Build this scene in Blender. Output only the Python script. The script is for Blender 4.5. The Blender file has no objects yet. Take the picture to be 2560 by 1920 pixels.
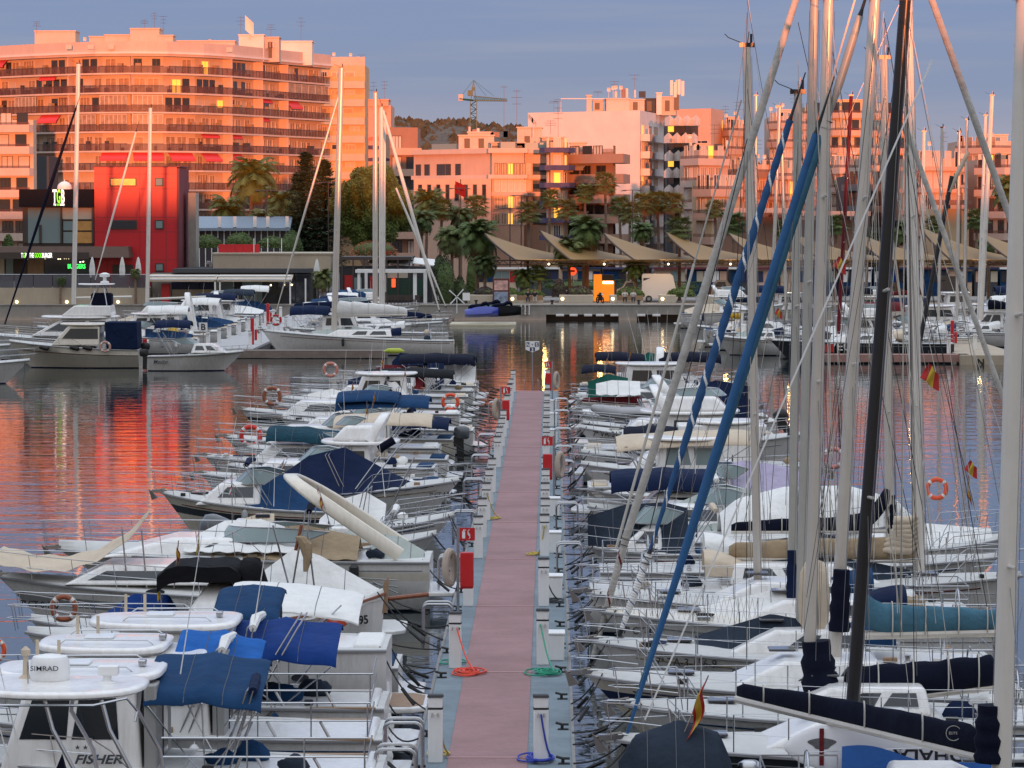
import bpy, math, random
from mathutils import Vector as V, Matrix
rnd = random.Random(7)
R = math.radians
SC = bpy.context.scene
COL = SC.collection
# ------------------------------------------------ camera
F = 8875.0; CX = 1280.0; CY = 960.0; HC = 10.0
PITCH = math.atan(425 / F); YAW = math.atan(96 / F)
cam = bpy.data.cameras.new('camera'); camo = bpy.data.objects.new('camera', cam); COL.objects.link(camo)
camo.location = (0, 0, HC); camo.rotation_euler = (math.pi / 2 - PITCH, 0, YAW)
cam.sensor_width = 36; cam.lens = F / 2560 * 36; cam.clip_start = 1; cam.clip_end = 9000
SC.camera = camo
RM = camo.rotation_euler.to_matrix(); CL = V((0, 0, HC))
def at(px, py, Y):
    d = RM @ V(((px - CX) / F, -(py - CY) / F, -1)); return CL + d * (Y / d.y)
def wx(px, Y, py=900): return at(px, py, Y).x
def wz(py, Y): return at(1376, py, Y).z
# ------------------------------------------------ world, sun, exposure
SKYS = 1.0; SUN_EL = 0.3; SUN_AZ = -5.0      # the sun stands low behind the camera, a little to its right
W = bpy.data.worlds.new("World"); SC.world = W; W.use_nodes = True
nt = W.node_tree; bg = nt.nodes['Background']
tc = nt.nodes.new('ShaderNodeTexCoord'); L = nt.links.new
def wmath(op, a, b=None, c=None):
    n = nt.nodes.new('ShaderNodeMath'); n.operation = op
    for i, v in enumerate((a, b, c)):
        if v is None: continue
        if isinstance(v, (int, float)): n.inputs[i].default_value = v
        else: L(v, n.inputs[i])
    return n.outputs[0]
def wramp(fac, stops):
    n = nt.nodes.new('ShaderNodeValToRGB'); e = n.color_ramp.elements
    while len(e) < len(stops): e.new(.5)
    for k, (p, c) in enumerate(stops): e[k].position = p; e[k].color = (*c, 1)
    L(fac, n.inputs[0]); return n.outputs[0]
def wmix(fac, a, b, mode='MIX'):
    n = nt.nodes.new('ShaderNodeMixRGB'); n.blend_type = mode
    for i, v in enumerate((fac, a, b)):
        if isinstance(v, (int, float)): n.inputs[i].default_value = v
        elif isinstance(v, tuple): n.inputs[i].default_value = (*v, 1)
        else: L(v, n.inputs[i])
    return n.outputs[0]
sx = nt.nodes.new('ShaderNodeSeparateXYZ'); L(tc.outputs['Generated'], sx.inputs[0])
mp = nt.nodes.new('ShaderNodeMapping'); mp.inputs['Scale'].default_value = (4, 4, 70); L(tc.outputs['Generated'], mp.inputs[0])
nz = nt.nodes.new('ShaderNodeTexNoise'); nz.inputs['Scale'].default_value = 1.3; nz.inputs['Detail'].default_value = 5; nz.inputs['Roughness'].default_value = .55; L(mp.outputs[0], nz.inputs[0])
zz = wmath('ADD', sx.outputs['Z'], wmath('MULTIPLY', wmath('SUBTRACT', nz.outputs[0], .5), .022))
# east: dusk bank near the horizon, steel blue above; west: bright afterglow
east = wramp(zz, [(0, (.31, .29, .35)), (.022, (.27, .28, .36)), (.038, (.205, .25, .365)), (.065, (.183, .245, .395)), (.15, (.22, .285, .45)), (.5, (.58, .68, .86)), (1, (1.12, 1.2, 1.34))])
west = wramp(zz, [(0, (.5, .30, .2)), (.06, (.45, .33, .26)), (.2, (.42, .39, .37)), (.5, (.72, .77, .86)), (1, (1.12, 1.2, 1.34))])
n2 = nt.nodes.new('ShaderNodeTexNoise'); n2.inputs['Scale'].default_value = 3.1; n2.inputs['Detail'].default_value = 6; L(mp.outputs[0], n2.inputs[0])
east = wmix(wmath('MULTIPLY', wmath('MAXIMUM', wmath('SUBTRACT', n2.outputs[0], .45), 0), 1.3), east, (.30, .31, .37))
fw = wmath('SMOOTH_MIN', wmath('MAXIMUM', wmath('MULTIPLY_ADD', sx.outputs['Y'], -.75, .42), 0), 1, .1)
skyc = wmix(fw, east, west); L(skyc, bg.inputs[0]); bg.inputs[1].default_value = SKYS
sl = bpy.data.lights.new('sun', 'SUN'); sl.energy = 4.8; sl.angle = R(.5); sl.color = (1, .265, .092)
so = bpy.data.objects.new('sun', sl); COL.objects.link(so)
sd = V((math.sin(R(SUN_AZ)) * math.cos(R(SUN_EL)), math.cos(R(SUN_AZ)) * math.cos(R(SUN_EL)), -math.sin(R(SUN_EL))))
so.rotation_euler = sd.to_track_quat('-Z', 'Y').to_euler()
SC.view_settings.view_transform = 'Standard'; SC.view_settings.look = 'None'; SC.view_settings.exposure = .33; SC.view_settings.gamma = 1
SC.cycles.use_denoising = True; SC.cycles.max_bounces = 6; SC.cycles.transparent_max_bounces = 12
SC.cycles.sample_clamp_indirect = 6; SC.cycles.caustics_reflective = False; SC.cycles.caustics_refractive = False
# ------------------------------------------------ materials
MC = {}
def mat(name, col=(.5, .5, .5), rough=.5, metal=0., var=.10, scale=2.0, bump=0., emit=0., bscale=None, streak=0., alpha=1., spec=.5, coat=0., trans=0.):
    if name in MC: return MC[name]
    m = bpy.data.materials.new(name); m.use_nodes = True; MC[name] = m
    n = m.node_tree; b = n.nodes['Principled BSDF']; l = n.links.new
    b.inputs['Roughness'].default_value = rough; b.inputs['Metallic'].default_value = metal; b.inputs['Specular IOR Level'].default_value = .15 if 'canvas' in name else spec
    b.inputs['Coat Weight'].default_value = coat; b.inputs['Alpha'].default_value = alpha; b.inputs['Transmission Weight'].default_value = trans
    b.inputs['Base Color'].default_value = (*col, 1)
    if var or bump or streak:
        t = n.nodes.new('ShaderNodeTexCoord'); z = n.nodes.new('ShaderNodeTexNoise'); z.inputs['Scale'].default_value = scale; z.inputs['Detail'].default_value = 6; z.inputs['Roughness'].default_value = .6
        l(t.outputs['Object'], z.inputs[0])
        mr = n.nodes.new('ShaderNodeMapRange'); mr.inputs[1].default_value = .25; mr.inputs[2].default_value = .75; mr.inputs[3].default_value = 1 - var; mr.inputs[4].default_value = 1 + var
        l(z.outputs[0], mr.inputs[0])
        mm = n.nodes.new('ShaderNodeMixRGB'); mm.blend_type = 'MULTIPLY'; mm.inputs[0].default_value = 1; mm.inputs[1].default_value = (*col, 1)
        l(mr.outputs[0], mm.inputs[2]); out = mm.outputs[0]
        if streak:
            mp = n.nodes.new('ShaderNodeMapping'); mp.inputs['Scale'].default_value = (5, 5, .45); l(t.outputs['Object'], mp.inputs[0])
            z2 = n.nodes.new('ShaderNodeTexNoise'); z2.inputs['Scale'].default_value = 1.6; z2.inputs['Detail'].default_value = 7; z2.inputs['Roughness'].default_value = .7; l(mp.outputs[0], z2.inputs[0])
            r2 = n.nodes.new('ShaderNodeMapRange'); r2.inputs[1].default_value = .45; r2.inputs[2].default_value = .8; r2.inputs[3].default_value = 0; r2.inputs[4].default_value = streak; l(z2.outputs[0], r2.inputs[0])
            m2 = n.nodes.new('ShaderNodeMixRGB'); m2.inputs[2].default_value = (col[0] * .42 + .02, col[1] * .38 + .015, col[2] * .32, 1); l(out, m2.inputs[1]); l(r2.outputs[0], m2.inputs[0]); out = m2.outputs[0]
        l(out, b.inputs['Base Color'])
        if bump:
            bp = n.nodes.new('ShaderNodeBump'); bp.inputs['Strength'].default_value = min(1, bump * (1.6 if 'canvas' in name or 'cloth' in name else 1)); bp.inputs['Distance'].default_value = .10 if 'canvas' in name or 'cloth' in name else .03
            z3 = n.nodes.new('ShaderNodeTexNoise'); z3.inputs['Scale'].default_value = bscale or scale * 4; z3.inputs['Detail'].default_value = 4; l(t.outputs['Object'], z3.inputs[0])
            l(z3.outputs[0], bp.inputs['Height']); l(bp.outputs[0], b.inputs['Normal'])
    if emit:
        b.inputs['Emission Color'].default_value = (*col, 1); b.inputs['Emission Strength'].default_value = emit
    return m
def s2l(r, g, b): return tuple(((c / 255 + .055) / 1.055) ** 2.4 if c > 10 else c / 3294 for c in (r, g, b))
GEL = mat('white_gelcoat', (.82, .81, .79), .28, var=.07, scale=.8, streak=.42, coat=.3)
CREAM = mat('cream_gelcoat', (.72, .67, .57), .3, var=.05, scale=.8, streak=.3, coat=.3)
GEL2 = mat('cool_white_gelcoat', (.70, .73, .76), .35, var=.06, streak=.2)
GREYH = mat('grey_hull', (.30, .31, .32), .4, var=.08, streak=.3)
DARKH = mat('dark_hull', (.025, .03, .04), .25, var=.1, coat=.4)
DECK = mat('deck_nonskid', (.54, .54, .52), .7, var=.08, scale=3, streak=.12, bump=.1, bscale=60)
TEAK = mat('teak', (.30, .19, .11), .6, var=.2, scale=6)
WOODR = mat('varnished_wood', (.22, .07, .03), .35, var=.2, scale=6)
STEEL = mat('stainless_steel', (.46, .47, .49), .25, 1, var=.05)
ALU = mat('anodised_aluminium', (.60, .56, .50), .34, .3, var=.06, scale=1.5, streak=.12)
ALUW = mat('white_mast_paint', (.70, .66, .60), .35, 0, var=.05, streak=.15)
ALUG = mat('grey_mast_paint', (.42, .41, .37), .42, .12, var=.07, streak=.2)
BLACKM = mat('black_mast_paint', (.02, .02, .022), .3, .2, var=.1)
GLASS = mat('tinted_glass', (.015, .02, .025), .06, 0, var=0, coat=.5)
GLASSG = mat('pale_glass', (.20, .26, .26), .12, 0, var=0, spec=.3)
NAVY = mat('navy_canvas', (.006, .014, .046), .85, var=.2, scale=1.4, bump=.5, bscale=2.2)
NAVYD = mat('dark_navy_canvas', (.004, .006, .018), .85, var=.2, bump=.4, bscale=2.2)
BLUEC = mat('steel_blue_canvas', (.010, .042, .11), .85, var=.2, scale=1.4, bump=.5, bscale=2.2)
ROYAL = mat('royal_blue_canvas', (.005, .034, .17), .8, var=.18, bump=.5, bscale=2.2)
BRIGHTB = mat('bright_blue_canvas', (.01, .10, .36), .8, var=.18, bump=.5, bscale=2.2)
TEAL = mat('faded_teal_canvas', (.06, .15, .21), .85, var=.2, bump=.6, bscale=3)
BLACKC = mat('black_canvas', (.008, .008, .01), .85, var=.2, bump=.4, bscale=3)
WHITEC = mat('white_canvas', (.74, .74, .72), .8, var=.06, bump=.5, bscale=2.2, streak=.2)
BEIGEC = mat('beige_canvas', (.56, .47, .36), .85, var=.1, bump=.5, bscale=2.2, streak=.15)
TANC = mat('tan_canvas', (.33, .25, .16), .85, var=.14, bump=.6, bscale=3, streak=.2)
GREYC = mat('slate_grey_canvas', (.022, .032, .05), .8, var=.15, bump=.5, bscale=2.2)
PALEG = mat('pale_green_grey_canvas', (.36, .40, .37), .85, var=.1, bump=.5, bscale=2.2)
MAROON = mat('maroon_canvas', (.13, .015, .02), .8, var=.15, bump=.4)
CLEARV = mat('clear_vinyl', (.45, .47, .5), .15, 0, var=.1, coat=.3, alpha=.55)
RUB = mat('black_rubber', (.012, .012, .013), .55, var=.15)
ROPE = mat('dark_rope', (.03, .03, .032), .9, var=.2)
ROPEW = mat('white_rope', (.5, .48, .43), .9, var=.15)
WIRE = mat('steel_wire', (.22, .21, .2), .35, .7, var=0)
ORANGE = mat('orange_buoy', (.75, .09, .03), .5, var=.1)
BROWNO = mat('weathered_buoy', (.30, .09, .045), .7, var=.2)
REFL = mat('white_tape', (.7, .7, .68), .5, var=0)
RED = mat('red_paint', (.45, .012, .014), .4, var=.08)
YEL = mat('yellow_paint', (.6, .38, .02), .5, var=.1)
BLACK = mat('black_ink', (.012, .012, .014), .5, var=0)
NAVYI = mat('navy_ink', (.015, .025, .08), .5, var=0)
WHITE = mat('white_paint', (.78, .78, .77), .45, var=.06, streak=.12)
FLAGR = mat('flag_red', (.38, .015, .015), .8, var=.12); FLAGY = mat('flag_yellow', (.5, .33, .03), .8, var=.12)
OUTB = mat('grey_engine_cowl', (.07, .08, .09), .25, 0, var=.08, coat=.5)
FURLG = mat('weathered_sail_cloth', (.43, .41, .38), .85, var=.12, bump=.5, bscale=3, streak=.3)
PURPLE = mat('lilac_cloth', (.42, .38, .52), .85, var=.1, bump=.5, bscale=3)
# ------------------------------------------------ mesh builder
class MB:
    def __init__(s): s.v = []; s.f = []; s.m = []; s.mi = 0; s.X = None
    def add(s, vs, fs, mi=None):
        o = len(s.v)
        s.v += [tuple(s.X @ V(p)) for p in vs] if s.X else [tuple(p) for p in vs]
        s.f += [tuple(i + o for i in f) for f in fs]; s.m += [s.mi if mi is None else mi] * len(fs)
        return s
    def box(s, x0, x1, y0, y1, z0, z1): return s.frus((x0, x1, y0, y1, z0), (x0, x1, y0, y1, z1))
    def cbox(s, c, d): return s.box(c[0] - d[0] / 2, c[0] + d[0] / 2, c[1] - d[1] / 2, c[1] + d[1] / 2, c[2] - d[2] / 2, c[2] + d[2] / 2)
    def frus(s, a, b):
        vs = [(q[i], q[j], q[4]) for q in (a, b) for i, j in ((0, 2), (1, 2), (1, 3), (0, 3))]
        return s.add(vs, [(3, 2, 1, 0), (4, 5, 6, 7), (0, 1, 5, 4), (1, 2, 6, 5), (2, 3, 7, 6), (3, 0, 4, 7)])
    def hexa(s, p): return s.add(p, [(3, 2, 1, 0), (4, 5, 6, 7), (0, 1, 5, 4), (1, 2, 6, 5), (2, 3, 7, 6), (3, 0, 4, 7)])
    def poly(s, pts): return s.add(pts, [tuple(range(len(pts)))])
    def prism(s, pts, d):           # planar outline pushed along vector d
        n = len(pts); d = V(d); a = [V(p) for p in pts]
        return s.add(a + [p + d for p in a], [tuple(range(n))[::-1], tuple(range(n, 2 * n))] + [(i, (i + 1) % n, n + (i + 1) % n, n + i) for i in range(n)])
    def loft(s, rings, closed=True, cap=True, mis=None):
        n = len(rings[0]); vs = [p for r in rings for p in r]; m = n if closed else n - 1
        o = len(s.v); s.add(vs, [])
        for i in range(len(rings) - 1):
            for j in range(m):
                s.f.append((o + i * n + j, o + i * n + (j + 1) % n, o + (i + 1) * n + (j + 1) % n, o + (i + 1) * n + j)); s.m.append(mis(i, j) if mis else s.mi)
        if cap and closed:
            s.f.append(tuple(o + j for j in range(n))[::-1]); s.m.append(s.mi); k = o + (len(rings) - 1) * n
            s.f.append(tuple(k + j for j in range(n))); s.m.append(s.mi)
        return s
    def tube(s, pts, r, n=6, closed=False, mis=None, flat=1.0, cap=True):
        P = [V(p) for p in pts]; k = len(P); rs = r if isinstance(r, (list, tuple)) else [r] * k
        T = []
        for i in range(k):
            a = P[(i - 1) % k] if (closed or i > 0) else P[i]; b = P[(i + 1) % k] if (closed or i < k - 1) else P[i]
            t = b - a; T.append(t.normalized() if t.length > 1e-9 else V((0, 0, 1)))
        u = T[0].orthogonal().normalized() if abs(T[0].z) > .9 else V((0, 0, 1)).cross(T[0]).normalized()
        rings = []
        for i in range(k):
            u = u - T[i] * u.dot(T[i]); u = u.normalized() if u.length > 1e-6 else T[i].orthogonal().normalized()
            w = T[i].cross(u)
            rings.append([P[i] + (u * math.cos(2 * math.pi * j / n) + w * math.sin(2 * math.pi * j / n) * flat) * rs[i] for j in range(n)])
        if closed: rings.append(rings[0]); cap = False
        return s.loft(rings, True, cap, mis)
    def lathe(s, prof, c=(0, 0, 0), n=16, ax=None):
        rings = [[(c[0] + r * math.cos(2 * math.pi * j / n), c[1] + r * math.sin(2 * math.pi * j / n), c[2] + z) for j in range(n)] for r, z in prof]
        return s.loft(rings, True, True)
    def grid(s, fn, nu, nv, th=0., mis=None):
        g = [[V(fn(i / nu, j / nv)) for j in range(nv + 1)] for i in range(nu + 1)]
        n = nv + 1; o = len(s.v); s.add([p for r in g for p in r], [])
        for i in range(nu):
            for j in range(nv):
                s.f.append((o + i * n + j, o + i * n + j + 1, o + (i + 1) * n + j + 1, o + (i + 1) * n + j)); s.m.append(mis(i, j) if mis else s.mi)
        if th:
            s.add([p - V((0, 0, th)) for r in g for p in r], []); q = o + (nu + 1) * n
            for i in range(nu):
                for j in range(nv):
                    s.f.append((q + i * n + j, q + (i + 1) * n + j, q + (i + 1) * n + j + 1, q + i * n + j + 1)); s.m.append(mis(i, j) if mis else s.mi)
            e = [(i, 0) for i in range(nu)] + [(nu, j) for j in range(nv)] + [(i, nv) for i in range(nu, 0, -1)] + [(0, j) for j in range(nv, 0, -1)]
            for a in range(len(e)):
                A = e[a]; B = e[(a + 1) % len(e)]; ia = A[0] * n + A[1]; ib = B[0] * n + B[1]
                s.f.append((o + ia, o + ib, q + ib, q + ia)); s.m.append(s.mi)
        return s
    def ball(s, c, r, n=10, m=6, sq=(1, 1, 1)):
        return s.loft([[(c[0] + sq[0] * r * math.sin(math.pi * (i + .02) / (m + .04)) * math.cos(2 * math.pi * j / n), c[1] + sq[1] * r * math.sin(math.pi * (i + .02) / (m + .04)) * math.sin(2 * math.pi * j / n), c[2] - sq[2] * r * math.cos(math.pi * i / m)) for j in range(n)] for i in range(m + 1)])
    def build(s, name, mats, parent=None, smooth=35, bevel=0, seg=2, label=None, cat=None, group=None, kind=None, loc=None):
        me = bpy.data.meshes.new(name); me.from_pydata(s.v, [], s.f)
        ml = mats if isinstance(mats, (list, tuple)) else [mats]
        for m in ml: me.materials.append(m)
        if len(ml) > 1: me.polygons.foreach_set('material_index', s.m)
        if smooth:
            me.polygons.foreach_set('use_smooth', [True] * len(me.polygons)); me.update(); me.set_sharp_from_angle(angle=R(smooth))
        me.update()
        o = bpy.data.objects.new(name, me); COL.objects.link(o)
        if parent: o.parent = parent
        if loc: o.location = loc
        if bevel:
            b = o.modifiers.new('bevel', 'BEVEL'); b.width = bevel; b.segments = seg; b.limit_method = 'ANGLE'; b.angle_limit = R(40)
        return tag(o, label, cat, group, kind)
def tag(o, label=None, cat=None, group=None, kind=None):
    if label: o['label'] = label
    if cat: o['category'] = cat
    if group: o['group'] = group
    if kind: o['kind'] = kind
    return o
def thing(name, label, cat, loc=(0, 0, 0), rz=0, group=None):
    o = bpy.data.objects.new(name, None); COL.objects.link(o); o.location = loc; o.rotation_euler = (0, 0, rz); o.empty_display_size = .3
    return tag(o, label, cat, group)
def kids(o): return [c for c in COL.objects if c.parent == o]
KIDS = {}
def dup(o, loc=None, rz=None, label=None, group=None, scale=None, parent=None):
    ch = KIDS.get(o.name)
    if ch is None:
        ch = KIDS[o.name] = kids(o)
    c = o.copy(); COL.objects.link(c)
    if parent: c.parent = parent
    if loc is not None: c.location = loc
    if rz is not None: c.rotation_euler = (0, 0, rz)
    if scale: c.scale = (scale,) * 3 if not isinstance(scale, tuple) else scale
    if label: c['label'] = label
    if group: c['group'] = group
    for k in ch: dup(k, parent=c)
    return c
DG = None
FT = {}
def text_mesh(txt, size, ext=.004, align='CENTER', shear=0., bold=0., sx=1.):
    cu = bpy.data.curves.new('t', 'FONT'); cu.body = txt; cu.size = size; cu.extrude = ext; cu.align_x = align; cu.shear = shear; cu.offset = bold * size; cu.resolution_u = 3
    ob = bpy.data.objects.new('t', cu); COL.objects.link(ob)
    bpy.context.view_layer.update()
    me = bpy.data.meshes.new_from_object(ob.evaluated_get(bpy.context.evaluated_depsgraph_get()))
    bpy.data.objects.remove(ob); bpy.data.curves.remove(cu)
    if sx != 1:
        for v in me.vertices: v.co.x *= sx
    return me
def text(txt, size, m, parent=None, loc=(0, 0, 0), rot=(math.pi / 2, 0, 0), name='lettering', **k):
    me = text_mesh(txt, size, **k); me.name = name; me.materials.clear(); me.materials.append(m)
    o = bpy.data.objects.new(name, me); COL.objects.link(o)
    if parent: o.parent = parent
    o.location = loc; o.rotation_euler = rot
    return o
ORD = ['first', 'second', 'third', 'fourth', 'fifth', 'sixth', 'seventh', 'eighth', 'ninth', 'tenth', 'eleventh', 'twelfth', 'thirteenth', 'fourteenth', 'fifteenth', 'sixteenth', 'seventeenth', 'eighteenth', 'nineteenth', 'twentieth', 'twenty-first', 'twenty-second', 'twenty-third', 'twenty-fourth', 'twenty-fifth', 'twenty-sixth', 'twenty-seventh', 'twenty-eighth', 'twenty-ninth', 'thirtieth']
# ------------------------------------------------ water, land, hill
def water_mat():
    m = bpy.data.materials.new('harbour_water'); m.use_nodes = True; n = m.node_tree; l = n.links.new; b = n.nodes['Principled BSDF']
    b.inputs['Base Color'].default_value = (.012, .022, .024, 1); b.inputs['Roughness'].default_value = .03; b.inputs['IOR'].default_value = 1.45; b.inputs['Specular IOR Level'].default_value = .6
    t = n.nodes.new('ShaderNodeTexCoord'); last = None
    def layer(sc, scale, dist, strength, det=2):
        nonlocal last
        mp = n.nodes.new('ShaderNodeMapping'); mp.inputs['Scale'].default_value = sc; l(t.outputs['Object'], mp.inputs[0])
        z = n.nodes.new('ShaderNodeTexNoise'); z.inputs['Scale'].default_value = scale; z.inputs['Detail'].default_value = det; z.inputs['Distortion'].default_value = .4; l(mp.outputs[0], z.inputs[0])
        p = n.nodes.new('ShaderNodeBump'); p.inputs['Distance'].default_value = dist; p.inputs['Strength'].default_value = strength; l(z.outputs[0], p.inputs['Height'])
        if last: l(last, p.inputs['Normal'])
        last = p.outputs[0]
    layer((.30, 1, 1), .6, .10, WAVE)
    layer((.45, 1, 1), 2.4, .022, WAVE * 1.2)
    l(last, b.inputs['Normal'])
    return m
WAVE = .24
wm = MB(); wm.poly([(-900, -30, 0), (900, -30, 0), (900, 334.6, 0), (-900, 334.6, 0)])
wm.build('water', water_mat(), kind='structure', smooth=0)
GZ = 1.36
CONC = mat('concrete', (.30, .28, .25), .85, var=.14, scale=1.2, streak=.35, bump=.2)
CONCW = mat('warm_concrete', (.42, .35, .26), .85, var=.10, scale=.8, streak=.25)
ASPH = mat('asphalt', (.075, .075, .08), .9, var=.2, scale=.6)
PAVE = mat('paving', (.26, .24, .22), .85, var=.12, scale=1.0)
gm = MB(); gm.poly([(-2500, 338, GZ - .01), (2500, 338, GZ - .01), (2500, 8000, GZ - .01), (-2500, 8000, GZ - .01)])
gm.build('ground', ASPH, kind='structure', smooth=0)
# ------------------------------------------------ materials of the town
def P_(n, c, **k): return mat(n, c, rough=.85, var=k.pop('var', .07), scale=k.pop('scale', .5), streak=k.pop('streak', .3), bump=.1, **k)
PINK = P_('pale_pink_render', (.57, .42, .35)); CRM = P_('cream_render', (.55, .41, .31)); WHT = P_('white_render', (.68, .60, .56), streak=.12); OCH = P_('ochre_render', (.55, .38, .22))
BRN = P_('brown_brick', (.30, .17, .12)); SAL = P_('salmon_render', (.56, .36, .27)); GRYD = P_('dark_slate_cladding', (.05, .055, .065)); BEI = P_('beige_stone', (.48, .42, .33), streak=.15)
RAILM = mat('dark_brown_balustrade', (.18, .075, .055), .5, var=.35, scale=.4, alpha=.34); RAILS = mat('brown_rail_metal', (.07, .04, .035), .5, var=0); RAILW = mat('pale_balustrade', (.55, .42, .38), .6, var=.1, alpha=.8)
BALG = mat('amber_glass_balustrade', (.5, .3, .12), .55, var=.1)
AWR = mat('red_awning', (.62, .06, .07), .85, var=.1); AWS = mat('striped_blue_awning', (.07, .06, .13), .85, var=.2); AWT = mat('tan_awning', (.32, .2, .11), .85, var=.1)
CURT = mat('curtained_glass', (.34, .22, .14), .4, var=.4, scale=1.5, spec=.3); SHUT = mat('pale_shutter', (.52, .44, .38), .7, var=.1, scale=3); GLD = mat('dark_window_glass', (.03, .03, .04), .07, var=0, coat=.6)
GLR = mat('sunset_reflection_glass', (.55, .3, .1), .35, .5, var=.2); LIT = mat('lit_window', (1., .5, .06), .5, emit=.9, var=0); FRW = mat('white_window_frame', (.62, .55, .5), .5, var=0); FRD = mat('dark_window_frame', (.05, .035, .03), .5, var=0)  # GLR: the sunset's orange reflection is put into the glass colour
REDP = mat('red_facade_panel', (.52, .010, .018), .42, var=.06, scale=.8, coat=.15); REDS = mat('side_shade_and_trim_red', (.14, .02, .03), .6, var=.1)
TILE = mat('roof_tiles', (.25, .11, .07), .9, var=.2, scale=2)
class Th:
    def __init__(s, name, label, cat, loc, group=None):
        s.o = thing(name, label, cat, loc, 0, group); s.loc = V(loc); s.inv = Matrix.Translation(-s.loc)
    def mb(s): m = MB(); m.X = s.inv; return m
WM = {}
def win_mesh(w, h, panes, fr, gl, depth=.10):
    k = (round(w, 2), round(h, 2), panes, fr.name, gl.name)
    if k not in WM:
        m = MB(); t = .07
        m.box(0, w, 0, .03, 0, h); m.mi = 1
        m.box(-.04, w + .04, -.05, .03, h - t, h); m.box(-.06, w + .06, -.08, .03, -t, 0)
        for i in range(panes + 1):
            x = i * w / panes; m.box(x - t / 2, x + t / 2, -.045, .028, 0, h - t)
        m.mi = 0; me = bpy.data.meshes.new('window'); me.from_pydata(m.v, [], m.f); me.materials.append(gl); me.materials.append(fr); me.polygons.foreach_set('material_index', m.m); WM[k] = me
    return WM[k]
class Bld(Th):
    """foot: front line from left to right as (pixel x, depth); depth_m: how far the body reaches back"""
    def __init__(s, name, label, foot, z1, depth_m=14, m=PINK, z0=GZ, cat='building', roof=True, wall='wall', group=None, back=0.):
        s.P = [V((wx(px, Y), Y, 0)) for px, Y in foot]; s.z0 = z0; s.z1 = z1
        c = sum(s.P, V()) / len(s.P)
        super().__init__(name, label, cat, (c.x, c.y, z0), group)
        s.nwin = 0; s.extra = None
        n = len(s.P); s.T = [(s.P[i + 1] - s.P[i]).normalized() for i in range(n - 1)]; s.N = [V((t.y, -t.x, 0)) for t in s.T]
        back_ = [p + V((0, depth_m, 0)) for p in s.P[::-1]]
        if back:
            fr = [s.off(i, -back) for i in range(n)]
        else: fr = s.P
        b = s.mb(); ring = fr + back_; b.prism([V((p.x, p.y, z0)) for p in ring], (0, 0, z1 - z0)); s.body = b.build(wall, m, s.o, smooth=0)
    def off(s, i, d):
        n = len(s.P); a = s.N[max(0, i - 1)]; b = s.N[min(n - 2, i)]; v = (a + b).normalized(); return s.P[i] + v * (d / max(.5, v.dot(b)))
    def pt(s, seg, u, z, out=0.):          # u in metres along the segment
        p = s.P[seg] + s.T[seg] * u + s.N[seg] * out; return V((p.x, p.y, z))
    def ln(s, seg): return (s.P[seg + 1] - s.P[seg]).length
    def win(s, seg, u, z, w, h, panes=2, fr=FRW, gl=GLD, out=.03, name='window'):
        me = win_mesh(w, h, panes, fr, gl); s.nwin += 1
        p = s.pt(seg, u, z, out) - s.loc; rz = math.atan2(s.T[seg].y, s.T[seg].x)
        if s.nwin > 96:
            if s.extra is None: s.extra = MB(); s.exm = [gl, fr]
            M = Matrix.Translation(p) @ Matrix.Rotation(rz, 4, 'Z'); s.extra.X = M
            for f in me.polygons: s.extra.add([me.vertices[i].co for i in f.vertices], [tuple(range(len(f.vertices)))], f.material_index)
            return
        o = bpy.data.objects.new(name, me); COL.objects.link(o); o.parent = s.o; o.location = p; o.rotation_euler = (0, 0, rz); return o
    def done(s):
        if s.extra: s.extra.build('far_windows', s.exm, s.o, smooth=0, kind='stuff')
    def band(s, z0, z1, out0, out1, name, m, segs=None, parent=None, ends=True):
        n = len(s.P); i0, i1 = segs or (0, n - 1); b = s.mb()
        A = [s.off(i, out1) for i in range(i0, i1 + 1)]; B = [s.off(i, out0) for i in range(i1, i0 - 1, -1)]
        k = len(A)
        for j in range(k - 1):
            a, c = A[j], A[j + 1]; d, e = B[k - 1 - j], B[k - 2 - j]
            b.hexa([(d.x, d.y, z0), (e.x, e.y, z0), (c.x, c.y, z0), (a.x, a.y, z0), (d.x, d.y, z1), (e.x, e.y, z1), (c.x, c.y, z1), (a.x, a.y, z1)])
        return b.build(name, m, parent or s.o, smooth=0)
    def rbox(s, seg, u0, u1, z0, z1, o0, o1, name, m, parent=None, bevel=0, build=True, b=None):
        b2 = b or s.mb(); q = [(u0, o1), (u1, o1), (u1, o0), (u0, o0)]
        b2.hexa([s.pt(seg, u, z, o) for z in (z0, z1) for u, o in q])
        return b2.build(name, m, parent or s.o, smooth=0, bevel=bevel) if build else b2
    def awn(s, seg, u0, u1, z, m=AWR, out=1.2, drop=.8, o0=.0):
        b = s.mb(); b.hexa([s.pt(seg, u, zz, o) for dz in (-.05, 0) for u, o, zz in ((u0, o0 + out, z - drop + dz), (u1, o0 + out, z - drop + dz), (u1, o0, z + dz), (u0, o0, z + dz))])
        b.hexa([s.pt(seg, u, zz, o0 + out + d) for zz in (z - drop - .35, z - drop - .02) for u, d in ((u0, .03), (u1, .03), (u1, 0), (u0, 0))])
        return b.build('awning', m, s.o, smooth=0)
def antenna(s, px, Y, z0, h, arms=3, parent=None):
    x = wx(px, Y); b = s.mb(); b.tube([(x, Y, z0), (x, Y, z0 + h)], .035, 4)
    for k in range(arms):
        zz = z0 + h * (.97 - .16 * k); w = rnd.uniform(.4, .8); b.tube([(x - w, Y, zz), (x + w, Y, zz)], .022, 4)
    b.build('antenna', RAILS, s.o, smooth=0)
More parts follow.
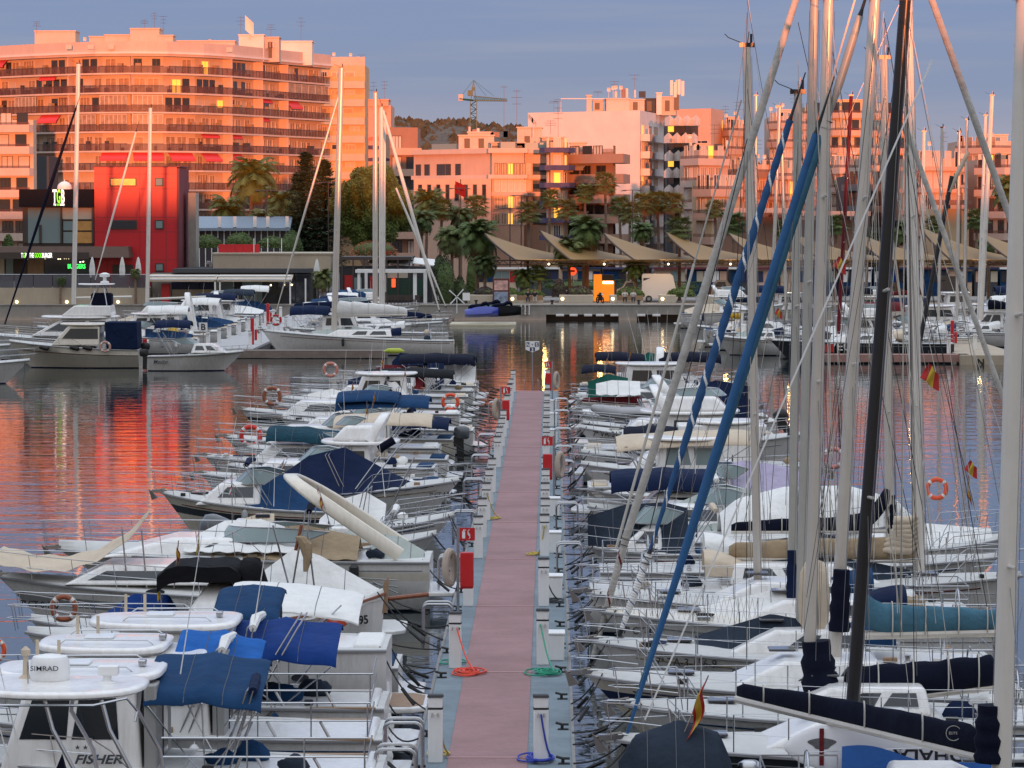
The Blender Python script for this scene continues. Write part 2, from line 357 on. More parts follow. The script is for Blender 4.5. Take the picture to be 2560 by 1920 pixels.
def rooftop(s, px0, px1, py1, Y, d=4, m=None, z0=None, openings=1):
    x0, x1 = wx(px0, Y), wx(px1, Y); z0 = z0 or s.z1 - .2; z1 = wz(py1, Y); b = s.mb(); b.box(x0, x1, Y, Y + d, z0, z1); b.box(x0 - .12, x1 + .12, Y - .12, Y + d + .1, z1 + .003, z1 + .16)
    o = b.build('rooftop_hut', m or PINK, s.o, smooth=0)
    for k in range(openings):
        u = x0 + (x1 - x0) * (k + .6) / (openings + .5); b = s.mb(); b.box(u - .35, u + .35, Y - .04, Y + .05, z0 + .6, min(z1 - .3, z0 + 2.2)); b.build('hatch', FRD, o, smooth=0)
        COL.objects[-1]
    return o
def clutter(s, px0, px1, Y, z, n, seed=1):
    r = random.Random(seed)
    for k in range(n):
        x = wx(px0 + (px1 - px0) * r.random(), Y); b = s.mb(); t = r.random()
        if t < .45: b.box(x, x + r.uniform(.5, 1.1), Y + 1, Y + 1.5, z, z + r.uniform(.6, 1.0)); b.build('air_conditioner', r.choice([SHUT, GRYD, BRN]), s.o, smooth=0)
        elif t < .75: b.tube([(x, Y + 1, z), (x, Y + 1, z + r.uniform(.6, 1.4))], r.uniform(.12, .3), 8); b.build('vent_pipe', r.choice([SHUT, BRN, FRW]), s.o)
        else:
            h = r.uniform(1, 2); b.tube([(x, Y + 1, z), (x, Y + 1, z + h)], .03, 4); b.grid(lambda u, v: (x + .5 * (u - .5) * 1, Y + .8 - .15 * (4 * (u - .5) ** 2 + 4 * (v - .5) ** 2), z + h + .5 * (v - .5)), 4, 4, .03); b.build('satellite_dish', FRW, s.o)
# ---------- B1: long curved apartment block
def apartment_curved():
    foot = [(5, 556), (60, 552), (115, 548), (190, 544), (260, 541), (330, 540), (410, 541), (490, 545), (560, 551), (636, 561), (700, 571), (803, 586)]
    zs = [36.2 - 2.94 * i for i in range(0, 13)]
    b = Bld('apartment_building', 'long curved eight-storey apartment block with dark balcony railings behind the red cube', foot, 34.2, 16, CRM, back=0.)
    b.band(33.9, 36.1, -.3, 1.9, 'parapet', PINK); b.band(34.25, 34.55, 1.9, 2.15, 'cornice', WHT)
    r = random.Random(3)
    for k in range(1, 12):
        z = 36.2 - 1.9 - 2.94 * k
        if z < 2: break
        bal = b.band(z - .26, z, .002, 1.75, 'balcony', PINK)
        b.band(z + .02, z + 1.02, 1.66, 1.69, 'railing', RAILM, parent=bal)
        m = b.mb(); 
        for sg in range(len(b.T)):
            n = int(b.ln(sg) / 1.1)
            for i in range(n): b.rbox(sg, b.ln(sg) * i / n, b.ln(sg) * i / n + .06, z, z + 1.03, 1.65, 1.71, '', RAILS, build=False, b=m)
            b.rbox(sg, 0, b.ln(sg), z + 1.02, z + 1.09, 1.63, 1.72, '', RAILS, build=False, b=m)
        m.build('rail_posts', RAILS, bal, smooth=0)
        mc = b.mb()
        for sg in range(len(b.T)):
            q = .6
            while q < b.ln(sg) - 1: w_ = r.uniform(.3, .9); b.rbox(sg, q, q + w_, z + .003, z + r.choice([.5, .75, .9, 1.5]), .35, .35 + w_, '', RUB, build=False, b=mc); q += w_ + r.uniform(.4, 3.5)
        mc.build('balcony_furniture', [TANC, TEAK, GRYD][k % 3], bal, smooth=0, kind='stuff')
        for sg in range(len(b.T)):
            if k <= 4 or sg > 5:
                if sg in (0, 3, 5, 8, 9, 10): b.rbox(sg, .0, .16, z + .003, z + 2.66, .003, 1.6, 'partition_wall', PINK)
            u = .5; Lg = b.ln(sg)
            while u < Lg - 1.3 and (k <= 6 or sg > 5):
                t = r.random()
                if t < .22: b.win(sg, u, z + .03, min(1.7, Lg - u - .1), 2.2, 2, FRW, CURT); u += 2.1
                elif t < .55: b.win(sg, u, z + .03, 1.2, 2.2, 2, FRD, GLD); u += 1.6
                elif t < .62: b.win(sg, u, z + .03, min(2.6, Lg - u - .1), 2.3, 4, r.choice([FRW, FRD]), CURT); u += 3.1
                elif t < .80: b.win(sg, u, z + .03, 1.4, 2.1, 1, SHUT, SHUT); u += 1.9
                elif t < .86: b.win(sg, u, z + .03, min(1.6, Lg - u - .1), 2.1, 2, FRW, LIT if r.random() < .35 else CURT); u += 2
                else: u += 1.2
    for k, sg, u0, w in ((0, 0, .1, 3.3), (3, 2, .4, 4.2), (5, 5, .2, 4.6), (5, 6, .2, 4.5), (5, 7, .1, 4.2), (5, 8, .1, 4.0), (2, 9, 1.0, 3.6), (2, 10, .2, 4.6), (5, 4, .2, 4.3), (1, 2, .2, 3.5), (4, 7, .1, 4.4), (4, 8, .1, 4), (3, 9, .1, 3.4)):
        z = 34.3 - 2.94 * k - .3
        big = (k, sg) in ((0, 0), (3, 2), (2, 10)) or k == 5
        b.awn(sg, u0, min(b.ln(sg) - .05, u0 + w), z, AWR, 1.0 if big else .35, .9 if big else .25, 1.0)
    # glazed-in balconies
    for k, sg, n in ((3, 5, 1), (3, 4, 1), (4, 4, 1), (4, 3, 1), (4, 5, 1), (3, 1, 1), (2, 10, 1)):
        z = 36.2 - 1.9 - 2.94 * k; w = b.ln(sg) - .3
        b.win(sg, .15, z + .3, w, 2.25, 6, FRW, CURT, out=1.5, name='glazed_balcony')
    rooftop(b, 92, 193, 78, 556, 5, PINK); rooftop(b, 228, 266, 92, 548, 4); rooftop(b, 266, 330, 88, 547, 4, openings=2); rooftop(b, 330, 402, 72, 545, 5); rooftop(b, 402, 436, 89, 545, 4)
    rooftop(b, 446, 590, 103, 552, 4, openings=3); rooftop(b, 600, 662, 88, 560, 5, WHT); rooftop(b, 662, 700, 94, 562, 4); rooftop(b, 702, 782, 104, 575, 5, WHT)
    for px, py0, py1, Y in ((97, 84, 52, 555), (365, 74, 48, 545), (390, 74, 30, 545), (412, 90, 38, 545), (605, 100, 40, 560), (627, 90, 62, 560), (680, 95, 60, 562), (755, 104, 42, 575), (780, 150, 100, 580)):
        antenna(b, px, Y + 1, wz(py0, Y), wz(py1, Y) - wz(py0, Y))
    x = wx(628, 560); zz = wz(74, 560); m = b.mb(); m.grid(lambda u, v: (x + 1.1 * (u - .5) * 2 * .6, 559 - .5 * ((u - .5) ** 2 + (v - .5) ** 2), zz + .5 + (v - .5) * 2.2 + (u - .5) * -1.2), 6, 6, .05); m.tube([(x, 560, zz - 1.6), (x, 559.5, zz)], .08, 6); m.build('satellite_dish', FRW, b.o)
    clutter(b, 100, 780, 560, 36.2, 26, 4)
    for px in (175, 230, 280, 560): x = wx(px, 541); m = b.mb(); m.box(x, x + .9, 538.2 + (0 if px < 400 else 9), 538.6 + (0 if px < 400 else 9), 34.9, 35.6); m.build('air_conditioner', SHUT, b.o, smooth=0)
    b.done()
apartment_curved()
# ---------- B1b: narrow block with broad beige balcony bands
def bands(name, label, foot, ztop, depth, m, bm, floors, pitch, zt0, bh=1.15, out=1.4, gl=CURT, rail=None, seed=1, winw=1.6, rh=.75, fr=FRW, roofm=None, pw=3.0, last=2.5):
    b = Bld(name, label, foot, ztop, depth, m); r = random.Random(seed)
    for k in range(floors):
        z = zt0 - pitch * k
        if z < last: break
        bal = b.band(z - bh, z, .002, out, 'balcony', bm)
        if rail: b.band(z + .01, z + rh, out - .08, out - .03, 'railing', rail, parent=bal)
        for sg in range(len(b.T)):
            u = .4; Lg = b.ln(sg)
            while u < Lg - winw - .1:
                g = r.choice([gl, gl, GLD, SHUT]); b.win(sg, u, z - .3, winw, pitch - bh + .05, r.choice([1, 2, 3]), fr, g if g is not gl or r.random() > .05 else LIT); u += winw + r.uniform(.3, pw - winw)
    return b
b = bands('apartment_building', 'narrow orange-lit apartment block with wide beige balcony bands, against the curved block', [(797, 588), (825, 590), (914, 590)], wz(163, 590), 14, OCH, BEI, 9, 3.0, wz(203, 590), 1.2, 1.4, seed=5, rail=BALG)
b.band(wz(163, 590) + .0, wz(142, 590), -.2, .0, 'parapet', PINK); antenna(b, 905, 591, wz(163, 590), 1.8, 1); clutter(b, 830, 900, 591, wz(160, 590), 4, 2); b.done()
# ---------- B0: small block at the left edge
b = bands('apartment_building', 'low pale block with solid pink balcony fronts at the left edge', [(-120, 497), (-40, 494), (87, 492)], wz(300, 493), 3, CRM, PINK, 8, 3.0, wz(312, 493), 1.05, 1.5, seed=8, rail=RAILM, rh=.35, fr=FRD, gl=GLD); b.done()
b = Bld('apartment_building', 'dark slate-coloured block squeezed behind the black restaurant parapet', [(88, 520), (125, 521)], wz(390, 520), 10, GRYD); b.win(0, .6, 5, 1.6, 2, 2); b.win(0, .6, 9, 1.6, 2, 2)  # dark block added where the curved block's left end lies in shade
# ---------- pink tower with parasols mural behind
b = Bld('apartment_building', 'pink stepped gable with a faded parasol mural beside the narrow orange block', [(912, 600), (978, 602)], wz(262, 600), 14, SAL); rooftop(b, 918, 972, 250, 600.2, 8, SAL); antenna(b, 935, 603, b.z1, 4); antenna(b, 962, 603, b.z1 + .5, 3.6)
for px, py, w in ((938, 350, 1.5), (930, 372, 2.0), (945, 402, 2.6)):
    c = V((wx(px, 600), 599.9, wz(py, 600))); m = b.mb(); m.prism([c + V((math.cos(t) * w, 0, math.sin(t) * .6 * (1 if math.sin(t) > 0 else .15))) for t in [i * math.pi / 7 for i in range(14)]], (0, .06, 0)); m.build('mural_patch', [NAVYI, RED, AWS][int(w) % 3], b.o, smooth=0)
b.done()
b = bands('apartment_building', 'brown brick block with pale balcony fronts right of the parasol mural', [(975, 560), (1045, 562)], wz(318, 560), 12, BRN, SAL, 9, 3.3, wz(370, 560), 1.1, 1.6, seed=11, gl=GLD, fr=FRD); b.done()
# ---------- BC1 beige modern office
def modern():
    Y = 440
    b = Bld('office_building', 'salmon modern block with square bay and grey panels behind the palms', [(1035, 452), (1228, 441), (1230, 438), (1310, 438), (1312, 441), (1372, 441)], wz(376, Y), 16, SAL)
    z = lambda py: wz(py, Y)
    for a, c in ((z(376) - .35, z(376) + .25), (z(437), z(447)), (z(480), z(490))): b.band(a, c, .002, .45, 'string_course', PINK)
    m1 = [(0, 390, 412), ]
    for rowt, rowb in ((408, 436), (450, 478), (490, 520), (532, 560)):
        h = z(rowt) - z(rowb)
        for u in (.5, 2.2, 4.6, 6.3, 8.2): b.win(0, u, z(rowb), .9 if u != 4.6 else 1.5, h, 2, FRD, GLD if rowt != 450 else SHUT)
        for u in (.35, 1.15, 1.98, 2.75, 3.5): b.win(2, u, z(rowb), .62, h, 2 if rowt != 450 else 1, FRW if rowt != 408 else FRD, LIT if (u == 1.98 and rowt in (408, 490, 532)) else (SHUT if rowt == 450 else CURT))
        b.rbox(4, .1, .75, z(rowb), z(rowt), .003, .05, 'grey_panel', SHUT)
        b.win(4, 1.0, z(rowb), 1.9, h, 3, FRD, GLD)
    b.band(z(376), z(355), -3.2, -3.0, 'glass_balustrade', GLASSG)
    rooftop(b, 1147, 1235, 340, 446, 5, PINK, openings=2); rooftop(b, 1170, 1226, 332, 449, 4, PINK); rooftop(b, 1293, 1355, 320, 450, 5, PINK, openings=1); rooftop(b, 1228, 1312, 358, 444, 3, SAL, openings=5)
    rooftop(b, 1355, 1412, 345, 447, 5, SAL); 
    for px, p0, p1 in ((1260, 330, 205), (1292, 320, 216), (1395, 345, 260), (1376, 330, 295)): antenna(b, px, 452, z(p0), z(p1) - z(p0), 3 if px != 1260 else 1)
    x = wx(1333, 448); m = b.mb(); m.grid(lambda u, v: (x - .1 + 1.0 * (u - .5), 447.5 + (u - .5) ** 2, z(296) + 1.1 * (.5 - u) + .6 * (v - .5)), 5, 5, .05); m.tube([(x, 448, z(340)), (x, 448, z(298))], .06, 6); m.build('satellite_dish', FRW, b.o)
    clutter(b, 1150, 1400, 450, z(338), 10, 7)
    # low wing at left
    w = Bld('office_building', 'long low salmon wing with tall narrow windows left of the modern block', [(1035, 436), (1228, 434)], z(448), 10, SAL)
    for k in range(8): w.win(0, .6 + 1.15 * k, z(500), .42, z(462) - z(500), 1, FRD, GLD)
    for k in range(5): w.win(0, .9 + 1.8 * k, z(540), .7, 1.1, 2)
    w.done(); b.done()
modern()
b = bands('apartment_building', 'curved-balcony block with blue striped awnings next to a brown block', [(1366, 432), (1376, 430), (1408, 430), (1420, 432)], wz(355, 430), 12, OCH, AWS, 6, 2.12, wz(369, 430), .6, .9, seed=3, gl=LIT, rail=None, winw=.8, pw=1.3); b.done()
b = bands('apartment_building', 'dark brown block with deep balconies and folded tan awnings behind the tallest palm', [(1420, 436), (1532, 430), (1538, 436)], wz(380, 432), 14, BRN, P_('brown_render', (.36, .22, .16)), 7, 2.42, wz(386, 432), 1.1, 1.8, seed=9, gl=GLD, fr=FRD)
b.awn(0, 1.2, 3.0, wz(407, 434), AWT, 1.0, .8, .9); b.awn(0, 3.1, 4.6, wz(407, 434), AWT, .8, .6, .9); b.awn(0, 1.5, 4.8, wz(528, 434), AWT, .8, .6, .9); b.band(wz(380, 432), wz(372, 432), -.3, -.25, 'railing', RAILM); rooftop(b, 1425, 1465, 358, 440, 4, PINK); b.done()
# ---------- big white block with a blank gable
def white_block():
    Y = 520; z = lambda py: wz(py, Y)
    b = Bld('apartment_building', 'tall block with a vast blank white gable and rooftop mobile-phone mast', [(1320, 520), (1599, 508), (1668, 535)], z(282), 26, WHT)
    for k in range(7):
        zz = wz(338, 515) - 2.45 * k
        bal = b.rbox(1, .8, b.ln(1) - .2, zz - 1.0, zz, .003, 1.3, 'balcony', WHT)
        b.rbox(1, .8, 3.0, zz + .01, zz + .9, 1.2, 1.25, 'railing', RAILW); b.rbox(1, 3.2, 28, zz + .003, zz + .55, 1.0, 1.25, 'balcony_front', PINK) if False else None
        b.win(1, 1.2, zz - .4, 1.6, 1.8, 3, FRW, CURT if k % 3 else LIT); b.win(1, 3.6, zz - .4, 1.9, 1.8, 2, FRW, SHUT)
        b.win(1, 8, zz - .4, 3, 1.8, 3, FRW, CURT); b.win(1, 13, zz - .4, 4, 1.8, 3, FRW, CURT)
    b.win(1, 1.0, wz(475, 515), 1.5, 1.2, 2, FRD, AWR)
    rooftop(b, 1515, 1572, 248, 514, 8, PINK, openings=0); rooftop(b, 1572, 1610, 250, 520, 8, PINK); rooftop(b, 1466, 1478, 240, 516, 2, PINK, openings=0); rooftop(b, 1482, 1508, 252, 518, 4, PINK); rooftop(b, 1610, 1640, 248, 524, 6, GRYD); rooftop(b, 1640, 1653, 234, 523, 2, WHT, openings=0); rooftop(b, 1653, 1688, 244, 526, 6, PINK)
    m = b.mb()
    x0, x1, xm = wx(1402, 516), wx(1512, 516), wx(1492, 516)
    m.tube([(x0, 516, z(282)), (x0, 516, z(249)), (x1, 516, z(249)), (x1, 516, z(282))], .08, 5); m.build('roof_pipe', FRW, b.o)
    for px, p0, p1 in ((1394, 280, 250), (1384, 280, 254), (1535, 245, 205), (1585, 248, 188), (1494, 250, 230)): antenna(b, px, 517, z(p0), z(p1) - z(p0), 2)
    clutter(b, 1520, 1600, 514, z(247), 9, 3)
    x = wx(1690, 526); m = b.mb(); m.tube([(x, 526, z(265)), (x, 526, z(196))], .18, 6)
    for a, h in ((-.75, 0), (.35, .1), (.9, -.1), (-.2, -.3)): m.cbox((x + a, 525.8, z(216) + h), (.42, .25, 2.2))
    m.build('mobile_phone_mast', FRW, b.o, smooth=0); m = b.mb(); m.box(x - .35, x + .35, 525.7, 526.3, z(272), z(232)); m.build('mast_base', FRD, b.o, smooth=0)
    b.done()
    c = Bld('apartment_building', 'dark slate block with white zigzag balcony fronts', [(1666, 500), (1705, 498), (1744, 500)], wz(300, 500), 14, GRYD)
    for k, py in enumerate((300, 343, 387, 429, 472, 516)):
        m = c.mb(); zz = wz(py, 500); ks = []
        x0 = wx(1662 - (2 if k % 2 else 0), 495); x1 = wx(1750 if k % 2 == 0 else 1744, 495); N = 8
        for j in range(N):
            a, d = j / N, (j + 1) / N; A = x0 + (x1 - x0) * a; Bx = x0 + (x1 - x0) * d
            ya = 496.2 - (1.2 if j % 2 else 0); yb = 496.2 - (0 if j % 2 else 1.2); ta = zz + (.55 if j % 2 else .0); tb = zz + (.0 if j % 2 else .55)
            m.hexa([(A, ya, zz - .9), (Bx, yb, zz - .9), (Bx, 499, zz - .9), (A, 499, zz - .9), (A, ya - .25, ta), (Bx, yb - .25, tb), (Bx, 499, tb), (A, 499, ta)])
        m.build('balcony', WHT, c.o, smooth=0)
        c.win(1, .5, wz(py + 30, 500), .9, 1.3, 1, FRD, GLD); c.win(0, .2, wz(py + 30, 500), 1.2, .9, 1, FRD, LIT if k in (0, 2) else GLD)
    d = Bld('apartment_building', 'plain pale-pink tower behind the zigzag balconies', [(1690, 560), (1776, 556), (1808, 566)], wz(272, 558), 14, SAL); d.win(0, 3.5, 20, 2.5, 1.5, 2); antenna(d, 1812, 560, 24, 3); d.done()
white_block()
# ---------- the buildings seen between the masts
def town(px0, px1, pytop, Y, m, bm, label, seed, pitch=2.9, name='apartment_building', skew=6, bh=.9, gl=CURT, rail=RAILM, fr=FRW, out=.5, roof=True):
    zt = wz(pytop, Y)
    b = bands(name, label, [(px0, Y + skew), (px0 + (px1 - px0) * .35, Y), (px1, Y + skew)], zt, 14, m, bm, 12, pitch, zt - 1.1, bh, out, gl=gl, seed=seed, rail=rail, rh=.4, fr=fr, winw=1.3, pw=2.6)
    if roof: rooftop(b, px0 + .3 * (px1 - px0), px0 + .6 * (px1 - px0), pytop - 14, Y + 5, 5, m); antenna(b, px0 + .7 * (px1 - px0), Y + 4, zt, 3.5); clutter(b, px0, px1, Y + 4, zt, 5, seed)
    b.done(); return b
town(1708, 1818, 375, 470, SAL, PINK, 'salmon block with a sloping stair roof behind the zigzag balconies', 21)
town(1800, 1862, 308, 560, PINK, SAL, 'slim pink-white block just left of the grey leaning furled sail', 22)
town(1740, 1850, 450, 430, OCH, SAL, 'bright ochre town house with a tiled eave above the first canopies', 23, roof=False)
town(1815, 1925, 410, 500, SAL, BRN, 'terracotta block with iron balconies between the first thin masts', 24, rail=RAILM)
town(1922, 2010, 290, 560, PINK, SAL, 'tall pink gable crossed by the blue furled sails', 25)
town(1918, 2060, 420, 500, SAL, SAL, 'rose-coloured block with small square windows left of the silver mast', 26, bh=.5)
town(2010, 2260, 265, 590, OCH, SAL, 'tallest orange block behind the silver mast, with yellow balcony fronts', 27, gl=GLD, fr=FRD)
town(2060, 2170, 400, 520, SAL, PINK, 'orange block with broad balconies between silver and black masts', 28)
b = town(2110, 2210, 440, 480, GRYD, P_('grey_render', (.12, .13, .15)), 'slate-grey block with dark windows beside the black mast', 29, gl=GLD, fr=FRD, rail=None, roof=False)
town(2255, 2400, 395, 470, SAL, SAL, 'wide salmon block with rows of shuttered windows right of the white mast', 30, bh=.55, gl=SHUT, rail=None)
town(2390, 2600, 352, 560, PINK, SAL, 'pale pink block with a terrace at the right edge', 31)
town(2440, 2640, 398, 470, SAL, PINK, 'low salmon block with dark windows at the right edge', 32, gl=GLD, fr=FRD)
town(1535, 1700, 455, 600, SAL, PINK, 'distant salmon block seen through the palm crowns', 33, roof=False)
# ---------- low shops under the palms
for px0, px1, p0, m, lab in ((1800, 2000, 520, PINK, 'single-storey pavilion with a pale flat roof left of the blue furled sails'), (2000, 2170, 528, PINK, 'single-storey pavilion with a pale flat roof behind the silver masts'), (2330, 2420, 500, OCH, 'small arcade with a tiled roof and arches at the right')):
    b = Bld('pavilion', lab, [(px0, 410), (px1, 410)], wz(p0 + 22, 410), 8, BRN if m is PINK else OCH); b.band(wz(p0 + 12, 410), wz(p0, 410), -6, 2.5, 'roof', m if m is PINK else TILE)
    for k in range(4): b.win(0, .8 + k * 2.0, 1.6, 1.3, 2.2, 2, FRD, GLD if k % 2 else CURT)
# ---------- hill and its scrub
def hill():
    m = MB(); r = random.Random(5); Y0 = 2600
    def fn(u, v):
        x = wx(700, Y0) + (wx(2700, Y0) - wx(700, Y0)) * u
        prof = [(0, 40), (.1, 60), (.16, 76), (.2, 75), (.25, 74), (.31, 68), (.4, 62), (.6, 40), (1, 20)]
        for (a, ha), (c, hc) in zip(prof, prof[1:]):
            if a <= u <= c: h = ha + (hc - ha) * (u - a) / (c - a); break
        h += 1.3 * math.sin(u * 90) + .8 * math.sin(u * 211 + 1)
        return (x, Y0 - 900 * (1 - v), max(1, h * math.sin(v * math.pi / 2) ** .9) + r.uniform(-1.2, 1.2) * (v > .05))
    m.grid(fn, 260, 26)
    hm = mat('hill_scrub', (.085, .065, .045), .95, var=.55, scale=.09)
    m.build('hill', hm, kind='structure', smooth=0)
    s = MB()
    for i in range(2600):
        u = r.random() * .7; v = 1 - r.random() ** 1.5 * .8; p = fn(u, v); q = r.uniform(1.2, 3.6)
        s.add([(p[0] + q * math.cos(k * 2.1 + u * 99) * 1.3, p[1] + q * math.sin(k * 2.1), p[2] - 1) for k in range(3)] + [(p[0], p[1], p[2] + q)], [(0, 1, 3), (1, 2, 3), (2, 0, 3)])
    s.build('hill_bushes', mat('scrub_bushes', (.06, .055, .03), .95, var=.5, scale=.2), kind='stuff', smooth=0)
hill()
# ---------- tower crane
def crane():
    Y = 700; z = lambda py: wz(py, Y); x = lambda px: wx(px, Y); GRN = mat('crane_green', (.015, .085, .065), .5, var=.1)
    t = Th('tower_crane', 'green tower crane with lattice mast and short jib standing before the hill', 'crane', (x(1184), Y, GZ))
    m = t.mb(); w = .62; X = x(1184)
    for a in (-w, w):
        for b in (-w, w): m.tube([(X + a, Y + b, GZ), (X + a, Y + b, z(252))], .09, 4)
    n = 16; z0, z1 = z(420), z(252)
    for i in range(n):
        a, b = z0 + (z1 - z0) * i / n, z0 + (z1 - z0) * (i + 1) / n; s = w if i % 2 else -w
        m.tube([(X - s, Y - w, a), (X + s, Y - w, b)], .06, 4); m.tube([(X - s, Y + w, a), (X + s, Y + w, b)], .06, 4); m.tube([(X - w, Y - w, b), (X + w, Y - w, b)], .06, 4)
    m.build('lattice_mast', GRN, t.o, smooth=0)
    m = t.mb(); X1 = x(1268); zb, zt = z(251), z(240)
    m.tube([(X, Y, zb), (X1, Y, z(252))], .14, 5); m.tube([(X, Y - .6, zb), (X1, Y - .6, z(252))], .14, 5); m.tube([(X, Y - .3, zt), (X1 - .5, Y - .3, z(248))], .1, 5)
    for i in range(18):
        a = X + (X1 - X) * i / 18; b = X + (X1 - X) * (i + .5) / 18; c = X + (X1 - X) * (i + 1) / 18; m.tube([(a, Y, zb), (b, Y - .3, zt - .5 * i / 18), (c, Y - .6, zb)], .05, 4)
    m.build('jib', GRN, t.o, smooth=0)
    m = t.mb(); m.tube([(X, Y, zb), (x(1149), Y, z(247))], .2, 5); m.tube([(X, Y - .8, zb), (x(1149), Y - .8, z(247))], .12, 5); m.build('counter_jib', GRN, t.o, smooth=0)
    m = t.mb(); m.box(x(1147), x(1158), Y - .8, Y + .6, z(252), z(236)); m.build('counterweight', SHUT, t.o, smooth=0)
    m = t.mb()
    for a in (-.5, .5): m.tube([(X + a, Y, zb), (X, Y, z(200))], .1, 4)
    m.box(X - .35, X + .35, Y - .4, Y + .4, z(226), z(218)); m.build('tower_head', GRN, t.o, smooth=0)
    m = t.mb(); m.box(X - 1.1, X - .1, Y - 1.5, Y - .3, z(240), z(226)); m.build('cab', GRN, t.o, smooth=0)
    m = t.mb(); m.tube([(X, Y, z(200)), (x(1235), Y - .3, z(240))], .03, 4); m.tube([(X, Y, z(200)), (x(1216), Y - .3, z(240))], .03, 4); m.tube([(X, Y, z(200)), (x(1155), Y, z(238))], .03, 4); m.build('tie_rod', GRN, t.o, smooth=0)
crane()
# ---------- unseen block added behind the camera to keep the marina in shade
def shade_block():
    b = MB(); t = thing('shade_caster', 'long plain harbour warehouse across the water behind the viewpoint', 'warehouse', (-140, -170, 0))
    b.box(-300, 300, -10, 20, 0, SHADE_Z); b.build('wall', CONCW, t, smooth=0)
    for i in range(30):
        m = MB(); m.box(-290 + i * 19.5, -284 + i * 19.5, 20.02, 20.1, 2, 6); m.build('window', GLD, t, smooth=0)
    b = MB(); b.box(-301, 301, -11, 21, SHADE_Z + .003, SHADE_Z + .3); b.build('roof', CONC, t, smooth=0)
    e = MB(); e.poly([(-900, -900, .3), (900, -900, .3), (900, -31, .3), (-900, -31, .3)]); e.build('quay_ground', PAVE, kind='structure', smooth=0)
SHADE_Z = 13.6
shade_block()
# ------------------------------------------------ the far quay
def quay():
    x = lambda px: wx(px, 335)
    b = MB(); segs = [(-4000, 1365), (1547, 1592), (1720, 7000)]
    for a, c in segs: b.box(x(a), x(c), 335, 342, -1.5, GZ)
    for a, c in ((1365, 1547), (1592, 1720)): b.box(x(a) + .01, x(c) - .01, 335, 342, .52, GZ - .003)
    b.build('quay_wall', CONC, kind='structure', smooth=0)
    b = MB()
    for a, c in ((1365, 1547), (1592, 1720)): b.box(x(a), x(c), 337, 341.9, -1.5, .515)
    b.build('quay_void', mat('void_shade_black', (.01, .01, .011), .7), kind='structure', smooth=0)  # black colour stands in for the shade inside the quay openings
    b = MB(); b.box(x(-4000), x(7000), 334.92, 335.5, GZ + .002, GZ + .10); b.build('quay_coping', CONC, kind='structure', smooth=0)
    b = MB(); b.poly([(x(-4000), 335.5, GZ + .06), (x(7000), 335.5, GZ + .06), (x(7000), 372, GZ + .06), (x(-4000), 372, GZ + .06)]); b.build('promenade', PAVE, kind='structure', smooth=0)
    k = 0
    for px in (1400, 1434, 1470, 1500, 1536, 1603, 1641):
        m = MB(); m.box(-.38, .38, -.12, 0, 0, .22); m.box(-.33, .33, -.16, -.12, .03, .19)
        m.build('quay_fender', WHITE, loc=(x(px), 335, .36), label='white rubber quay fender, ' + ORD[k] + ' from the left above the dark openings', cat='fender', group='white fenders on the far quay', bevel=.02); k += 1
    t = thing('quay_ladder', 'white double ladder frame fixed to the far quay beside the jet skis', 'ladder', (x(1313), 334.9, 0))
    for a in (-.38, 0, .38): m = MB(); m.box(a - .05, a + .05, -.12, 0, .5, GZ + .1); m.build('rail', WHITE, t)
    for z in (.6, .85, 1.1, 1.35): m = MB(); m.box(-.33, .33, -.09, -.04, z, z + .04); m.build('rung', STEEL, t)
    for i, (px, lab) in enumerate(((1190, 'left of the info totem'), (1380, 'between two benches'), (1597, 'below the white van'))):
        m = MB(); m.lathe([(.16, 0), (.11, .08), (.1, .28), (.2, .34), (.2, .40), (.05, .44)], n=12); m.build('mooring_bollard', RUB, loc=(x(px), 335.8, GZ + .1), label='squat black mooring bollard on the quay edge ' + lab, cat='bollard', group='mooring bollards on the quay')
quay()
LAMPW = mat('warm_lamp', (1, .78, .45), emit=5, var=0); LAMPO = mat('orange_lit_panel', (1, .28, .02), emit=.6, var=0); LAMPG = mat('green_neon', (.05, 1, .12), emit=1.6, var=0); LAMPR = mat('red_lit_sign', (1, .07, .02), emit=1.5, var=0)
GREENT = mat('sign_green', (.25, .9, .03), emit=.8, var=0); WHITET = mat('sign_white', (1, 1, .95), emit=.9, var=0)
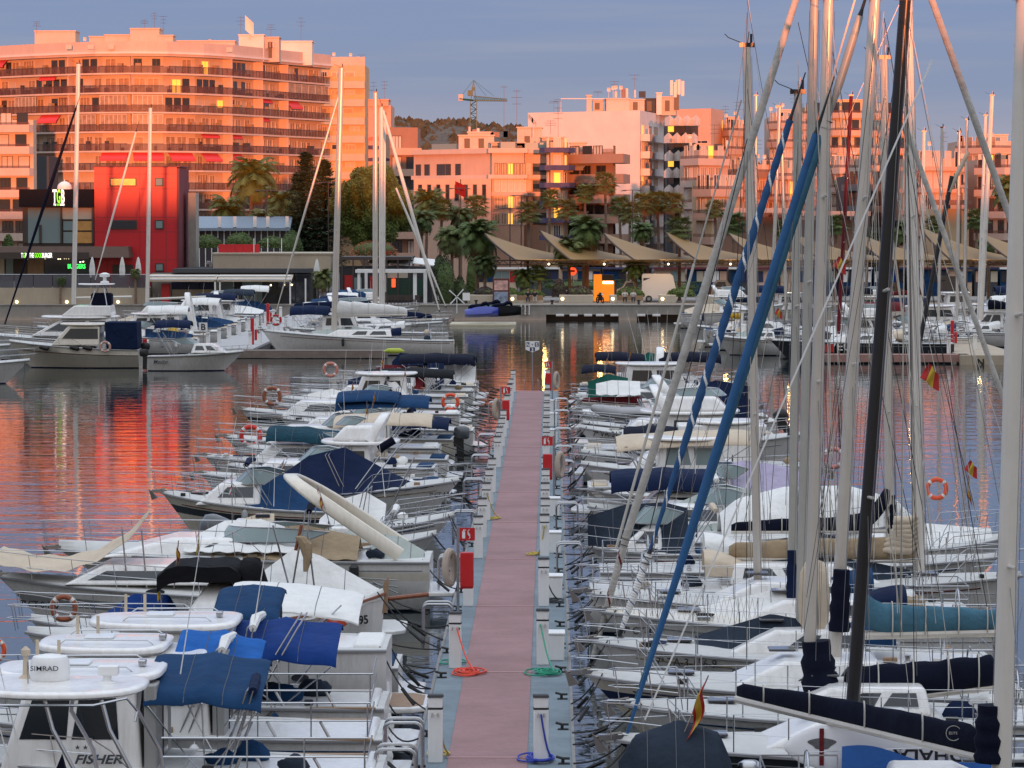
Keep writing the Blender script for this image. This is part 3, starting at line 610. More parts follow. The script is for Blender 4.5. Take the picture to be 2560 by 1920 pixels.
# ------------------------------------------------ red cube building
def red_building():
    Y = 345; z = lambda py: wz(py, Y); x = lambda px: wx(px, Y)
    t = Th('restaurant_building', 'three-storey bright red cube of metal panels with small square windows', 'building', (x(340), Y, GZ))
    m = t.mb(); m.box(x(238), x(444), Y, Y + 9, GZ, z(418)); m.build('wall', REDP, t.o, smooth=0)
    m = t.mb(); m.box(x(444) + .003, x(444) + .25, Y - .1, Y + 9, GZ, z(421)); m.build('side_wall', REDS, t.o, smooth=0)  # darker red puts the shade of this side into its colour
    m = t.mb()
    for px in (270, 351, 381, 417): m.box(x(px) - .02, x(px) + .02, Y - .006, Y + .02, GZ, z(420))
    for py in (435, 472, 543, 580, 650): m.box(x(239), x(443), Y - .008, Y + .02, z(py) - .02, z(py) + .02)
    m.build('panel_joint', REDS, t.o, smooth=0)
    m = t.mb(); m.box(x(237) - .05, x(445) + .3, Y - .05, Y + 9.1, z(418) + .003, z(418) + .12); m.build('roof_edge', REDS, t.o, smooth=0)
    for a, c, p, q in ((277, 344, 444, 466), (277, 344, 550, 573), (389, 411, 444, 466), (389, 411, 550, 573), (389, 411, 658, 679)):
        m = t.mb(); fr = m.box(x(a), x(c), Y - .12, Y - .01, z(q), z(p)); f = m.build('window', FRD, t.o, smooth=0)
        m = t.mb(); m.box(x(a + 3), x(c - 3), Y - .15, Y - .122, z(q - 3), z(p + 3)); lit = a < 300 and p < 500; o = m.build('pane', GLR if lit else GLASSG if a > 300 else GLD, f, smooth=0)
    m = t.mb(); m.box(x(462), x(481), Y + 4, Y + 7, GZ, z(481)); m.build('lift_shaft', CONC, t.o, smooth=0)
    # restaurant wing
    t = Th('restaurant_building', 'burger restaurant with black parapet sign and big reflecting windows left of the red cube', 'building', (x(145), Y, GZ))
    m = t.mb(); m.box(x(52), x(237) - .01, Y - .5, Y + 8, z(518), z(473)); m.build('parapet', mat('black_cladding', (.010, .010, .014), .8, spec=.1), t.o, smooth=0)
    m = t.mb(); m.box(x(58), x(237) - .02, Y + .2, Y + 8, GZ, z(518) - .003); m.build('wall', FRD, t.o, smooth=0)
    for a, c, p, q, g in ((60, 72, 520, 608, FRD), (72, 154, 520, 608, GLASSG), (158, 233, 520, 548, BEI), (160, 190, 553, 576, GLASSG), (192, 232, 553, 576, GLR), (160, 190, 580, 608, GLASSG), (192, 233, 580, 608, GLR)):
        m = t.mb(); m.box(x(a), x(c), Y + .05, Y + .19, z(q), z(p)); m.build('window', g, t.o, smooth=0)
    m = t.mb(); m.box(x(100), x(106), Y - .1, Y + .04, z(608), z(562)); m.build('chair_back', FRD, t.o, smooth=0)
    for a, w, p in ((155, .08, 520), (234, .1, 520)): m = t.mb(); m.box(x(a) - w, x(a) + w, Y - .1, Y + .02, z(608), z(p)); m.build('mullion', FRD, t.o, smooth=0)
    m = t.mb(); m.frus((x(-60), x(335), Y - 3.6, Y - .02, z(643)), (x(-60), x(330), Y - 2.8, Y - .02, z(616))); m.build('canopy_roof', mat('brown_canopy', (.10, .06, .045), .8), t.o, smooth=0)
    m = t.mb(); m.box(x(-60), x(236), Y - 3.7, Y - 3.55, z(646), z(630)); m.build('fascia', FRD, t.o, smooth=0)
    m = t.mb(); m.box(x(-60), x(237), Y - .3, Y + .15, z(690) - .5, z(643) - .003); m.build('ground_floor', mat('dim_interior', (.06, .035, .025), .6), t.o, smooth=0)
    for a, c, g in ((-20, 14, BEI), (18, 36, GLASSG), (72, 112, TEAK), (114, 170, GLD), (174, 228, GLD)): m = t.mb(); m.box(x(a), x(c), Y - .38, Y - .31, z(686), z(646)); m.build('window', g, t.o, smooth=0)
    def tx(s, px, py, h, mt, Yy=Y - .56, sx=.8, n='lettering', al='LEFT', b=.02): text(s, h * Yy / F * 1.39, mt, t.o, V((x(px), Yy, z(py))) - t.loc, name=n, sx=sx, align=al, bold=b, ext=.03)
    tx('T', 136, 507, 34, WHITET, sx=.36); tx('G', 146, 507, 34, GREENT, sx=.29); tx('B', 157, 507, 34, WHITET, sx=.33)
    tx('THE', 138, 514, 5, WHITET, sx=.5); tx('GOOD', 146, 514, 5, GREENT, sx=.4); tx('BURGER', 155, 514, 5, WHITET, sx=.42)
    tx('T', 69, 643, 12, WHITET, Y - 3.75, .4); tx('G', 73.5, 643, 12, GREENT, Y - 3.75, .38); tx('B', 79, 643, 12, WHITET, Y - 3.75, .4); tx('|', 84, 643, 12, WHITET, Y - 3.75, .3); tx('THE', 89, 643, 12, WHITET, Y - 3.75, .38); tx('GOOD', 102, 643, 12, GREENT, Y - 3.75, .38); tx('BURGER', 121, 643, 12, WHITET, Y - 3.75, .40)
    tx('BURGERS', 172, 671, 11, LAMPG, Y - .45, .7)
    for px, py in ((117, 646), (150, 647), (155, 647), (165, 646), (170, 646), (176, 646), (205, 655), (212, 654)): m = t.mb(); m.ball((x(px), Y - .8, z(py)), .06, 6, 4); m.build('light_bulb', LAMPW, t.o)
    m = t.mb(); cx = x(157); m.lathe([(.72, 0), (.72, .25), (.66, .45), (.5, .65), (.28, .78), (.04, .83), (.03, 1.0)], (cx, Y + 2, z(474)), 20); m.build('roof_dome', WHITE, t.o)
    # panel on the red cube ground floor
    m = t.mb(); m.box(x(283), x(335), Y - .2, Y - .125, z(686), z(662)); m.build('menu_board', FRD, t.o, smooth=0)
    # terrace
    T = 338.; xt = lambda px: wx(px, T); zt = wz(720, T)
    t = Th('terrace_wall', 'warm concrete terrace wall with round lights below the burger restaurant', 'wall', (xt(180), T, GZ))
    m = t.mb(); m.box(xt(-300), xt(372), T, 344.4, GZ, zt); m.build('wall', CONCW, t.o, smooth=0)
    for px in (43, 168, 296): m = t.mb(); m.tube([(xt(px), T - .06, wz(755, T)), (xt(px), T - .003, wz(755, T))], .13, 12); m.build('wall_light', LAMPW, t.o)
    t = Th('glass_balustrade', 'smoked glass terrace balustrade with steel handrail in front of the burger restaurant', 'balustrade', (xt(180), T, zt))
    SMK = mat('smoked_glass', (.12, .12, .14), .15, var=0, alpha=.75)
    for i in range(9): a = -60 + i * 48; m = t.mb(); m.box(xt(a) + .03, xt(a + 48) - .03, T + .12, T + .15, zt + .003, zt + 1.22); m.build('glass_panel', SMK, t.o, smooth=0)
    m = t.mb(); m.tube([(xt(-60), T + .13, zt + 1.28), (xt(372), T + .13, zt + 1.28)], .03, 6); m.build('handrail', STEEL, t.o)
    for i, (px, b0) in enumerate(((142, 1), (322, 1))): pass
    # closed parasols
    for i, (px, p0, lab) in enumerate(((232, 643, 'standing nearest the burger canopy'), (307, 643, 'in front of the red cube'), (347, 643, 'right of the red cube windows, next to a small palm'), (793, 648, 'outside the low beige building'))):
        Yp = 339.5 if i < 3 else 336.6; zb = zt if i < 3 else GZ; xx = wx(px, Yp); h = wz(p0, Yp) - zb
        t = thing('closed_parasol', 'closed off-white parasol ' + lab, 'parasol', (xx, Yp, zb), 0, 'closed parasols on the waterfront')
        m = MB(); m.tube([(0, 0, 0), (0, 0, h)], .035, 6); m.build('pole', STEEL, t)
        m = MB(); N = 14; prof = [(.05, h + .02), (.12, h - .15), (.24, h - .7), (.30, h - 1.3), (.26, h - 1.6), (.33, h - 1.95)]
        m.loft([[((r if j % 2 else r * .62) * math.cos(2 * math.pi * j / N), (r if j % 2 else r * .62) * math.sin(2 * math.pi * j / N), q) for j in range(N)] for r, q in prof]); m.build('canopy', WHITEC, t)
red_building()
def mid_buildings():
    Y = 340; z = lambda py: wz(py, Y); x = lambda px: wx(px, Y)
    t = Th('restaurant_building', 'low beige restaurant with long white awnings and a glass front', 'building', (x(600), Y, GZ))
    m = t.mb(); m.box(x(526), x(822), Y + 3, Y + 12, z(680), z(637)); m.build('upper_wall', CONCW, t.o, smooth=0)
    m = t.mb(); m.box(x(522), x(826), Y + 2.9, Y + 12.1, z(637) + .003, z(633)); m.build('roof_edge', BEI, t.o, smooth=0)
    m = t.mb(); m.box(x(434), x(778), Y - .6, Y + 12, z(682), z(672)); m.build('roof_slab', GRYD, t.o, smooth=0)
    m = t.mb(); m.box(x(376), x(778), Y + .6, Y + 12, GZ, z(683)); m.build('wall', mat('dark_interior', (.05, .05, .05), .7), t.o, smooth=0)
    for a, c, p, q, g in ((380, 428, 684, 760, CONC), (430, 497, 702, 723, NAVYI), (499, 532, 702, 723, NAVYI), (430, 530, 724, 742, BEI), (536, 545, 702, 770, BEI), (547, 583, 700, 770, GLASSG), (605, 655, 700, 770, GLASSG), (662, 690, 735, 775, GRYD), (698, 722, 735, 775, GRYD), (695, 725, 700, 722, GLD), (726, 772, 686, 775, GLD)):
        m = t.mb(); m.box(x(a), x(c), Y + .45, Y + .58, max(GZ, z(q)), z(p)); m.build('window' if g in (GLASSG, GLD) else 'wall_panel', g, t.o, smooth=0)
    for a, c in ((378, 548), (551, 735)):
        m = t.mb(); m.hexa([(x(a), Y - 3.2, z(703)), (x(c), Y - 3.2, z(703)), (x(c), Y - .3, z(688)), (x(a), Y - .3, z(688)), (x(a), Y - 3.2, z(700)), (x(c), Y - 3.2, z(700)), (x(c), Y - .3, z(685)), (x(a), Y - .3, z(685))]); a1 = m.build('awning', BEIGEC, t.o, smooth=0)
        m = t.mb(); m.tube([(x(a), Y - 3.25, z(689)), (x(c), Y - 3.25, z(689))], .11, 8); m.tube([(x(a), Y - 3.25, z(697)), (x(c), Y - 3.25, z(697))], .08, 8); m.build('awning_bar', WHITE, a1)
    for px in (378, 546, 558, 732, 770): m = t.mb(); m.box(x(px) - .07, x(px) + .07, Y - 3.2, Y - 3.05, GZ, z(695)); m.build('post', WHITE, t.o, smooth=0)
    for px, py in ((678, 713), (711, 712), (730, 712)): m = t.mb(); m.ball((x(px), Y - .2, z(py)), .08, 8, 5); m.build('lamp', LAMPW, t.o)
    m = t.mb(); m.box(x(410), x(431), Y - 2.2, Y - 1.4, GZ, z(708)); m.build('drinks_cabinet', RED, t.o, bevel=.03)
    t2 = Th('roof_screen', 'low red-panelled roof terrace screen above the beige restaurant', 'screen wall', (x(590), Y + 7, z(637))); m = t2.mb()
    for i in range(5): m.box(x(535 + i * 21) + .01, x(556 + i * 21) - .02, Y + 5, Y + 5.2, z(635) + .01, z(612))
    m.build('panel', REDP, t2.o, smooth=0)
    for px in (625, 660, 695): m = t2.mb(); m.tube([(x(px), Y + 5, z(637)), (x(px), Y + 5, z(597))], .04, 5); m.build('post', WHITE, t2.o)
    # greenhouse-like terrace hall behind
    Y2 = 385; x2 = lambda p: wx(p, Y2); z2 = lambda p: wz(p, Y2)
    t = Th('pavilion', 'grey metal-roofed glass pavilion half hidden by shrubs behind the red roof screen', 'pavilion', (x2(600), Y2, GZ))
    m = t.mb(); m.box(x2(482), x2(725), Y2, Y2 + 8, GZ, z2(576)); m.build('wall', mat('dusky_glass_front', (.05, .05, .055), .3), t.o, smooth=0)
    m = t.mb(); m.hexa([(x2(480), Y2 - 1, z2(577)), (x2(728), Y2 - 1, z2(577)), (x2(722), Y2 + 6, z2(547)), (x2(484), Y2 + 6, z2(547)), (x2(480), Y2 - 1, z2(570)), (x2(728), Y2 - 1, z2(570)), (x2(722), Y2 + 6, z2(541)), (x2(484), Y2 + 6, z2(541))]); m.build('roof', mat('blue_grey_metal_roof', (.22, .27, .33), .5, .3), t.o, smooth=0)
    m = t.mb(); 
    for k in range(16): a = 484 + k * 15.5; m.box(x2(a) - .05, x2(a) + .05, Y2 - .1, Y2 - .003, GZ, z2(577))
    m.build('mullion', WHITE, t.o, smooth=0)
    for px in (552, 590, 640, 672, 720): m = t.mb(); m.box(x2(px) - .18, x2(px) + .18, Y2 - .9, Y2 - .5, z2(568), z2(541)); m.build('chimney', WHITE, t.o, smooth=0)
    # white pergola restaurant
    Y3 = 337.5; x3 = lambda p: wx(p, Y3); z3 = lambda p: wz(p, Y3)
    t = Th('pergola', 'white flat-topped pergola with square posts in front of the dark cafe', 'pergola', (x3(975), Y3, GZ))
    for px in (894, 908, 1033, 1056):
        m = t.mb(); m.box(x3(px), x3(px + (7 if px < 1000 else 9)), Y3 + (0 if px in (894, 1033) else 3), Y3 + (.3 if px in (894, 1033) else 3.3), GZ, z3(682)); m.build('post', WHITE, t.o, smooth=0)
    m = t.mb(); m.box(x3(889), x3(1064), Y3 - .2, Y3 + .15, z3(682) + .003, z3(674)); m.box(x3(889), x3(1064), Y3 + 3.1, Y3 + 3.4, z3(682) + .003, z3(674)); 
    for k in range(9): a = 890 + k * 21.4; m.box(x3(a), x3(a) + .1, Y3 + .15, Y3 + 3.1, z3(681), z3(675))
    m.build('beam', WHITE, t.o, smooth=0)
    Y4 = 344; x4 = lambda p: wx(p, Y4); z4 = lambda p: wz(p, Y4)
    t = Th('restaurant_building', 'dark cafe with red doors and a green shutter behind the white pergola', 'building', (x4(960), Y4, GZ))
    m = t.mb(); m.box(x4(850), x4(1080), Y4, Y4 + 9, GZ, z4(668)); m.build('wall', mat('cafe_dark', (.035, .035, .04), .8), t.o, smooth=0)
    m = t.mb(); m.box(x4(852), x4(1030), Y4 - .6, Y4 + 8, z4(650), z4(642)); m.build('roof_frame', FRD, t.o, smooth=0)
    for k in range(7): a = 856 + k * 28; m = t.mb(); m.box(x4(a) - .06, x4(a) + .06, Y4 - .6, Y4 - .45, GZ, z4(650)); m.build('steel_post', FRD, t.o, smooth=0)
    for a, c, p, q, g in ((862, 885, 688, 745, RED), (886, 905, 694, 730, GLASSG), (925, 945, 690, 728, RED), (968, 1020, 682, 695, BEI), (968, 1070, 697, 742, mat('dark_green_shutter', (.01, .045, .03), .5)), (955, 966, 686, 730, WHITEC)):
        m = t.mb(); m.box(x4(a), x4(c), Y4 - .1, Y4 - .004, z4(q), z4(p)); m.build('door' if g is RED else 'panel', g, t.o, smooth=0)
    m = t.mb(); m.box(x4(980), x4(989), Y4 - .3, Y4 - .12, z4(718), z4(697)); m.build('hanging_sign', LAMPR, t.o, smooth=0)
    for a, c in ((922, 970), (972, 1030), (1032, 1092)): m = t.mb(); m.hexa([(x4(a), Y4 + .5, z4(660)), (x4(c), Y4 + .5, z4(666)), (x4(c), Y4 + 4, z4(652)), (x4(a), Y4 + 4, z4(647)), (x4(a), Y4 + .5, z4(658)), (x4(c), Y4 + .5, z4(664)), (x4(c), Y4 + 4, z4(650)), (x4(a), Y4 + 4, z4(645))]); m.build('sail_roof', WHITEC, t.o, smooth=0)
    text('FER', .5, FLAGR, t.o, V((x4(970), Y4 - .65, z4(636))) - t.loc, name='sign_lettering')
    # chairs and tables on the cafe terrace
    r = random.Random(12)
    for k in range(10):
        px = 965 + 78 * k / 9; yy = 336.3 + (k % 3) * .6; m = MB(); m.box(-.22, .22, -.22, .22, .42, .46); m.box(-.22, .22, .18, .22, .46, .9)
        for a in (-.2, .17):
            for b in (-.2, .17): m.box(a, a + .03, b, b + .03, 0, .417)
        m.build('cafe_chair', FRD, loc=(wx(px, yy), yy, GZ + .06), label='dark cafe chair, ' + ORD[k] + ' from the left under the white pergola', cat='chair', group='cafe chairs under the pergola', smooth=0)
mid_buildings()
# ------------------------------------------------ trees
LEAF = [mat('palm_leaf_' + str(i), c, .75, var=.45, scale=1.5) for i, c in enumerate(((.08, .12, .028), (.11, .13, .035), (.07, .11, .03)))]
DRYL = mat('dry_palm_leaf', (.16, .10, .04), .9, var=.3); TRK = mat('palm_trunk', (.20, .13, .09), .95, var=.35, scale=3, bump=.5)
def frond(m, L_, az, el, droop, r, fan=False):
    ca, sa = math.cos(az), math.sin(az); P = []; p = V((0, 0, 0)); n = 8; e = el
    for i in range(n + 1):
        P.append(p.copy()); p = p + V((ca * math.cos(e), sa * math.cos(e), math.sin(e))) * (L_ / n); e -= droop / n * (1 + i * .22)
    side = V((-sa, ca, 0))
    m.tube(P, [.03 * (1 - i / (n + 2)) for i in range(n + 1)], 3)
    if fan:
        c = P[5]; d = (P[6] - P[4]).normalized(); up = side.cross(d)
        for k in range(15):
            a = (k - 7) * .2; t = c + (d * math.cos(a) + side * math.sin(a)) * L_ * .55 * r.uniform(.85, 1.1) - V((0, 0, L_ * .16 * abs(a) * .5 + .05)); w = (d * -math.sin(a) + side * math.cos(a)) * .032 * L_
            mid = c.lerp(t, .6); m.add([c, mid + w, t, mid - w], [(0, 1, 2, 3)])
        return
    for i in range(1, n):
        for sgn in (-1, 1):
            for h in (0, .2, .4, .6, .8):
                b = P[i].lerp(P[i + 1], h); l = L_ * .36 * math.sin(math.pi * min(1, (i + h) / n * .92 + .12)) ** .6 * r.uniform(.8, 1.15); d = (P[i + 1] - P[i]).normalized()
                t = b + (side * sgn * .8 + d * .55 + V((0, 0, -.15 - .45 * r.random()))) * l; m.add([b - d * .028, b + d * .028, t], [(0, 1, 2)])
def palm_meshes():
    out = []
    for k in range(5):
        r = random.Random(40 + k); m = MB(); fan = k in (1, 3)
        N = 46 if fan else 40
        for i in range(N):
            el = 1.35 - 2.0 * (i / N) ** 1.1 + r.uniform(-.1, .1)
            m.mi = 1 if i > N * .93 else 0
            frond(m, r.uniform(.85, 1.1) * (.8 if fan else 1), i * 2.4 + r.random() * .3, el, r.uniform(.9, 1.5) * (.5 if fan else 1), r, fan)
        me = m.build('crown', [LEAF[k % 3], DRYL], smooth=0); out.append(me.data); bpy.data.objects.remove(me)
    return out
PM = palm_meshes()
def trunk_mesh(h, r0, r1, seed):
    r = random.Random(seed); m = MB(); pts = []; rs = []; dx = r.uniform(-.03, .03)
    for i in range(14): t = i / 13; pts.append((dx * h * t * t, 0, h * t)); rs.append((r0 + (r1 - r0) * t) * (1 + .08 * (i % 2)) * (1.25 if i == 0 else 1) * (1.3 if i == 13 else 1))
    return m.tube(pts, rs, 8), pts[-1]
def palm(px, py, rpx, Y, label, k=0, base=GZ, group='palms along the promenade', tr=.17, name='palm_tree'):
    x = wx(px, Y); zc = wz(py, Y) - rpx * Y / F * .1; t = thing(name, label, 'palm', (x, Y, base), 0, group)
    m, top = trunk_mesh(zc - base, tr * 1.2, tr, px); m.build('trunk', TRK, t)
    o = bpy.data.objects.new('crown', PM[k % 5]); COL.objects.link(o); o.parent = t; s = rpx * Y / F * 1.3; o.location = top; o.scale = (s, s, s); o.rotation_euler = (0, 0, px * .7)
palms = [(625, 435, 62, 398, 'large shaggy date palm left of the dark pines', 0), (704, 500, 52, 396, 'date palm just left of the dark pines', 2), (575, 520, 50, 402, 'dark low date palm right of the red cube', 0), (655, 545, 40, 392, 'short date palm above the glass pavilion', 4),
 (1065, 500, 42, 395, 'palm right of the big round tree', 0), (1052, 545, 36, 385, 'low palm against the trunk of the leaning furled sail', 2), (1100, 520, 34, 390, 'palm below the long low salmon wing', 3), (1152, 535, 34, 392, 'dusty palm beside the red flags', 2), (1189, 512, 34, 398, 'palm in front of the tall narrow windows', 1), (1192, 585, 56, 352, 'large front palm left of the first canopy', 0), (1130, 590, 44, 356, 'feathery palm above the clipped topiary', 4), (1212, 655, 34, 350, 'short feathery palm behind the info totem', 2),
 (1322, 528, 34, 400, 'palm between the first and second canopy', 1), (1372, 494, 30, 408, 'palm in front of the striped awnings', 3), (1412, 521, 33, 404, 'palm at the foot of the striped-awning balconies', 1), (1464, 480, 29, 408, 'palm in front of the brown block', 3), (1516, 455, 34, 408, 'tallest palm, its crown against the blank white gable', 1), (1466, 570, 48, 352, 'large front palm rising through the second canopy', 0), (1424, 618, 44, 350, 'feathery front palm left of the tall twin trunk', 4),
 (1552, 512, 31, 400, 'palm left of its leafier neighbour below the white gable', 3), (1573, 528, 34, 396, 'leafy palm in front of the white gable foot', 1), (1612, 505, 34, 402, 'palm left of the densest palm group', 1), (1648, 502, 36, 404, 'palm in the middle of the dense group below the zigzag balconies', 3), (1686, 505, 34, 402, 'palm right end of the dense group below the zigzag balconies', 1), (1608, 575, 30, 380, 'short dark palm behind the third canopy', 0), (1698, 568, 38, 352, 'front palm right of the third canopy', 1),
 (1308, 688, 30, 347, 'short dry palm in the planter behind the dark-clad sitters', 2), (1349, 680, 26, 347, 'small agave-like palm right of the sitters in dark clothes', 3), (1590, 668, 30, 347, 'short palm in front of the white car', 2), (1790, 520, 28, 395, 'palm behind the thin beige furled sail', 1), (1832, 555, 36, 390, 'palm left of the blue furled sail', 3), (1960, 570, 30, 380, 'palm behind the first two grey-green masts', 1), (2090, 560, 34, 375, 'palm between silver masts', 3), (2165, 600, 30, 365, 'palm close to the black mast', 1), (2240, 570, 36, 385, 'palm just right of the black mast', 0), (2335, 560, 30, 385, 'palm left of the small tiled arcade', 1), (2440, 545, 34, 380, 'palm right of the small tiled arcade', 3), (2525, 470, 48, 390, 'tall dark palm at the right edge', 0), (2470, 610, 26, 355, 'short palm before the last canopy', 2)]
for p in palms: palm(*p[:5], k=p[5], tr=.2 if p[2] > 45 else .14)
palm(152, 700, 13, 337.6, 'small wind-torn palm in front of the smoked glass balustrade', 2, tr=.1, group='two potted quay palms'); palm(340, 680, 14, 337.6, 'small palm beside the third closed parasol', 4, tr=.1, group='two potted quay palms')
palm(806, 690, 30, 336.5, 'leaning young palm outside the low beige building', 4, tr=.1, group='two potted quay palms')
def leafcloud(m, c, r, n, q, rr, sq=(1, 1, 1), shell=.55):
    for i in range(n):
        d = V((rr.gauss(0, 1), rr.gauss(0, 1), rr.gauss(0, 1))).normalized(); k = shell + (1 - shell) * rr.random() ** .5
        p = V((c[0] + d.x * r * k * sq[0], c[1] + d.y * r * k * sq[1], c[2] + d.z * r * k * sq[2])); a = V((rr.uniform(-1, 1), rr.uniform(-1, 1), rr.uniform(-1, 1))).normalized(); b = a.orthogonal().normalized(); s = q * rr.uniform(.6, 1.4)
        m.add([p - a * s, p + b * s * .5, p + a * s, p - b * s * .5], [(0, 1, 2, 3)])
def round_tree():
    Y = 380; rr = random.Random(9); t = thing('pine_tree', 'big dense round-topped tree with a rusty lower side behind the masts', 'tree', (wx(915, Y), Y, GZ))
    x0 = wx(915, Y); m = MB(); lob = [(872, 500, 42), (900, 462, 40), (945, 458, 42), (985, 500, 40), (1005, 545, 30), (925, 520, 58), (870, 555, 34), (950, 565, 44), (905, 590, 26), (1000, 500, 28), (850, 520, 26)]
    for px, py, r in lob:
        rm = r * Y / F; c = (wx(px, Y) - x0, rr.uniform(-1, 1), wz(py, Y) - GZ)
        for q in range(13):
            d = V((rr.gauss(0, 1), rr.gauss(0, 1), rr.gauss(0, 1))).normalized() * rm * .62; leafcloud(m, (c[0] + d.x, c[1] + d.y, c[2] + d.z), rm * .6, 420, .17, rr)
    m.build('crown', mat('pine_leaf', (.085, .115, .02), .85, var=.5, scale=.9), t, smooth=0)
    m = MB(); m.tube([(0, 0, 0), (.1, 0, 2), (0, 0, 4)], [.3, .24, .2], 8)
    for a, b, c in ((-1.6, 0, 6), (1.5, .3, 6.4), (.2, -.5, 6.8), (-.6, .6, 6)): m.tube([(0, 0, 2.6), (a * .4, b * .5, 4), (a, b, c)], [.18, .13, .06], 6)
    m.build('trunk', TRK, t)
round_tree()
def norfolk(px, p0, hw, Y, label, seed):
    rr = random.Random(seed); t = thing('norfolk_pine', label, 'tree', (wx(px, Y), Y, GZ), 0, 'dark conifers by the pavilion'); H = wz(p0, Y) - GZ; W_ = hw * Y / F
    m = MB(); m.tube([(0, 0, 0), (0, 0, H)], [.22, .03], 7); m.build('trunk', TRK, t)
    m = MB(); n = 34
    for i in range(n):
        z = H * (.14 + .85 * i / n); L_ = W_ * (1 - (i / n)) ** .75 + .25
        L_ *= rr.uniform(.8, 1.1)
        for k in range(9):
            a = k * 6.283 / 9 + i * .5; z = H * (.14 + .85 * (i + rr.uniform(-.5, .5)) / n); d = V((math.cos(a), math.sin(a), 0)); 
            for s in range(9):
                u = (s + 1) / 9; p = d * L_ * u + V((0, 0, z + .12 * L_ * u * u - .15 * u))
                for q in range(5):
                    o = V((rr.uniform(-1, 1), rr.uniform(-1, 1), rr.uniform(-.35, .5))) * .5; e = d.cross(V((0, 0, 1))) * rr.uniform(-.3, .3); m.add([p, p + o + e, p + o * .6 - e * .7 + d * .12], [(0, 1, 2)])
    m.build('crown', mat('conifer_leaf', (.03, .05, .018), .85, var=.4), t, smooth=0)
norfolk(766, 372, 74, 392, 'taller dark Norfolk pine right of the date palms', 1); norfolk(812, 392, 64, 394, 'shorter dark Norfolk pine next to the round tree', 2); norfolk(745, 430, 40, 400, 'slim dark conifer on the left of the pine pair', 3)
def bush(px0, px1, py0, py1, Y, label, name='shrub', leaf=None, z0=None, n=900, cat='shrub', group=None, q=.07, box=False, seed=1):
    rr = random.Random(seed + px0); x0, x1 = wx(px0, Y), wx(px1, Y); zt = wz(py0, Y); zb = wz(py1, Y) if z0 is None else z0; m = MB(); w, h = (x1 - x0) / 2, (zt - zb)
    for i in range(n):
        if box: p = V((rr.uniform(-w, w), rr.choice([-.5, rr.uniform(-.5, .5)]), rr.choice([h, rr.uniform(0, h)])))
        else:
            a, b = rr.uniform(0, 6.283), rr.random(); cz = math.asin(b); k = 1 - .15 * rr.random(); p = V((w * math.cos(cz) * math.cos(a) * k, min(w, 1.2) * math.cos(cz) * math.sin(a) * k, h * b * k))
        a = V((rr.uniform(-1, 1), rr.uniform(-1, 1), rr.uniform(-1, 1))).normalized(); b = a.orthogonal(); s = q * rr.uniform(.6, 1.5); m.add([p - a * s, p + b * s * .6, p + a * s, p - b * s * .6], [(0, 1, 2, 3)])
    t = thing(name, label, cat, ((x0 + x1) / 2, Y, zb), 0, group); m.build('foliage', leaf or LEAF[0], t, smooth=0)
    c = MB(); c.ball((0, 0, h * .42), 1, 12, 8, (w * .8, min(w, 1.2) * .8, h * .45)); c.build('inner_growth', LEAF[2], t)
    return t
TOP = mat('clipped_box_leaf', (.022, .032, .010), .85, var=.4)
bush(1086, 1142, 633, 762, 340, 'tall clipped cone topiary at the right of the cafe', 'topiary_bush', TOP, n=2600, q=.06)
bush(1128, 1170, 688, 762, 341, 'lower rounded topiary right of the cone', 'topiary_bush', TOP, n=1500, q=.06); bush(1082, 1118, 634, 700, 343, 'rounded topiary peeping out behind the cone', 'topiary_bush', TOP, n=1200, q=.06)
for a, b, c, l in ((1183, 1240, 716, 'wide mounded hedge behind the white wind-dial sign'), (1245, 1300, 718, 'flowery hedge behind the info totem'), (1295, 1362, 722, 'hedge behind the couple in dark clothes'), (1412, 1484, 714, 'mauve-tinted hedge in the planter left of the motorcycle'), (1538, 1612, 716, 'clipped hedge behind the two sitters in white'), (1665, 1740, 718, 'hedge right of the van'), (1380, 1415, 696, 'round brownish bush left of the mauve hedge'), (480, 560, 586, 'green shrubs before the glass pavilion, left part'), (560, 640, 580, 'green shrubs before the glass pavilion, middle part'), (640, 726, 590, 'green shrubs before the glass pavilion, right part'), (10, 36, 585, 'small green bush at the left edge beside the restaurant')):
    bush(a, b, c, 742 if c > 650 else 620, 343.5 if c > 650 else 376, l, leaf=mat('mauve_hedge', (.07, .045, .05), .9, var=.5) if 'mauve' in l or 'mounded' in l else LEAF[0], n=1500)
bush(1335, 1560, 700, 725, 366, 'long dark hedge behind the canopies', 'hedge', LEAF[2], n=2600, box=True); bush(1165, 1190, 640, 735, 347, 'tall leafy bush behind the topiary', leaf=LEAF[0], n=1200); bush(700, 760, 575, 640, 381, 'dark undergrowth beneath the Norfolk pines', leaf=LEAF[2], n=1800); bush(1560, 1760, 705, 730, 368, 'long low hedge behind the van', 'hedge', LEAF[2], n=2200, box=True)
bush(870, 1000, 600, 645, 374, 'orange dried grasses under the round tree', leaf=mat('dry_grass', (.32, .12, .05), .9, var=.4), n=1500)
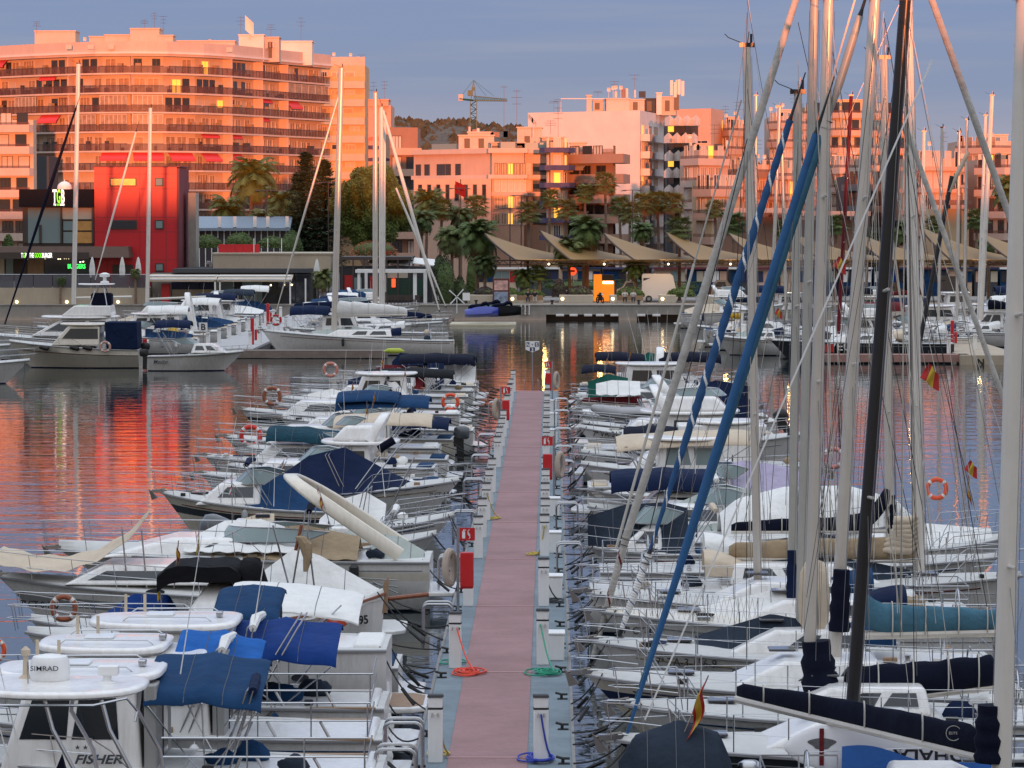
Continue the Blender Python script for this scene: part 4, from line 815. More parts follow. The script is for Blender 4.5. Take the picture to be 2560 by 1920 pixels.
# ------------------------------------------------ tensile canopies
SAILM = mat('tan_tensile_fabric', (.30, .175, .06), .6, var=.06, bump=.1)
def canopies():
    starts = [(1212, 577), (1350, 570), (1510, 577), (1665, 575), (1822, 577), (1975, 575), (2130, 572), (2300, 560), (2450, 577)]
    for k, (a, p) in enumerate(starts):
        p += 5; Y = 350.; x = lambda px, YY=Y: wx(px, YY); lab = 'tan tensile canopy with a raised curling tip, ' + ORD[k] + ' from the left'
        t = Th('tensile_canopy', lab, 'canopy', (x(a + 100), Y, GZ), 'tensile canopies over the promenade')
        def fn(u, v):
            # u along, v from front lower edge to the rear upper edge
            px = a + 300 * u; tp = p + (646 - p) * (1 - (1 - u) ** 1.9); uu = min(1, u / .28)
            pxl = a + (78 * uu if u < .28 else 78 + 222 * (u - .28) / .72); bp = p + (649 - p) * (uu ** .8 if u < .28 else 1)
            Yb, Yt = 344.5, 354.5; A = at(pxl, bp, Yb + 3 * (1 - uu)); B = at(px, tp, Yt - 4 * (1 - u)); q = A.lerp(B, v); q.z -= .9 * math.sin(math.pi * v) * min(1, u * 3) * .5; q.y -= 1.0 * math.sin(math.pi * v) * (1 - u)
            return q
        m = t.mb(); m.grid(fn, 26, 10, .04); m.build('fabric', SAILM, t.o, smooth=60)
        m = t.mb(); pts = [fn(.28 * i / 10, 0) - V((0, .15, .08)) for i in range(11)]; m.tube(pts, .09, 6); q2 = [p_ + V((.35, 0, -.35)) * (1 - abs(i / 5 - 1)) for i, p_ in enumerate(pts)]; m.tube(q2, .05, 5)
        for i in range(1, 10, 2): m.tube([pts[i], q2[i + 1]], .03, 4); m.tube([pts[i], q2[i]], .03, 4)
        m.build('arch_truss', FRD, t.o)
        m = t.mb(); z0, z1 = wz(662, 346), wz(651, 346); X0, X1 = wx(a + 20, 346), wx(a + 176, 346); m.tube([(X0, 346, z0), (X1, 346, z0)], .06, 5); m.tube([(X0, 346, z1), (X1, 346, z1)], .06, 5); N = 12
        for i in range(N): c0 = X0 + (X1 - X0) * i / N; c1 = X0 + (X1 - X0) * (i + 1) / N; m.tube([(c0, 346, z0 if i % 2 else z1), (c1, 346, z1 if i % 2 else z0)], .035, 4)
        m.build('edge_truss', FRD, t.o, smooth=0)
        m = t.mb(); m.box(x(a + 108) - .13, x(a + 108) + .13, 348, 348.3, GZ, wz(652, 348)); m.build('column', mat('rusty_column', (.10, .05, .035), .7), t.o, smooth=0)
        m = t.mb(); m.ball((wx(a + 160, 346), 345.6, wz(660, 346)), .10, 8, 5); lp = m.build('lamp', LAMPW, t.o)
        if k < 8:
            l = bpy.data.lights.new('canopy_lamp', 'POINT'); l.energy = 130; l.color = (1, .6, .2); l.shadow_soft_size = .25; lo = bpy.data.objects.new('canopy_lamp', l); COL.objects.link(lo); lo.parent = t.o; lo.location = V((wx(a + 150, 343), 343.2, wz(648, 343))) - t.loc
canopies()
# ------------------------------------------------ shops behind the canopies
def shops():
    Y = 372; r = random.Random(6); x = lambda p: wx(p, Y); z = lambda p: wz(p, Y)
    cols = [GLASSG, WHITE, RED, NAVYI, BLUEC, BEI, ROYAL, GLD, SAL]
    i = 0; px = 1195
    ORDW = ['pale', 'wide', 'narrow']
    while px < 2560:
        w = r.choice([60, 80, 100]); t = Th('kiosk', 'low shop kiosk with a coloured front under the canopies, ' + ORD[i] + ' from the left', 'kiosk', (x(px), Y, GZ), 'shop kiosks under the canopies')
        m = t.mb(); m.box(x(px), x(px + w) - .1, Y, Y + 3, GZ, z(672)); m.build('wall', r.choice([CRM, PINK, GRYD, BLUEC]), t.o, smooth=0)
        n = max(2, int(w / 18)); h0 = z(705)
        for k in range(n): m = t.mb(); a = px + 3 + k * (w - 4) / n; m.box(x(a), x(a + w / n - 3), Y - .06, Y - .004, h0, z(678)); m.build('shop_window', r.choice(cols), t.o, smooth=0)
        m = t.mb(); m.box(x(px) - .1, x(px + w), Y - .5, Y + .0, z(673) + .003, z(668)); m.build('fascia', r.choice([AWS, REDS, NAVYI, WHITE]), t.o, smooth=0)
        px += w + 4; i += 1
shops()
# ------------------------------------------------ quay furniture, vehicles, people
def quay_furniture():
    Y = 341.; x = lambda p: wx(p, Y); z = lambda p: wz(p, Y); G = GZ + .06
    for i, (a, c, lab) in enumerate(((1147, 1232, 'left of the info totem'), (1275, 1292, 'short, left of the couple in dark clothes'), (1398, 1483, 'long, holding the mauve hedge'), (1524, 1542, 'short, left of the sitters in white'), (1648, 1690, 'right of the white van'), (1745, 1830, 'behind the white motor cruiser bows'))):
        t = Th('stone_planter', 'pale stone planter wall ' + lab, 'planter', (x(a), Y, G), 'stone planters on the quay')
        m = t.mb(); m.box(x(a), x(c), Y, Y + 2.6, G, z(738)); m.build('stone_wall', BEI, t.o, bevel=.02)
        if i: 
            m = t.mb(); cx = x(a + 8 if i != 1 else 1281); m.tube([(cx, Y - .05, z(747)), (cx, Y - .004, z(747))], .14, 12); m.build('round_light', LAMPW, t.o)
    for i, (a, c, lab) in enumerate(((1293, 1358, 'couple in dark clothes'), (1543, 1608, 'two people in white'))):
        t = Th('stone_bench', 'stone bench with timber back carrying the ' + lab, 'bench', (x(a), Y, G)); m = t.mb(); m.box(x(a), x(c), Y - .1, Y + .6, G, z(752)); m.build('seat', BEI, t.o, smooth=0, bevel=.01); m = t.mb(); m.box(x(a), x(c), Y + .6, Y + .7, G, z(739)); m.build('backrest', TEAK, t.o, smooth=0)
    # info totem
    t = Th('information_totem', 'tall rust-framed totem with two pictures of the harbour on the quay', 'sign', (x(1253), Y - .6, G)); m = t.mb(); m.box(x(1232), x(1274), Y - .7, Y - .4, G, z(696)); m.build('frame', mat('rust_frame', (.12, .035, .03), .6), t.o, smooth=0)
    for p, q, c in ((701, 725, (.55, .32, .28)), (729, 758, (.22, .27, .36))): m = t.mb(); m.box(x(1236), x(1270), Y - .73, Y - .705, z(q), z(p)); m.build('picture', mat('harbour_picture_' + str(p), c, .5, var=.7, scale=2.5), t.o, smooth=0)
    # small sign left
    t = Th('notice_board', 'small white notice board on two legs near the topiary', 'sign', (x(1167), Y - 2, G)); m = t.mb(); m.box(x(1158), x(1176), Y - 2, Y - 1.95, z(750), z(731)); m.build('board', WHITE, t.o, smooth=0)
    for px in (1159, 1175): m = t.mb(); m.tube([(x(px), Y - 1.9, G), (x(px), Y - 1.9, z(735))], .025, 5); m.build('leg', STEEL, t.o)
    # round red sign, orange kiosk
    t = Th('road_sign', 'round red-lit traffic sign on a pole between the palms', 'sign', (x(1431), 352, G)); X = wx(1431, 352); m = t.mb(); m.tube([(X, 352, G), (X, 352, wz(690, 352))], .04, 6); m.build('pole', STEEL, t.o); m = t.mb(); m.tube([(X, 351.9, wz(678, 352)), (X, 351.94, wz(678, 352))], .40, 24); m.build('disc', LAMPR, t.o)
    m = t.mb(); m.box(X - .24, X + .24, 351.86, 351.895, wz(680, 352), wz(675, 352)); m.build('bar', FLAGR, t.o)
    t = Th('food_kiosk', 'glowing orange food kiosk cart beside the motorcycle', 'kiosk', (x(1508), 350, G)); xx = lambda p: wx(p, 350); zz = lambda p: wz(p, 350)
    m = t.mb(); m.box(xx(1484), xx(1504), 349.6, 351, G, zz(686)); m.build('side_panel', LAMPO, t.o); m = t.mb(); m.box(xx(1504) + .01, xx(1535), 349.8, 351, G, zz(702)); m.build('counter', LAMPO, t.o); m = t.mb(); m.box(xx(1505), xx(1534), 349.7, 351, zz(700), zz(687)); m.build('screen', FRD, t.o)
    m = t.mb(); m.box(xx(1507), xx(1532), 349.74, 349.79, zz(709), zz(703)); m.build('menu_strip', LAMPW, t.o)
    # street lamps
    for i, (px, p0, Yl, lab) in enumerate(((1303, 488, 395, 'behind the first canopy'), (1580, 475, 392, 'with twin arms before the white gable'), (1148, 470, 380, 'beside the dusty palm'), (1275, 520, 390, 'thin, left of the beige bay'), (260, 520, 380, 'behind the leaning left mast'), (668, 475, 388, 'with a T-shaped head among the date palms'), (822, 455, 378, 'in front of the Norfolk pines'), (2060, 480, 380, 'between the silver masts'), (2400, 470, 380, 'near the small tiled arcade'))):
        X = wx(px, Yl); h = wz(p0, Yl) - GZ; t = thing('street_lamp', 'thin street lamp ' + lab, 'street lamp', (X, Yl, GZ), 0, 'street lamps'); m = MB(); m.tube([(0, 0, 0), (0, 0, h)], [.08, .05], 6); m.build('pole', FRD, t); m = MB(); m.tube([(-1.1, 0, h - .05), (0, 0, h), (1.1, 0, h - .05)], .04, 4); m.box(-1.3, -.7, -.12, .12, h - .13, h - .06); m.box(.7, 1.3, -.12, .12, h - .13, h - .06); m.build('lamp_head', GRYD, t, smooth=0)
    # flags
    t = thing('flagpole', 'flagpole with drooping red banners left of the modern block', 'flagpole', (wx(1152, 392), 392, GZ)); m = MB(); h = wz(448, 392) - GZ; m.tube([(0, 0, 0), (0, 0, h)], .06, 6); m.build('pole', FRD, t); m = MB(); m.grid(lambda u, v: (u * 1.1 - .6, .1 * math.sin(u * 9), h - .2 - v * 1.3 - u * .5), 8, 5, .02); m.build('flag', FLAGR, t)
quay_furniture()
def car_like(name, label, cat, px0, px1, p0, p1, Y, kind, col, rz=0):
    x0, x1 = wx(px0, Y), wx(px1, Y); L_ = x1 - x0; zb = GZ + .06; H = wz(p0, Y) - zb; c = (x0 + x1) / 2; t = thing(name, label, cat, (c, Y, zb), rz); hw = .88; l = L_ / 2
    m = MB()
    if kind == 'van': prof = [(-l, .35), (-l, H * .96), (-l + .15, H), (l * .55, H), (l * .72, H * .93), (l * .84, H * .55), (l * .98, H * .45), (l, .35)]
    else: prof = [(-l, .35), (-l * .99, H * .62), (-l * .72, H * .68), (-l * .42, H * .98), (l * .2, H), (l * .5, H * .7), (l * .93, H * .58), (l, .4)]
    if kind == 'car': prof = [(-a, b) for a, b in prof[::-1]]
    n = len(prof); m.loft([[(a * .995, -hw * (1 if b < H * .6 else .86), b) for a, b in prof], [(a, -hw * (.98 if b < H * .6 else .84), b) for a, b in prof], [(a, hw, b) for a, b in prof]]); m.build('body', col, t, bevel=.04)
    m = MB(); y = -hw * .9 - .02
    if kind == 'van':
        m.box(-l * .93, -l * .45, -hw * .86 - .035, -hw * .86 - .012, H * .55, H * .85); m.build('window', GLD, t); m = MB(); m.box(l * .3, l * .62, -hw * .86 - .035, -hw * .86 - .012, H * .52, H * .85); m.build('window', GLD, t); m = MB(); m.box(-l - .03, -l - .004, -hw * .7, hw * .7, H * .55, H * .85); m.build('rear_window', GLD, t)
    else:
        m.hexa([(-l * .42, y - .01, H * .68), (l * .36, y - .01, H * .68), (l * .36, y + .03, H * .68), (-l * .42, y + .03, H * .68), (-l * .18, -hw * .86 - .03, H * .92), (l * .28, -hw * .86 - .03, H * .92), (l * .28, -hw * .86, H * .92), (-l * .18, -hw * .86, H * .92)]); m.build('window', GLD, t)
    for s in (-.62, .62):
        m = MB(); m.tube([(l * s, -hw - .02, .33), (l * s, -hw + .2, .33)], .33, 16); w = m.build('wheel', RUB, t); m = MB(); m.tube([(l * s, -hw - .03, .33), (l * s, -hw - .021, .33)], .19, 12); m.build('rim', STEEL, w)
    m = MB(); m.box(l * .9 if kind == 'van' else -l * .99, l * .96 if kind == 'van' else -l * .93, -hw - .01, -hw + .15, H * .34, H * .44); m.build('headlight', REFL, t); return t
def people_and_vehicles():
    car_like('parked_van', 'white panel van with dark side window parked behind the quay planters', 'van', 1604, 1694, 684, 750, 346.5, 'van', mat('white_van_paint', (.72, .66, .64), .35, coat=.5, var=.03))
    car_like('parked_car', 'small white hatchback parked left of the panel van', 'car', 1540, 1604, 702, 735, 349, 'car', mat('white_van_paint'))
    car_like('parked_car', 'light grey car half hidden behind the hedge right of the van', 'car', 1760, 1840, 700, 735, 352, 'car', mat('grey_car_paint', (.3, .3, .32), .3, .3, coat=.5))
    car_like('parked_van', 'dark van with lit rear behind the black mast', 'van', 2345, 2420, 690, 745, 348, 'van', mat('dark_van_paint', (.03, .03, .04), .3, coat=.5))
    car_like('parked_car', 'dark car parked behind the planter near the white mast', 'car', 2180, 2260, 705, 738, 352, 'car', mat('dark_van_paint'))
    car_like('parked_car', 'silver car on the terrace road beside the beige building', 'car', 508, 536, 652, 678, 352, 'car', mat('grey_car_paint'))
    # motorcycles
    for i, (px, Y, lab) in enumerate(((1500, 341.5, 'black motorcycle with round headlamp at the planter gap'), (1288, 347, 'dark scooter parked among the hedges behind the totem'))):
        t = thing('motorcycle', lab, 'motorcycle', (wx(px, Y), Y, GZ + .06), -1.2 + i)
        for a in (-.65, .65): m = MB(); m.tube([(a + .28 * math.cos(k * .524), 0, .3 + .28 * math.sin(k * .524)) for k in range(12)], .06, 6, closed=True); m.build('wheel', RUB, t)
        m = MB(); m.tube([(-.6, 0, .75), (-.2, 0, .72), (.1, 0, .9), (.35, 0, .85)], [.1, .14, .17, .1], 8); m.tube([(.65, 0, .3), (.4, 0, .95)], .04, 6); m.tube([(-.65, 0, .3), (0, 0, .4), (.3, 0, .7)], .08, 6); m.tube([(.35, -.32, 1.0), (.42, 0, .98), (.35, .32, 1.0)], .025, 6); m.box(-.15, .25, -.15, .15, .25, .6); m.build('body', RUB, t)
        m = MB(); m.ball((.55, 0, .85), .1, 8, 6); m.build('headlight', REFL, t)
    def sitter(px, label, shirt, trous, seed, skin=(.33, .18, .12), hair=(.02, .015, .012)):
        Y = 340.75; x = wx(px, Y); t = thing('person', label, 'person', (x, Y, GZ + .06), 0, 'people sitting on the quay benches'); sk = mat('skin_%d' % seed, skin, .6)
        S = .52
        m = MB(); m.tube([(0, .12, S + .04), (0, .10, S + .25), (0, .08, S + .45), (0, .07, S + .56), (0, .06, S + .62)], [.16, .15, .19, .12, .055], 10, flat=.7); m.tube([(0, .06, S + .6), (0, .05, S + .68)], .05, 8)
        m.ball((0, .03, S + .78), .105, 10, 8, (.85, 1, 1.12)); m.ball((0, -.08, S + .77), .018, 6, 4)
        for s in (-1, 1):
            m.tube([(s * .19, .08, S + .5), (s * .25, .02, S + .27), (s * .14, -.22, S + .17)], [.055, .045, .035], 8)
            for f in range(5): m.tube([(s * .14 - s * .02 * (f - 2), -.22, S + .17), (s * .12 - s * .018 * (f - 2), -.29 - (.012 if f == 2 else 0), S + .15), (s * .115 - s * .016 * (f - 2), -.32, S + .12)], .009, 5)
            m.tube([(s * .09, .1, S + .06), (s * .12, -.35, S + .04), (s * .12, -.38, S - .4)], [.085, .065, .045], 8); m.tube([(s * .12, -.36, .06), (s * .13, -.52, .04)], [.05, .035], 6)
        b = m.build('body', sk, t)
        m = MB(); m.tube([(0, .12, S + .02), (0, .10, S + .25), (0, .08, S + .45), (0, .07, S + .575)], [.175, .165, .205, .10], 10, flat=.72)
        for s in (-1, 1): m.tube([(s * .17, .08, S + .52), (s * .25, .03, S + .29)], [.075, .062], 8)
        m.build('shirt', shirt, t); m = MB()
        for s in (-1, 1): m.tube([(s * .08, .14, S + .06), (s * .12, -.35, S + .045), (s * .12, -.385, S - .32)], [.10, .08, .06], 8)
        m.build('trousers', trous, t); m = MB(); m.ball((0, .055, S + .82), .112, 10, 8, (.92, .98, 1.0)); m.build('hair', mat('hair_%d' % seed, hair, .8), t)
        m = MB()
        for s in (-1, 1): m.ball((s * .035, -.075, S + .79), .012, 6, 4)
        m.build('eyes', BLACK, t)
    wsh, dsh, bl = mat('white_shirt', (.6, .55, .52), .8), mat('black_shirt', (.02, .02, .025), .8), mat('dark_jeans', (.03, .035, .05), .8)
    sitter(1320, 'person in a black top sitting left on the bench near the totem', dsh, bl, 1, hair=(.12, .06, .02)); sitter(1337, 'person in black with pale trousers sitting right on the bench near the totem', dsh, mat('pale_trousers', (.4, .38, .35), .8), 2)
    sitter(1562, 'person in white shirt and black trousers, left of the pair by the van', wsh, dsh, 3); sitter(1583, 'person in white shirt and dark jeans, right of the bench pair by the van', wsh, bl, 4)
people_and_vehicles()
# ------------------------------------------------ boats: builder
SEAM = mat('canvas_seam_thread', (.12, .13, .15), .9, var=0)
def lerp(a, b, t): return a + (b - a) * t
class Boat:
    """x runs to the bow, y to port, z up; D = distance of the centre line; sx = pixel of the stern (or inboard) end, bx = pixel of the bow at gunwale"""
    def __init__(s, name, label, cat, D, sx, bx, B=2.9, fb=1.5, fs=1.0, rake=1.2, group=None, tilt=0., sw=.86):
        X0, X1 = wx(sx, D), wx(bx, D); s.L = abs(X1 - X0); s.dir = 1 if X1 > X0 else -1; s.D = D; s.xc = (X0 + X1) / 2
        s.B = B; s.fb = fb; s.fs = fs; s.rake = rake; s.sw = sw
        s.o = thing(name, label, cat, (s.xc, D, 0), (0 if s.dir > 0 else math.pi) + R(tilt), group); s.n = 0; s.used = []
    def lx(s, px, dy=0): return (wx(px, s.D + dy) - s.xc) * s.dir
    def lz(s, py, dy=0): return at(1376, py, s.D + dy).z
    def near(s): return -1 if s.dir > 0 else 1       # local y sign that faces the camera
    def hw(s, t):
        t = max(0., min(1., t))
        return s.B / 2 * (lerp(s.sw, 1, min(1, t / .4)) if t < .4 else max(.012, (1 - ((t - .4) / .6) ** 2.3)) ** .85)
    def sheer(s, t): return s.fs + (s.fb - s.fs) * max(0, t) ** 1.7
    def T(s, x): return (x + s.L / 2) / s.L
    def gx(s, t, h=1.): return -s.L / 2 + (s.L - s.rake * (1 - h)) * t
    def hull(s, m=GEL, stripe=None, boot=NAVYI, n=20, band=(.62, .78), rub=None, transom=None):
        rows = [(-.28, .0), (-.02, .62), (.06, .70), (band[0], .90), (band[1], .95), (1., 1.)]
        mb = MB(); rings = []
        for i in range(n + 1):
            t = (i / n) ** .85; sh = s.sheer(t); r = []
            for side in (-1, 1):
                rr = []
                for h, w in rows:
                    z = h if h < .1 else h * sh; hf = max(0, h); ww = s.hw(t) * (w if t < .45 else lerp(w, w ** 2.4, (t - .45) / .55)); rr.append(V((s.gx(t, max(0, min(1, hf))), side * ww, z)))
                r += rr if side < 0 else rr[::-1][0:]
            rings.append(r)
        k = len(rows)
        def mi(i, j): j = j if j < k else 2 * k - 2 - j; return 1 if (stripe and j == 3) else 2 if j in (0, 1) else 0
        mb.loft(rings, closed=False, mis=mi); r0 = rings[0]; mb.mi = 0; mb.add(r0, [tuple(range(len(r0)))])
        mb.build('hull', [m, stripe or m, boot], s.o, smooth=40)
        g = [[V((s.gx(t), sd * (s.hw(t) + .012), s.sheer(t) - .03)) for t in [i / 24 for i in range(25)]] for sd in (-1, 1)]
        mb = MB(); mb.tube(g[0] + g[1][::-1], .035, 5); mb.build('rubbing_strake', rub or mat('grey_strake', (.25, .25, .26), .5), s.o)
        return s
    def deck(s, tc=.42, m=None, floor=.35, crown=.10, n=22, cock=True, inner=.80):
        m = m or DECK; mb = MB(); vs = [-1, -inner, -inner + .001, -.4, 0, .4, inner - .001, inner, 1]
        fz = s.fs - (.55 if floor is None else floor)
        def fn(u, v):
            t = [0, .015, .0151][int(u * n)] if u * n < 2.5 else .0151 + (tc - .0151) * (u * n - 2) / 8 if u * n < 10.5 else tc + .0005 + (1 - tc) * (u * n - 11) / (n - 11)
            t = min(t, .995); j = int(round(v * 8)); q = vs[j]; z = s.sheer(t) + crown * (1 - q * q) * (1 if t > tc else .3)
            if cock and .015 < t <= tc and 2 <= j <= 6: z = fz
            return (s.gx(t), s.hw(t) * q * .985, z)
        mb.grid(fn, n, 8); mb.build('deck', m, s.o, smooth=30); return s
    def block(s, x0, x1, z0, z1, w0, w1, name='cabin', m=GEL, rf=.0, rb=.0, bev=.06, win=None, wm=GLASS, wz=(.35, .8), nose=1., top=None, front=True, roofm=None):
        """x0 aft, x1 forward. rf, rb: how far the top is pulled in at the front and the back; nose: front width factor"""
        b = [V((x0, -w0, z0)), V((x1, -w0 * nose, z0)), V((x1, w0 * nose, z0)), V((x0, w0, z0)), V((x0 + rb, -w1, z1)), V((x1 - rf, -w1 * nose, top or z1)), V((x1 - rf, w1 * nose, top or z1)), V((x0 + rb, w1, z1))]
        o = MB().hexa(b).build(name, m, s.o, bevel=bev, seg=3, smooth=50)
        def face(A, Bq, Cq, Dq, u0, u1, v0, v1, nm='window'):
            def q(u, v): return A.lerp(Bq, u).lerp(Dq.lerp(Cq, u), v)
            nrm = (Bq - A).cross(Dq - A).normalized() * .018; P = [q(u0, v0) + nrm, q(u1, v0) + nrm, q(u1 - .02, v1) + nrm, q(u0 + .02, v1) + nrm]
            mb = MB(); mb.prism([p - nrm * .9 for p in P], nrm * .4); mb.build(nm, wm, o, smooth=0)
        for u0, u1 in (win or []):
            face(b[0], b[1], b[5], b[4], u0, u1, wz[0], wz[1]); face(b[2], b[3], b[7], b[6], 1 - u1, 1 - u0, wz[0], wz[1])
        if win and front: 
            face(b[1], b[2], b[6], b[5], .06, .49, wz[0] * .8, .93, 'windscreen_pane'); face(b[1], b[2], b[6], b[5], .51, .94, wz[0] * .8, .93, 'windscreen_pane')
        return o
    def slab(s, x0, x1, z, w, th=.09, m=GEL, name='roof', crown=.07, tilt=0., n=2.8, lip=True, bow=1.):
        mb = MB(); N = 40; cx, lx = (x0 + x1) / 2, (x1 - x0) / 2
        def ring(k, dz):
            r = []
            for j in range(N):
                a = 2 * math.pi * j / N; c, si = math.cos(a), math.sin(a); x = abs(c) ** (2 / n) * (1 if c > 0 else -1) * k; y = abs(si) ** (2 / n) * (1 if si > 0 else -1) * k
                r.append((cx + lx * x, w * y * (1 if x < 0 else lerp(1, bow, x)), z + dz + crown * (1 - y * y) * (1 - .3 * x * x) + tilt * x * lx))
            return r
        mb.loft([ring(.94, -th), ring(1, -th * .6), ring(1, -th * .2), ring(.985, 0), ring(.93, .02), ring(.9, .012 if lip else .02), ring(.5, .012), ring(.02, .012)], True, True)
        return mb.build(name, m, s.o, smooth=45)
    def bimini(s, x0, x1, z, w=1.15, m=NAVY, sag=.05, crown=.22, drop=.10, tilt=0., frame=True, zf=None, th=.035, name='bimini', end=.07, wav=.02, ct=.07):
        r = random.Random(int(x0 * 100 + z * 10)); ph = r.random() * 6
        def fn(u, v):
            q = v * 2 - 1; x = lerp(x0, x1, u); e = abs(q) ** 7
            return (x, w * 1.12 * q * (1 - .06 * e), z + tilt * (u - .5) + crown * 1.25 * (1 - abs(q) ** 2.2) - drop * .55 * e - ct * q * s.near() + -sag * math.sin(math.pi * (u * 2 % 1)) * (1 - .4 * abs(q)) - end * ((2 * u - 1) ** 4) + wav * .5 * math.sin(u * 17 + q * 4 + ph) * (1 - abs(q) ** 3) - .05 * abs(2 * u - 1) ** 9)
        o = MB().grid(fn, 18, 14, th).build(name, m, s.o, smooth=60)
        for u in (.33, .66): MB().tube([V(fn(u, i / 12)) + V((0, 0, .004)) for i in range(13)], .007, 4).build('seam', SEAM, o)
        mb = MB()
        if frame:
            zf = zf or s.fs + .05
            for u, du in ((.04, .45), (.5, .48), (.96, .52)):
                P = []
                for i in range(13):
                    q = -1 + 2 * i / 12; p = V(fn(u, (q + 1) / 2)); p.z -= th + .015; P.append(p)
                A = V((lerp(x0, x1, du), -w * .97, zf)); Bq = V((lerp(x0, x1, du), w * .97, zf)); mb.tube([A] + P + [Bq], .014, 5)
            mb.build('bimini_frame', STEEL, s.o)
        return o
    def roll(s, x0, x1, z0, z1, r=.11, m=NAVY, w=.9, name='rolled_bimini'):
        """furled bimini seen lengthwise, between (x0,z0) and (x1,z1)"""
        mb = MB()
        for sd in (-1, 1): pass
        N = 12; P = [V((lerp(x0, x1, i / N), 0, lerp(z0, z1, i / N) - .05 * math.sin(math.pi * i / N))) for i in range(N + 1)]
        for sd in (-.5, 0, .5): mb.grid(lambda u, v: (lerp(x0, x1, u), w * (2 * v - 1), lerp(z0, z1, u) + r * math.sin(math.pi * min(1, max(0, u))) ** .3 + .03 * math.sin(v * 20 + u * 9)), 8, 10, r * 1.6) if sd == 0 else None
        return mb.build(name, m, s.o, smooth=60)
    def tent(s, ridge, m=NAVY, w=1.0, name='cover', drop=.05, wr=.03, base=None, th=.015, pw=1.0):
        """ridge: [(x, z)...]; falls to the gunwale on both sides"""
        r = random.Random(int(ridge[0][0] * 77)); ph = [r.random() * 6 for _ in range(4)]
        xs = [p[0] for p in ridge]
        def zr(x):
            for (a, za), (b, zb) in zip(ridge, ridge[1:]):
                if (a <= x <= b) or (b <= x <= a): return lerp(za, zb, (x - a) / (b - a) if b != a else 0)
            return ridge[-1][1]
        n = max(20, len(ridge) * 8)
        def fn(u, v):
            x = lerp(ridge[0][0], ridge[-1][0], u); t = s.T(x); q = 2 * v - 1; hwv = s.hw(t) * w * 1.01; zb = (base if base is not None else s.sheer(t)) - drop; Z = zr(x)
            k = abs(q) ** pw; z = Z + (zb - Z) * k - .06 * (Z - zb) * math.sin(math.pi * abs(q)) + wr * math.sin(x * 5 + ph[0] + q * 3) * math.sin(math.pi * abs(q)) + wr * .6 * math.sin(x * 13 + ph[1]) * abs(q)
            return (x, hwv * q, z)
        o = MB().grid(fn, n, 16, th).build(name, m, s.o, smooth=50)
        for u in (.25, .5, .75): MB().tube([V(fn(u, i / 14)) + V((0, 0, .004)) for i in range(15)], .007, 4).build('seam', SEAM, o)
        return o
    def extras(s, seed, sail=False):
        r = random.Random(seed); x0 = -s.L / 2; c = r.choice([NAVYI, GREYH, BLUEC, MAROON, TANC]); sd = s.near()
        MB().tube([(s.gx(t, .8), sd * (s.hw(t) * (.955 if t < .45 else lerp(.955, .93, (t - .45) / .55)) + .012), s.sheer(t) * .82) for t in [.02 + .9 * i / 20 for i in range(21)]], .014, 4).build('pinstripe', c, s.o)
        for k in range(r.randint(1, 3)):
            x = x0 + r.uniform(.1, .42) * s.L; y = r.uniform(-.5, .5) * s.B * .6; q = r.uniform(.13, .24); m = MB(); m.ball((x, y, s.fs + .05 + q * .3), q, 9, 6, (1.3, .9, .8)); m.v = [(a + .04 * math.sin(b * 23 + c * 9), b + .03 * math.sin(a * 19), c + .05 * math.sin(a * 13 + b * 17)) for a, b, c in m.v]; m.build('canvas_bundle', r.choice([WHITEC, NAVY, BEIGEC, GREYC, BLUEC, TANC]), s.o, smooth=60)
        if r.random() < .75 and not sail:
            x = x0 + r.uniform(.22, .45) * s.L; dx = r.uniform(-.9, .9); h = r.uniform(1.0, 1.5); w = s.B * .4; z = s.fs
            for k in (0, 1): MB().tube([(x + .15 * k, -w, z), (x + dx + .1 * k, -w, z + h), (x + dx + .1 * k, w, z + h), (x + .15 * k, w, z)], .016, 5).build('folded_frame', STEEL, s.o)
            if r.random() < .7: MB().tube([(x + dx, -w, z + h), (x + dx + .04, 0, z + h + .05), (x + dx, w, z + h)], [.07, .1, .07], 8).build('rolled_canvas', r.choice([NAVY, WHITEC, BEIGEC, NAVYD, GREYC]), s.o)
        for k in range(r.randint(2, 5)): x = x0 + r.uniform(.03, .95) * s.L; t = s.T(x); MB().cbox((x, r.choice([-1, 1]) * s.hw(t) * .8, s.sheer(t) + .07), (r.uniform(.12, .3), .1, .1)).build('deck_fitting', r.choice([STEEL, RUB, GEL, TEAK]), s.o, bevel=.02)
        for k in range(r.randint(1, 3)): s.fender(x0 + r.uniform(.15, .6) * s.L, m=r.choice([RUB, NAVYI, WHITE, BLUEC, GREYH]), L_=r.uniform(.4, .55), r=.1)
        if r.random() < .5: m = MB(); x = x0 + r.uniform(.5, .75) * s.L; y = r.uniform(-.3, .3); m.lathe([(.12, 0), (.16, .04), (.15, .14), (.05, .2)], (x, y, s.sheer(s.T(x)) + .1), 12); m.build('vent_cowl', r.choice([WHITE, STEEL]), s.o)
        m = MB(); t = r.uniform(.55, .85); x = s.gx(t); m.tube([(x + .16 * math.cos(a) * (1 + .1 * (a // 6.28)), .5 * s.hw(t) + .16 * math.sin(a), s.sheer(t) + .09 + .01 * a / 6) for a in [j * .6 for j in range(32)]], .014, 4); m.build('coiled_rope', r.choice([ROPEW, ROPE, NAVYI]), s.o); return s
